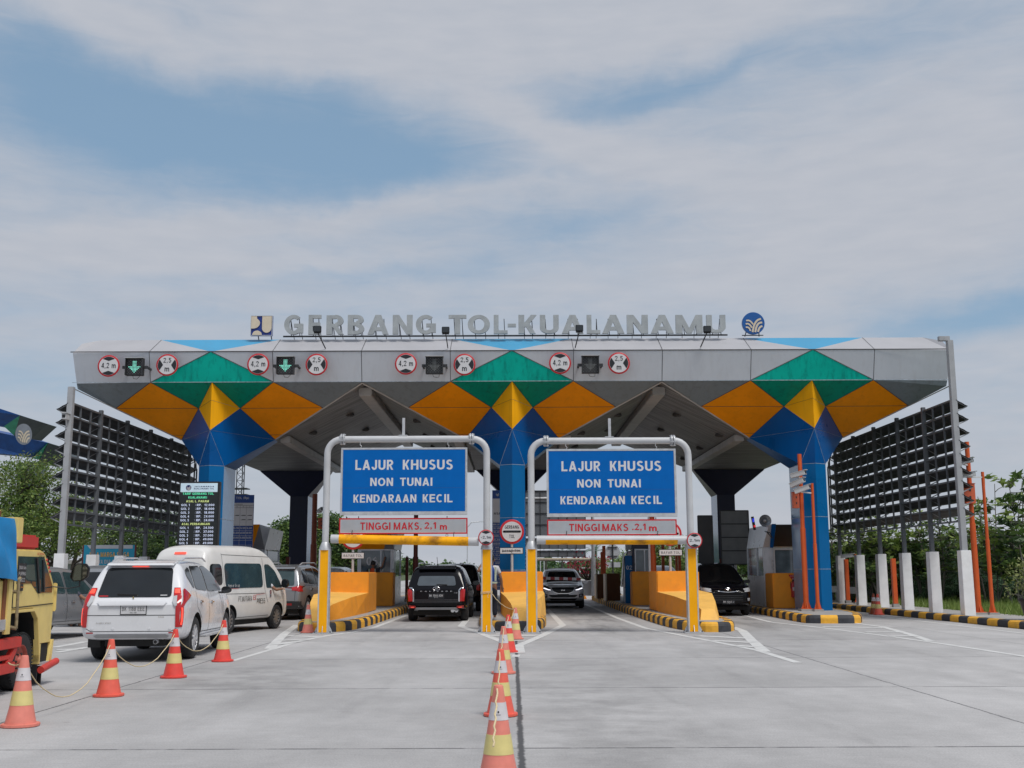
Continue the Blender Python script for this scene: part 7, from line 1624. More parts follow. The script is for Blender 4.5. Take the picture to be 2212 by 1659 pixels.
mb = MB(signblack); mb.box(.007, .012, -.42, -.14, 1.52, 1.90); mb.m(signwhite); mb.text("SINAI Gas", (.016, -.28, 1.82), w=.24, h=.07, R_=(0, 1, 0)); mb.text("PUPING", (.016, -.28, 1.70), w=.24, h=.07, R_=(0, 1, 0)); mb.text("0822", (.016, -.28, 1.58), w=.2, h=.07, R_=(0, 1, 0)); mb.build("window_sticker", w)
# mirror on its arm
mb = MB(black_m); q = chaikin([(.20, 1.52), (.47, 1.54), (.50, 1.90), (.26, 1.92)], 1); mb.prism([(x, z) for x, z in q], 'Y', .98, 1.04); mb.tube([(.0, .93, 1.42), (.2, 1.0, 1.38), (.36, 1.0, 1.42), (.36, 1.0, 1.54)], .014, 8); m_ = mb.build("side_mirror", t, bevel=.01, smooth=40); mb = MB(mat("mirror_face", (.55, .5, .35), .05, metal=1.0)); mb.prism([(.35 + (x - .35) * .86, 1.72 + (z - 1.72) * .88) for x, z in q], 'Y', .975, .98); mb.build("mirror_glass", m_)
# front wheel
for xx in (-.13, -Wt + .13):
    mb = MB(tyre_m); r_ = .385; mb.lathe([(.22, -.10), (.33, -.115), (.375, -.095), (.385, -.05), (.385, .05), (.375, .095), (.33, .115), (.22, .10), (.22, -.1)], (xx, 0, r_), n=44, axis='X', caps=False)
    for k in range(44):
        a = 2 * PI * k / 44
        for s2 in (-1, 1): mb.bar((xx + s2 * .075, r_ * math.cos(a), r_ + r_ * math.sin(a)), (xx + s2 * .11, r_ * .965 * math.cos(a + .03), r_ + r_ * .965 * math.sin(a + .03)), .022, .02)
    wl = mb.build("wheel", t, smooth=40); sg = 1 if xx > -1 else -1
    mb = MB(mat("truck_rim", (.50, .12, .09), .6, var=.25, dirt_amt=.5, dirt=(.2, .15, .13))); mb.lathe([(.235, sg * .10), (.215, sg * .10), (.20, sg * .05), (.13, sg * .02), (.10, sg * .07), (.075, sg * .075), (.06, sg * .13), (.01, sg * .135)], (xx, 0, r_), n=32, axis='X', caps=False); mb.m(dark_m)
    for k in range(6): a = k * PI / 3; mb.lathe([(.016, sg * .05), (.016, sg * .085)], (xx, .105 * math.cos(a), r_ + .105 * math.sin(a)), n=6, axis='X'); a += .5; mb.disc((xx + sg * .048, .165 * math.cos(a), r_ + .165 * math.sin(a)), .024, 10, R_=(0, sg, 0))
    mb.build("rim", wl, smooth=45)
# arch lining, step, mudflap, bumper tubes
mb = MB(under_m); mb.box(-Wt + .1, -.25, -.6, .9, .45, 1.05); mb.box(-Wt + .3, -.5, -6, -.6, .55, .8); mb.build("chassis", t)
mb = MB(ty_m); mb.prism([(-.64, 1.0), (-.58, 1.09), (.24, 1.09), (.40, .98), (.54, .42), (.50, .42), (.36, .94), (.22, 1.05), (-.56, 1.05)], 'X', -.06, .025); mb.build("wheel_arch", t, bevel=.006); mb = MB(under_m); mb.prism([(-.62, 1.066), (.22, 1.066), (.355, .976), (.495, .56), (.47, .56), (.33, .955), (.2, 1.04), (-.62, 1.04)], "X", -Wt, -.035); mb.build("arch_liner", t)
mb = MB(ty_m); mb.box(-.3, .0, .56, .60, .30, .58); mb.prism([(.88, .30), (.98, .26), (1.04, .62), (.98, .62)], 'X', -.3, .02); mb.m(galv); mb.box(-.3, .03, .60, .90, .28, .32); mb.m(under_m); mb.box(-.28, -.02, .60, .92, .32, .58); mb.build("step", t)
mb = MB(t_red); mb.tube([(.05, .52, .22), (.05, 1.10, .30)], .05, 14); mb.build("bumper_tube", t, smooth=40)
mb = MB(black_m); mb.box(-.45, .0, .50, .52, -.0 + .02, .30); mb.box(-.5, .02, .62, .64, .02, .27); mb.build("mud_flap", t)
# cargo bed with tarpaulin
mb = MB(ty_m); mb.box(-Wt - .1, .10, -5.2, -.86, .95, 1.50); bed = mb.build("cargo_bed", t, bevel=.02)
mb = MB(ty_m); mb.box(.10, .15, -1.02, -.90, .80, 1.55); mb.m(rust); mb.box(.10, .125, -1.10, -1.02, .95, 1.50); mb.build("bed_stake", bed); mb = MB(ty_m); mb.box(.10, .15, -2.6, -2.48, .8, 1.5); mb.build("bed_stake", bed)
mb = MB(mat("bed_pole", (.24, .19, .11), .7, var=.4, vscale=14)); mb.tube([(.14, -.68, .86), (.14, -.70, 1.5), (.14, -.66, 1.52)], .022, 8); mb.tube([(.02, -.69, 1.34), (.15, -.69, 1.34)], .025, 8); mb.tube([(.02, -.69, .88), (.15, -.69, .86)], .025, 8); mb.build("guard_pole", t, smooth=40)
mb = MB(cream); mb.box(-.02, .12, -5.2, -.86, .84, .93); mb.m(galv); mb.box(.02, .14, -1.2, -1.0, .86, .99); mb.build("bed_rail", t)
mb = MB(t_red); mb.box(.02, .12, -5, -.40, .60, .74); mb.box(.02, .10, -5, -.52, .28, .42); mb.box(.02, .10, -5, -.7, .46, .52); mb.prism([(-.62, .42), (-.45, .60), (-.60, .60), (-.82, .42)], 'X', .03, .10); mb.build("side_guard", t, bevel=.01)
mb = MB(tarp); nx, nz = 34, 12; vs = []; fs = []
for i in range(nx + 1):
    y = -5.2 + (4.36) * i / nx
    for j in range(nz + 1):
        z = 1.42 + (2.30 - 1.42) * j / nz
        x = .17 + .035 * math.sin(y * 5 + j * .5) + .02 * math.sin(y * 13 + z * 7) - (.10 * ((j / nz) ** 3)); zz = z + (.05 * math.sin(y * 3.1) + (.10 * (i / nx) if j == 0 else 0)) * (1 - j / nz) * .8
        vs.append((x, y, zz))
for i in range(nx):
    for j in range(nz): fs.append((i * (nz + 1) + j, (i + 1) * (nz + 1) + j, (i + 1) * (nz + 1) + j + 1, i * (nz + 1) + j + 1))
n0 = len(vs); fs = list(fs)
for i in range(nx + 1): y = -5.2 + 4.36 * i / nx; vs.append((-Wt / 2, y, 2.38 + .03 * math.sin(y * 4))); vs.append((-Wt - .05, y, 2.25)); vs.append((-Wt - .05, y, 1.45))
for i in range(nx):
    a, b = i * (nz + 1) + nz, (i + 1) * (nz + 1) + nz; c0, c1 = n0 + 3 * i, n0 + 3 * (i + 1); fs += [(a, b, c1, c0), (c0, c1, c1 + 1, c0 + 1), (c0 + 1, c1 + 1, c1 + 2, c0 + 2)]
fs.append(tuple([n0 + 2, n0 + 1, n0] + list(range(nz, -1, -1)))); e = n0 + 3 * nx; fs.append(tuple([nx * (nz + 1) + j for j in range(nz + 1)] + [e, e + 1, e + 2]))
mb.add(vs, fs); tp = mb.build("tarpaulin", t, smooth=60)
mb = MB(ty_m); mb.box(-Wt, .04, -.86, -.80, 1.0, 2.2); mb.box(-.14, .14, -.84, -.66, 1.98, 2.32); mb.m(rust); mb.box(-.35, -.14, -.84, -.72, 2.25, 2.42); mb.build("headboard", t, bevel=.01)
def descend(o):
    yield o
    for k in [q for q in bpy.data.objects if q.parent is o]: yield from descend(k)
for k in list(descend(cab)) + list(descend(m_)):
    if k.type == 'MESH':
        for v in k.data.vertices:
            if v.co.z > 1.3: v.co.z = 1.3 + (v.co.z - 1.3) * .69
ct = G(50, 1488); t.location = Vector((ct.x + .02, 15.75, 0)); t.rotation_euler = (0, 0, R(2))
# ------------------------------------------------------------------ people
skin_m = mat("skin", (0.26, 0.13, 0.08), .55, var=.06); hair_m = mat("hair", (0.008, 0.007, 0.007), .5); shirt_w = mat("shirt_white", (.56, .55, .58), .8, var=.04); vest_b = mat("vest_blue", (.012, .06, .30), .7, var=.08); trouser = mat("trousers_dark", (.012, .015, .028), .8, var=.1)
vest_o = mat("vest_orange", (.72, .08, .02), .6, var=.06, emit=None); reflect = mat("reflective_tape", (.50, .55, .42), .4); shirt_d = mat("shirt_dark", (.03, .035, .05), .8); shoe_m = mat("shoe_white", (.5, .5, .5), .6); sleeve_g = mat("sleeve_grey", (.05, .055, .08), .8)
def skin_mesh(name, chains, m, parent, M_, levels=2, root=0):
    """chains: lists of (x,y,z,r); equal points join"""
    vs, rs, es = [], [], []
    def idx(p):
        for i, v in enumerate(vs):
            if (Vector(v) - Vector(p[:3])).length < 1e-4: return i
        vs.append(tuple(p[:3])); rs.append(p[3]); return len(vs) - 1
    for ch in chains:
        ids = [idx(p) for p in ch]; es += list(zip(ids, ids[1:]))
    me = bpy.data.meshes.new(name); me.from_pydata(vs, es, []); o = bpy.data.objects.new(name, me); C.objects.link(o)
    md = o.modifiers.new("skin", 'SKIN'); md.use_smooth_shade = True
    for i, v in enumerate(me.skin_vertices[0].data):
        r = rs[i]; v.radius = r if isinstance(r, tuple) else (r, r); v.use_root = (i == root)
    s_ = o.modifiers.new("sub", 'SUBSURF'); s_.levels = levels
    m2 = eval_mesh(o); bpy.data.objects.remove(o); off = top_anc(parent).location
    m2.transform(Matrix.Translation(-off) @ M_); m2.materials.clear(); m2.materials.append(m); m2.shade_smooth(); m2.name = name
    return link_mesh(m2, name, parent)
def hand(wx, d, side, curl=.35, l=.085):
    """five fingers fanned from the wrist along direction d"""
    w, d, sd = Vector(wx), Vector(d).normalized(), Vector(side).normalized(); nrm = d.cross(sd); out = []; palm = w + d * .045
    for k, (o, ln) in enumerate(((-.030, .062), (-.010, .075), (.010, .080), (.030, .072))):
        a = palm + sd * o * .8 + d * .03; b = a + d * ln * .5 + nrm * .01; c_ = b + (d * (1 - curl) + nrm * curl).normalized() * ln * .5
        out.append([(*w, .024), (*palm, .03), (*a, .011), (*b, .009), (*c_, .007)])
    th = w + d * .03 + sd * .03; out.append([(*w, .024), (*th, .012), (*(th + (d + sd * .7).normalized() * .05), .009)])
    return out
def person(label, at, rot, arms, top_m, legs_m, vest=None, h=1.72, stride=.08, cap=None, tape=(), seated=False, group=None, sleeves=True, sleeve_m=None):
    t = thing("person", label, "person", tuple(at), group); k = h / 1.75
    M_ = Matrix.Translation(at) @ Matrix.Rotation(rot, 4, 'Z') @ Matrix.Scale(k, 4)
    P_, Ch, Nk, Hd = (0, 0, .93, (.135, .10)), (0, 0, 1.30, (.165, .11)), (0, .0, 1.47, .052), (0, .015, 1.60, (.075, .092))
    ch = [[P_, (0, 0, 1.1, (.13, .095)), Ch, (0, 0, 1.42, (.10, .07)), Nk, (0, .01, 1.535, .062), Hd, (0, .01, 1.68, (.078, .088)), (0, .0, 1.735, .05)]]
    for sg in (-1, 1):
        if seated: ch.append([P_, (sg * .1, .05, .9, .08), (sg * .12, .42, .92, .065), (sg * .12, .5, .5, .045)])
        else: ch.append([P_, (sg * .095, 0, .86, .082), (sg * .10, .02 + stride * sg, .48, .058), (sg * .10, -.01 + stride * sg, .28, .052), (sg * .10, -.01 + stride * sg, .07, .036), (sg * .11, .14 + stride * sg, .03, .033)])
    for sg, (el, wr) in arms.items():
        sh = (sg * .18, 0, 1.40, .056); e = (*el, .040); w = (*wr, .027); d = Vector(wr) - Vector(el)
        m1 = tuple((Vector(sh[:3]) + Vector(el)) / 2) + (.047,); m2 = tuple((Vector(el) * .6 + Vector(wr) * .4)) + (.040,)
        ch.append([Ch, sh, m1, e, m2, w]); ch += [[w] + c_[1:] for c_ in hand(wr, d, (1, .2, 0) if abs(d.normalized().x) < .8 else (0, 1, 0))]
    body = skin_mesh("body", ch, skin_m, t, M_)
    mb = MB(hair_m); mb.X = M_; pr = [(.001, 1.765), (.05, 1.76), (.085, 1.72), (.095, 1.67), (.092, 1.60)]
    mb.lathe([(r, z) for r, z in pr], (0, -.012, 0), n=20, caps=False); mb.build("hair" if not cap else "cap", t, smooth=60)
    if cap: bpy.data.objects[-1] if False else None
    # face: nose, eyes, mouth, ears
    mb = MB(skin_m); mb.X = M_; mb.lathe([(.012, 0), (.017, -.02), (.012, -.035)], (0, .108, 1.60), n=8); 
    for sg in (-1, 1): mb.lathe([(.006, -.03), (.02, -.02), (.02, .02), (.006, .03)], (sg * .088, 0, 1.60), n=8)
    mb.build("ear_and_nose", body, smooth=60)
    mb = MB(hair_m); mb.X = M_
    for sg in (-1, 1): mb.box(sg * .032 - .012, sg * .032 + .012, .098, .104, 1.615, 1.625)
    mb.box(-.02, .02, .098, .102, 1.55, 1.556); mb.build("eyes_and_mouth", body)
    # clothes
    sc = [[(0, 0, .92, (.150, .115)), (0, 0, 1.1, (.150, .112)), (0, 0, 1.30, (.182, .126)), (0, 0, 1.43, (.125, .085)), (0, 0, 1.47, .066)]]
    for sg, (el, wr) in arms.items():
        sh = (sg * .18, 0, 1.40, .070); m1 = tuple((Vector(sh[:3]) * .35 + Vector(el) * .65)) + (.060,)
        sc.append([(0, 0, 1.30, (.182, .126)), sh, m1])
    skin_mesh("shirt", sc, sleeve_m or top_m, t, M_)
    if vest:
        skin_mesh("vest", [[(0, 0, .90, (.165, .13)), (0, 0, 1.1, (.165, .128)), (0, 0, 1.30, (.195, .14)), (0, 0, 1.44, (.14, .10)), (0, 0, 1.47, .08)]], vest, t, M_)
        mb = MB(reflect); mb.X = M_
        for (x0, x1, z0, z1) in tape:
            for y in (-.155, .152): mb.box(x0, x1, y, y + .004, z0, z1)
        if tape: mb.build("reflective_tape", t)
    if not seated:
        skin_mesh("trousers", [[(0, 0, .95, (.15, .115)), (0, 0, .9, (.152, .118))]] + [[(0, 0, .9, (.152, .118)), (sg * .095, 0, .84, .098), (sg * .10, .02 + stride * sg, .48, .074), (sg * .10, -.01 + stride * sg, .10, .066)] for sg in (-1, 1)], legs_m, t, M_)
        for sg in (-1, 1): mb = MB(shoe_m if cap else black_m); mb.X = M_; mb.prism(rounded([(-.05, -.08), (.05, -.08), (.045, .17), (-.045, .17)], .04), 'Z', 0.0, .075, M=Matrix.Translation((sg * .105, .03 + stride * sg, 0))); mb.build("shoe", t, bevel=.015)
    return t
person("man in blue vest and white shirt standing behind the left portal's right post", (-.60, 31.3, .24), R(0), {-1: ((-.36, .02, 1.30), (-.22, .10, 1.56)), 1: ((.27, -.03, 1.13), (.30, .06, .88))}, shirt_w, trouser, vest=vest_b, h=1.78, cap=True, tape=((-.17, .17, .98, 1.03), (-.15, -.10, 1.05, 1.42), (.10, .15, 1.05, 1.42)))
person("man in orange safety vest reaching up to wipe the window of booth 06", (-5.58, 44.98, .24), R(-5), {-1: ((-.30, .05, 1.15), (-.25, .2, 1.0)), 1: ((.36, .06, 1.52), (.42, .16, 1.80))}, shirt_d, trouser, vest=vest_o, h=1.74, tape=((-.14, -.10, 1.0, 1.44), (.10, .14, 1.0, 1.44)))
t = thing("squeegee", "thin squeegee held up by the man in the orange vest", "squeegee", (-5.2, 45.1, 2.0)); mb = MB(galv); mb.bar((-5.14, 45.15, 2.02), (-5.22, 45.2, 2.42), .015); mb.bar((-5.32, 45.2, 2.42), (-5.12, 45.2, 2.44), .02); mb.build("handle_and_blade", t)
def driver(car, lx, ly, lz, sleeve, label):
    """seated driver: shoulder inside the car, elbow resting out of the right window"""
    M_ = car.t.matrix_basis.copy(); rot = car.t.rotation_euler.z
    at = M_ @ Vector((lx - .32, ly - .1, lz - 1.30)); return person(label, at, rot, {1: ((.40, .12, 1.20), (.44, .38, 1.22))}, sleeve, trouser, seated=True, sleeve_m=sleeve)
driver(van, .865, 1.22, 1.20, shirt_w, "van driver resting a pale sleeved arm out of the white van's window")
driver(smpv, .85, .42, 1.06, sleeve_g, "driver's dark sleeve and elbow out of the silver people carrier's window")
# ------------------------------------------------------------------ vegetation
rng_ = np.random.default_rng(11)
def leaf_mat(name, col, col2):
    m = mat(name, col, .55, var=.25, vscale=3); nt = m.node_tree; b = nt.nodes["Principled BSDF"]; N = nt.nodes; L = nt.links
    oi = N.new("ShaderNodeNewGeometry"); mx = N.new("ShaderNodeMix"); mx.data_type = 'RGBA'; L.new(oi.outputs["Random Per Island"], mx.inputs["Factor"]); mx.inputs[6].default_value = (*col, 1); mx.inputs[7].default_value = (*col2, 1); L.new(mx.outputs[2], b.inputs["Base Color"])
    tr = N.new("ShaderNodeBsdfTranslucent"); L.new(mx.outputs[2], tr.inputs["Color"]); ms = N.new("ShaderNodeMixShader"); ms.inputs[0].default_value = .3; out = [n for n in N if n.type == 'OUTPUT_MATERIAL'][0]; L.new(b.outputs[0], ms.inputs[1]); L.new(tr.outputs[0], ms.inputs[2]); L.new(ms.outputs[0], out.inputs[0]); return m
lf_dark = leaf_mat("leaf_dark", (.035, .075, .03), (.07, .13, .045)); lf_mid = leaf_mat("leaf_mid", (.08, .15, .035), (.15, .24, .06)); lf_pale = leaf_mat("leaf_light", (.14, .23, .045), (.26, .34, .08)); lf_yel = leaf_mat("leaf_olive", (.14, .19, .055), (.25, .27, .09)); lf_palm = leaf_mat("palm_leaf", (.035, .08, .04), (.07, .14, .065))
bark = mat("bark", (.06, .05, .042), .9, var=.3, vscale=10, bump=.5); bark_l = mat("pale_bark", (.17, .16, .14), .9, var=.2, vscale=10)
def leaves_object(name, parent, groups, mats):
    """groups: (centres Nx3, leaves per centre, spread(3), size, aspect, material index, droop)"""
    V_, MI = [], []
    for (cs, m, sp, size, asp, mi, flat) in groups:
        n = len(cs) * m; c_ = np.repeat(np.asarray(cs), m, 0) + rng_.normal(size=(n, 3)) * np.asarray(sp)
        a = rng_.normal(size=(n, 3)); a[:, 2] *= flat; a /= np.linalg.norm(a, axis=1)[:, None]; u = rng_.normal(size=(n, 3)); u[:, 2] *= flat; u -= (u * a).sum(1)[:, None] * a; u /= np.linalg.norm(u, axis=1)[:, None]
        s = size * rng_.uniform(.6, 1.3, n)[:, None]; V_.append(np.stack([c_ - a * s, c_ + u * s * asp, c_ + a * s, c_ - u * s * asp], 1).reshape(-1, 3)); MI += [mi] * n
    V_ = np.concatenate(V_) - np.asarray(top_anc(parent).location); n = len(V_) // 4; me = bpy.data.meshes.new(name)
    me.vertices.add(len(V_)); me.vertices.foreach_set("co", V_.astype(np.float32).ravel()); me.loops.add(n * 4); me.loops.foreach_set("vertex_index", np.arange(n * 4, dtype=np.int32)); me.polygons.add(n); me.polygons.foreach_set("loop_start", np.arange(0, n * 4, 4, dtype=np.int32))
    for m in mats: me.materials.append(m)
    me.polygons.foreach_set("material_index", np.asarray(MI, dtype=np.int32)); me.update(); me.validate(); return link_mesh(me, name, parent)
def limb(mb, a, b, r0, r1, bend=.3, n=5):
    a, b = Vector(a), Vector(b); o = Vector(rng_.normal(size=3)) * bend; pts = [a.lerp(b, k / n) + o * math.sin(PI * k / n) for k in range(n + 1)]; mb.tube(pts, [r0 + (r1 - r0) * k / n for k in range(n + 1)], 6); return pts
def tree(label, x, y, blobs, trunk_h, r=.16, clusters=120, per=16, leaf=.11, asp=.45, layered=.35, mats=(lf_dark, lf_mid, lf_pale), weights=(.4, .4, .2), name="leafy_tree", group="trees around the toll gate", base=0, barkm=bark, spread=.38, z0=-.02):
    t = thing(name, label, "tree", (x, y, z0), group); mb = MB(barkm); top = Vector((x, y, trunk_h)); limb(mb, (x, y, z0), top, r, r * .7, .1); groups = []
    for (dx, dy, dz, rx, rz, f) in blobs:
        c0 = Vector((x + dx, y + dy, dz)); pts = limb(mb, top, c0, r * .55, r * .2, .35); n = int(clusters * f); u = rng_.normal(size=(n, 3)); u /= np.linalg.norm(u, axis=1)[:, None]; rad = rng_.uniform(.25, 1.0, n) ** .55
        cs = np.array(c0) + u * rad[:, None] * np.array([rx, rx, rz]); cs += rng_.normal(size=cs.shape) * .12
        for k in range(min(16, n)): limb(mb, pts[1 + k % 4], cs[k], r * .2, r * .06, .15, 4)
        cut = rng_.random(n)
        # pale, mid and dark leaf tones fall on the clusters at random
        w = [weights[0], weights[0] + weights[1]]
        for mi, sel in enumerate((cut < w[0], (cut >= w[0]) & (cut < w[1]), cut >= w[1])):
            if sel.any(): groups.append((cs[sel], per, (spread, spread, spread * layered), leaf, asp, mi, .6))
    mb.build("trunk", t, smooth=60); leaves_object("crown", t, groups, mats); return t
def T(px, Y): return W(px, 1232, Y).x
# left side
tree("large feathery green tree nearest the left edge, behind the yellow truck", T(35, 48), 48, [(-1.5, 0, 5.0, 2.3, 1.1, 1.2), (.9, .5, 4.3, 2.0, 1.2, 1.2), (-.5, -1, 3.4, 2.4, 1.0, 1.1), (1.9, 0, 3.0, 1.5, .8, .8), (-2.6, .5, 3.6, 1.6, 1.1, .8), (.2, .2, 5.9, 1.4, .7, .6)], 1.6, .2, 200, 20, .08, .4, .22, (lf_mid, lf_pale, lf_yel), (.4, .35, .25))
tree("spreading tree with bare fanning branches behind the left louvre screen's front", T(150, 53), 53, [(1.5, 0, 3.9, 1.9, .8, 1), (-1.3, .5, 3.7, 1.6, .8, .9), (2.9, 0, 3.2, 1.3, .6, .7), (0, 0, 4.8, 1.4, .6, .6)], 1.0, .2, 95, 18, .08, .4, .22, (lf_dark, lf_mid, lf_pale), (.4, .4, .2))
tree("layered dark green tree behind the middle of the left louvre screen", T(300, 58), 58, [(0, 0, 3.6, 2.2, .7, 1.2), (1.6, 0, 2.7, 1.7, .6, 1), (-1.6, 0, 2.9, 1.5, .6, .8), (1.0, 0, 4.2, 1.3, .5, .5)], 1.3, .15, 140, 20, .085, .4, .22, (lf_dark, lf_dark, lf_mid), (.4, .3, .3))
tree("low dark tree between the left louvre screen and the LED board", T(380, 66), 66, [(0, 0, 2.9, 2.0, 1.1, 1), (1.8, 0, 2.2, 1.6, .9, .8), (-1.8, 0, 2.4, 1.6, .9, .8)], 1.0, .15, 170, 18, .11, .45, .35)
# seen under the canopy left of centre
tree("bushy green tree left of the dark left rear pillar", T(615, 78), 78, [(0, 0, 3.6, 1.9, 1.1, 1), (-1.4, 0, 2.4, 1.8, 1.2, 1), (1.6, 0, 2.5, 1.7, 1.2, 1), (.4, 0, 4.5, 1.1, .6, .5)], 1.2, .2, 260, 18, .12, .45, .35)
tree("bushy green tree between the left rear pillar and the left portal post", T(718, 80), 80, [(0, 0, 4.0, 1.9, 1.1, 1), (-1.4, 0, 2.6, 1.8, 1.2, 1), (1.8, 0, 2.9, 1.9, 1.2, 1), (-.6, 0, 5.0, 1.0, .6, .5)], 1.2, .2, 260, 18, .12, .45, .35)
tree("green tree behind booth 06 and the left BAYAR TOL plate", T(772, 84), 84, [(0, 0, 3.2, 2.0, 1.3, 1), (1.6, 0, 2.2, 1.6, 1.2, 1), (-1.6, 0, 2.6, 1.6, 1.2, 1)], 1.2, .2, 220, 18, .12, .45, .35)
# right of centre
tree("pale green leafy tree behind the right BAYAR TOL plate", T(1430, 66), 66, [(0, 0, 2.9, 1.2, .8, 1), (-.9, 0, 2.2, 1.1, .8, 1), (1.1, 0, 2.1, 1.1, .8, 1)], 1.2, .1, 130, 14, .10, .4, .5, (lf_mid, lf_pale, lf_pale), (.35, .35, .3))
tree("small green tree between the far orange posts and the blue 02 machine", T(1338, 72), 72, [(0, 0, 2.0, .9, .6, 1), (.4, 0, 1.5, .9, .6, 1)], .8, .1, 90, 12, .10, .4, .5, (lf_mid, lf_pale, lf_pale), (.35, .35, .3))
tree("leafy tree glimpsed beside the tall dark board under the canopy", T(1585, 70), 70, [(0, 0, 2.4, 1.6, .9, 1), (1.6, 0, 1.8, 1.3, .8, 1), (-1.3, 0, 2.0, 1.3, .8, 1)], 1.0, .12, 120, 14, .12, .45, .5, (lf_mid, lf_mid, lf_pale), (.35, .35, .3))
# broadleaf shrubs behind the right louvre screen
def whorl_tree(label, x, y, stems, leaf=.17, per=12, mats=(lf_mid, lf_pale, lf_dark), n=26, r=.05, name="broadleaf_sapling", ratio=(.4, .35)):
    t = thing(name, label, "tree", (x, y, 0), "broadleaf saplings behind the right louvre screen"); mb = MB(bark_l); cs = []
    for (dx, dy, h, sp_) in stems:
        pts = limb(mb, (x + rng_.normal() * .1, y, -.02), (x + dx, y + dy, h), r, r * .35, .15)
        for k in range(n):
            f = rng_.uniform(.35, 1.0); a = Vector((x, y, 0)).lerp(Vector((x + dx, y + dy, h)), f); b = a + Vector((rng_.normal() * sp_, rng_.normal() * sp_, rng_.uniform(-.1, .8) * sp_)); limb(mb, a, b, .018, .008, .06, 3); cs.append(b)
    mb.build("stem", t, smooth=60); cs = np.array([tuple(c_) for c_ in cs]); q = rng_.random(len(cs)); g = []
    for mi, sel in enumerate((q < ratio[0], (q >= ratio[0]) & (q < sum(ratio)), q >= sum(ratio))):
        if sel.any(): g.append((cs[sel], per, (.13, .13, .06), leaf, .34, mi, .45))
    leaves_object("foliage", t, g, mats); return t
SP = [(1800, 52, 3.0, "bright broadleaf shrub just right of the right blue pillar"), (1835, 50, 3.3, "broadleaf shrub behind the second pedestal gap of the right screen"), (1868, 49, 3.5, "pale stemmed broadleaf sapling between the right screen's pedestals"), (1905, 48, 3.4, "leafy sapling above the two right hand cones"),
      (1945, 50, 3.3, "leafy sapling behind the orange post of the right screen"), (1985, 48, 3.4, "sapling with thin pale trunk behind the right screen's middle pedestals"), (2030, 47, 3.7, "leafy sapling left of the far right orange poles"), (2075, 52, 3.2, "shaded sapling behind the right screen's front pedestal"),
      (2125, 46, 3.6, "sapling right beside the far right orange poles"), (2190, 43, 3.4, "leafy shrub behind the black plant pot")]
for i, (px, Y, h, lb) in enumerate(SP):
    x = T(px, Y); whorl_tree(lb, x, Y, [(0, 0, h, .55), (.7, .4, h * .8, .6), (-.7, .3, h * .85, .55)], n=30, leaf=.14 + .03 * (i % 2))
whorl_tree("tall open sapling rising high beside the right edge, leaves against the sky", T(2150, 44), 44, [(.2, 0, 4.9, .5), (1.3, 0, 5.0, .5), (-.5, 0, 4.4, .4)], n=13, leaf=.20, per=11, r=.035)
whorl_tree("tallest open sapling cut by the right edge", T(2215, 42), 42, [(-.4, 0, 4.9, .5), (.4, .5, 5.1, .5)], n=16, leaf=.20, per=11, r=.035)
def palm(label, x, y, hub, n, ln, name="oil_palm", r=.2, wd=.34, group="palms", seg=12, tilt=(.15, 1.25)):
    t = thing(name, label, "palm tree", (x, y, -.02), group); mb = MB(bark); mb.tube([(x, y, -.02), (x + .05, y, hub * .6), (x, y, hub)], [r, r * .85, r * .8], 9); mb.build("trunk", t, smooth=60); mb = MB(lf_palm)
    for k in range(n):
        az = 2 * PI * k / n + rng_.uniform(-.25, .25); e0 = rng_.uniform(*tilt); l = ln * rng_.uniform(.8, 1.1); p = Vector((x, y, hub)); d = Vector((math.cos(az), math.sin(az), 0)); prev = p
        for j in range(seg):
            e = e0 - 1.7 * (j / seg) ** 1.3; q = prev + (d * math.cos(e) + Vector((0, 0, math.sin(e)))) * (l / seg); dr = (q - prev).normalized(); sd = dr.cross(Vector((0, 0, 1))).normalized(); mb.bar(prev, q, .02, .02)
            w = wd * math.sin(PI * min(1, (j + 1.2) / (seg + .6))) ** .6
            for m_ in (0, .5):
                a = prev.lerp(q, m_)
                for s2 in (-1, 1): tip = a + sd * s2 * w + dr * w * .55 - Vector((0, 0, w * rng_.uniform(.15, .5))); c_ = dr * .035; mb.face([a - c_, a + c_, tip + c_ * .2])
            prev = q
    mb.build("fronds", t); return t
for i, (px, Y, hub, lb) in enumerate(((1822, 53, .6, "low young oil palm right of the right blue pillar"), (1888, 51, .5, "low young oil palm behind the orange posts"), (1955, 52, .6, "low young oil palm between the middle and front pedestals"), (2015, 50, .5, "low young oil palm left of the front pedestal"), (2070, 48, .5, "low young oil palm behind the front pedestal"), (2135, 48, .5, "low young oil palm right of the orange poles"), (2190, 47, .6, "low young oil palm behind the black pot"), (1850, 56, 1.2, "dark oil palm low behind the right screen's rear pedestals"), (1925, 54, 1.4, "dark oil palm behind the right screen's middle"), (1990, 53, 1.5, "oil palm with arching fronds between the middle pedestals"), (2045, 51, 1.3, "oil palm behind the right screen's front bay"),
      (2100, 55, 1.9, "oil palm behind the far right orange poles"), (2160, 50, 1.5, "oil palm near the right edge"), (2230, 54, 2.2, "oil palm cut by the right edge"), (1800, 60, 1.6, "oil palm beside the right blue pillar"))):
    palm(lb, T(px, Y), Y, hub, 17, 3.0, wd=.42, group="oil palms behind the right louvre screen")
palm("small palm above the grey SUV's roof", T(1213, 190), 190, 4.2, 13, 3.2, "coconut_palm", .18, .4, "distant palms beyond the canopy", 8); palm("small palm right of the grey SUV's roof", T(1240, 180), 180, 3.8, 13, 3.6, "coconut_palm", .18, .4, "distant palms beyond the canopy", 8); palm("distant palm left of the grey SUV's roof", T(1178, 200), 200, 3.4, 12, 3.4, "coconut_palm", .18, .4, "distant palms beyond the canopy", 8)
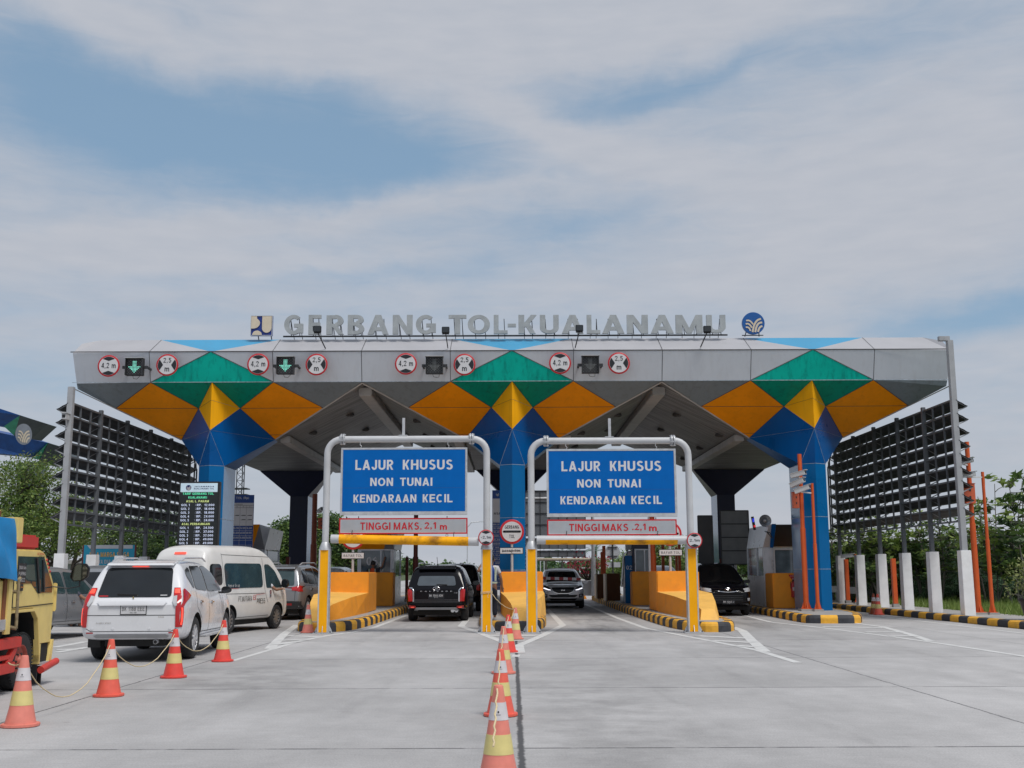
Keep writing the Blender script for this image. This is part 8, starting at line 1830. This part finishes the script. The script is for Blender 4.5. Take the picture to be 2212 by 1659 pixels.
palm("palm with arching fronds above the silver people carrier", T(262, 64), 64, 2.6, 12, 2.2, "coconut_palm", .15, .3, "palms on the left", 10); palm("palm among the far orange posts", T(1285, 110), 110, 3.4, 12, 3.2, "coconut_palm", .18, .4, "distant palms beyond the canopy", 8)
palm("palm fronds peeking over the brown blocks behind the round sign", T(1318, 90), 90, 1.6, 12, 2.0, "coconut_palm", .15, .3, "distant palms beyond the canopy", 8)
# potted plants
t = thing("potted_shrub", "small leafy shrub growing in the black plant pot", "plant", (14.42, 31.2, .7)); mb = MB(bark_l); cs = []
for k in range(26):
    b_ = Vector((14.42 + rng_.normal() * .32, 31.2 + rng_.normal() * .3, .9 + rng_.uniform(0, 1.0))); limb(mb, (14.42, 31.2, .70), b_, .02, .006, .08, 4); cs.append(tuple(b_))
mb.build("stem", t); leaves_object("foliage", t, [(np.array(cs), 26, (.14, .14, .12), .045, .5, 0, .8)], (lf_yel,))
fl_m = leaf_mat("flower_pink", (.50, .03, .08), (.65, .12, .16)); A = W(1268, 1285, 60.5); t = thing("flowering_shrub", "pink flowering shrub in the white pot beyond the grey SUV", "plant", (A.x, 60.5, 1.0)); mb = MB(bark); cs = []
for k in range(40): b_ = Vector((A.x + rng_.normal() * .55, 60.5 + rng_.normal() * .3, 1.3 + rng_.uniform(0, 1.1))); limb(mb, (A.x, 60.5, 1.0), b_, .02, .006, .08, 3); cs.append(tuple(b_))
mb.build("stem", t); cs = np.array(cs); leaves_object("foliage", t, [(cs[:18], 22, (.16, .16, .14), .06, .5, 0, .8)], (lf_mid,)); leaves_object("flowers", t, [(cs[18:], 20, (.16, .16, .12), .07, .7, 0, .9)], (fl_m,))
# ground cover and far woods: nobody could count these
def grass(name, n, xr, yr, h, m, zb=-.02):
    x = rng_.uniform(*xr, n); y = rng_.uniform(*yr, n); hh = h * rng_.uniform(.5, 1.3, n); a = rng_.uniform(0, PI, n); w = .02; dx, dy = np.cos(a) * w, np.sin(a) * w; lx, ly = rng_.normal(size=n) * hh * .35, rng_.normal(size=n) * hh * .35
    v = np.stack([np.stack([x - dx, y - dy, np.full(n, zb)], 1), np.stack([x + dx, y + dy, np.full(n, zb)], 1), np.stack([x + lx, y + ly, zb + hh], 1)], 1).reshape(-1, 3); me = bpy.data.meshes.new(name); me.from_pydata(v.tolist(), [], [(3 * i, 3 * i + 1, 3 * i + 2) for i in range(n)]); me.materials.append(m); return link_mesh(me, name)
tag(grass("grass", 26000, (15.2, 21), (30, 60), .42, lf_pale), "tall green grass behind the white pedestals on the right", "grass", kind="stuff")
tag(grass("grass", 5000, (-30, -18), (48, 60), .25, lf_mid), "short grass under the left trees", "grass", kind="stuff")
def wood(name, label, xs, Y, h, n, size, mats, jit=12, zb=0):
    t = bpy.data.objects.new(name, None); cs = np.stack([rng_.uniform(xs[0], xs[1], n), Y + rng_.uniform(-jit, jit, n), zb + rng_.uniform(0, 1, n) ** .8 * h], 1); cs[:, 2] *= .62 + .38 * np.sin(cs[:, 0] * 37 / (xs[1] - xs[0]) + np.sin(cs[:, 0] * .21) * 2); bpy.data.objects.remove(t)
    d = thing("tmp", "x", "x"); o = leaves_object(name, d, [(cs, 14, (size * 1.6, size * 1.6, size), size, .6, 0, .7), (cs[: n // 3] + np.array([0, 0, h * .08]), 12, (size * 1.5, size * 1.5, size), size, .6, 1, .7)], mats); o.parent = None; bpy.data.objects.remove(d); tag(o, label, "woodland", kind="stuff"); return o
wood("woodland", "dark undergrowth filling the bank behind the right hand palms", (16.5, 34), 60, 2.9, 2600, .13, (lf_dark, lf_mid), 7)
wood("woodland", "far low tree line across the horizon beyond the canopy", (-230, 240), 420, 4.2, 3500, .9, (lf_dark, lf_mid), 40)
wood("woodland", "distant tree belt to the left beyond the white building", (-120, -34), 130, 4.4, 2200, .32, (lf_dark, lf_mid), 14)
wood("woodland", "distant tree belt to the right beyond the palms", (30, 130), 130, 4.4, 2200, .32, (lf_dark, lf_mid), 14)
# street lamps and light rails far beyond the canopy
for i, (px, Y, h, lb) in enumerate(((1166, 150, 9, "tallest faint street lamp left of the grey SUV"), (1174, 170, 9, "faint street lamp nearer the grey SUV's roof"), (728, 110, 6.4, "thin street lamp beyond the left portal post"), (1008, 140, 7.5, "faint street lamp between the black SUV and the central pillar"))):
    x = T(px, Y); t = thing("street_lamp", lb, "street lamp", (x, Y, 0), "distant street lamps"); mb = MB(galv); mb.tube([(x, Y, 0), (x, Y, h - .6), (x + .5, Y, h), (x + 1.6, Y, h + .1)], .07, 6); mb.build("pole", t); mb = MB(alu); mb.box(x + 1.5, x + 2.2, Y - .15, Y + .15, h + .02, h + .16); mb.build("lamp_head", t)
t = thing("roadside_fence", "pale metal road fence beyond the pink flowering shrub", "fence", (6, 76, 0)); mb = MB(white_paint)
for z in (.7, 1.2, 1.7): mb.box(4.4, 9.6, 76, 76.06, z, z + .07)
mb.build("rail", t)
for k in range(5): mb = MB(white_paint); x = 4.5 + k * 1.25; mb.box(x, x + .08, 75.98, 76.08, 0, 1.8); mb.build("post", t)
for o in list(bpy.data.objects):
    if o.parent is None and o.get('used'): del o['used']
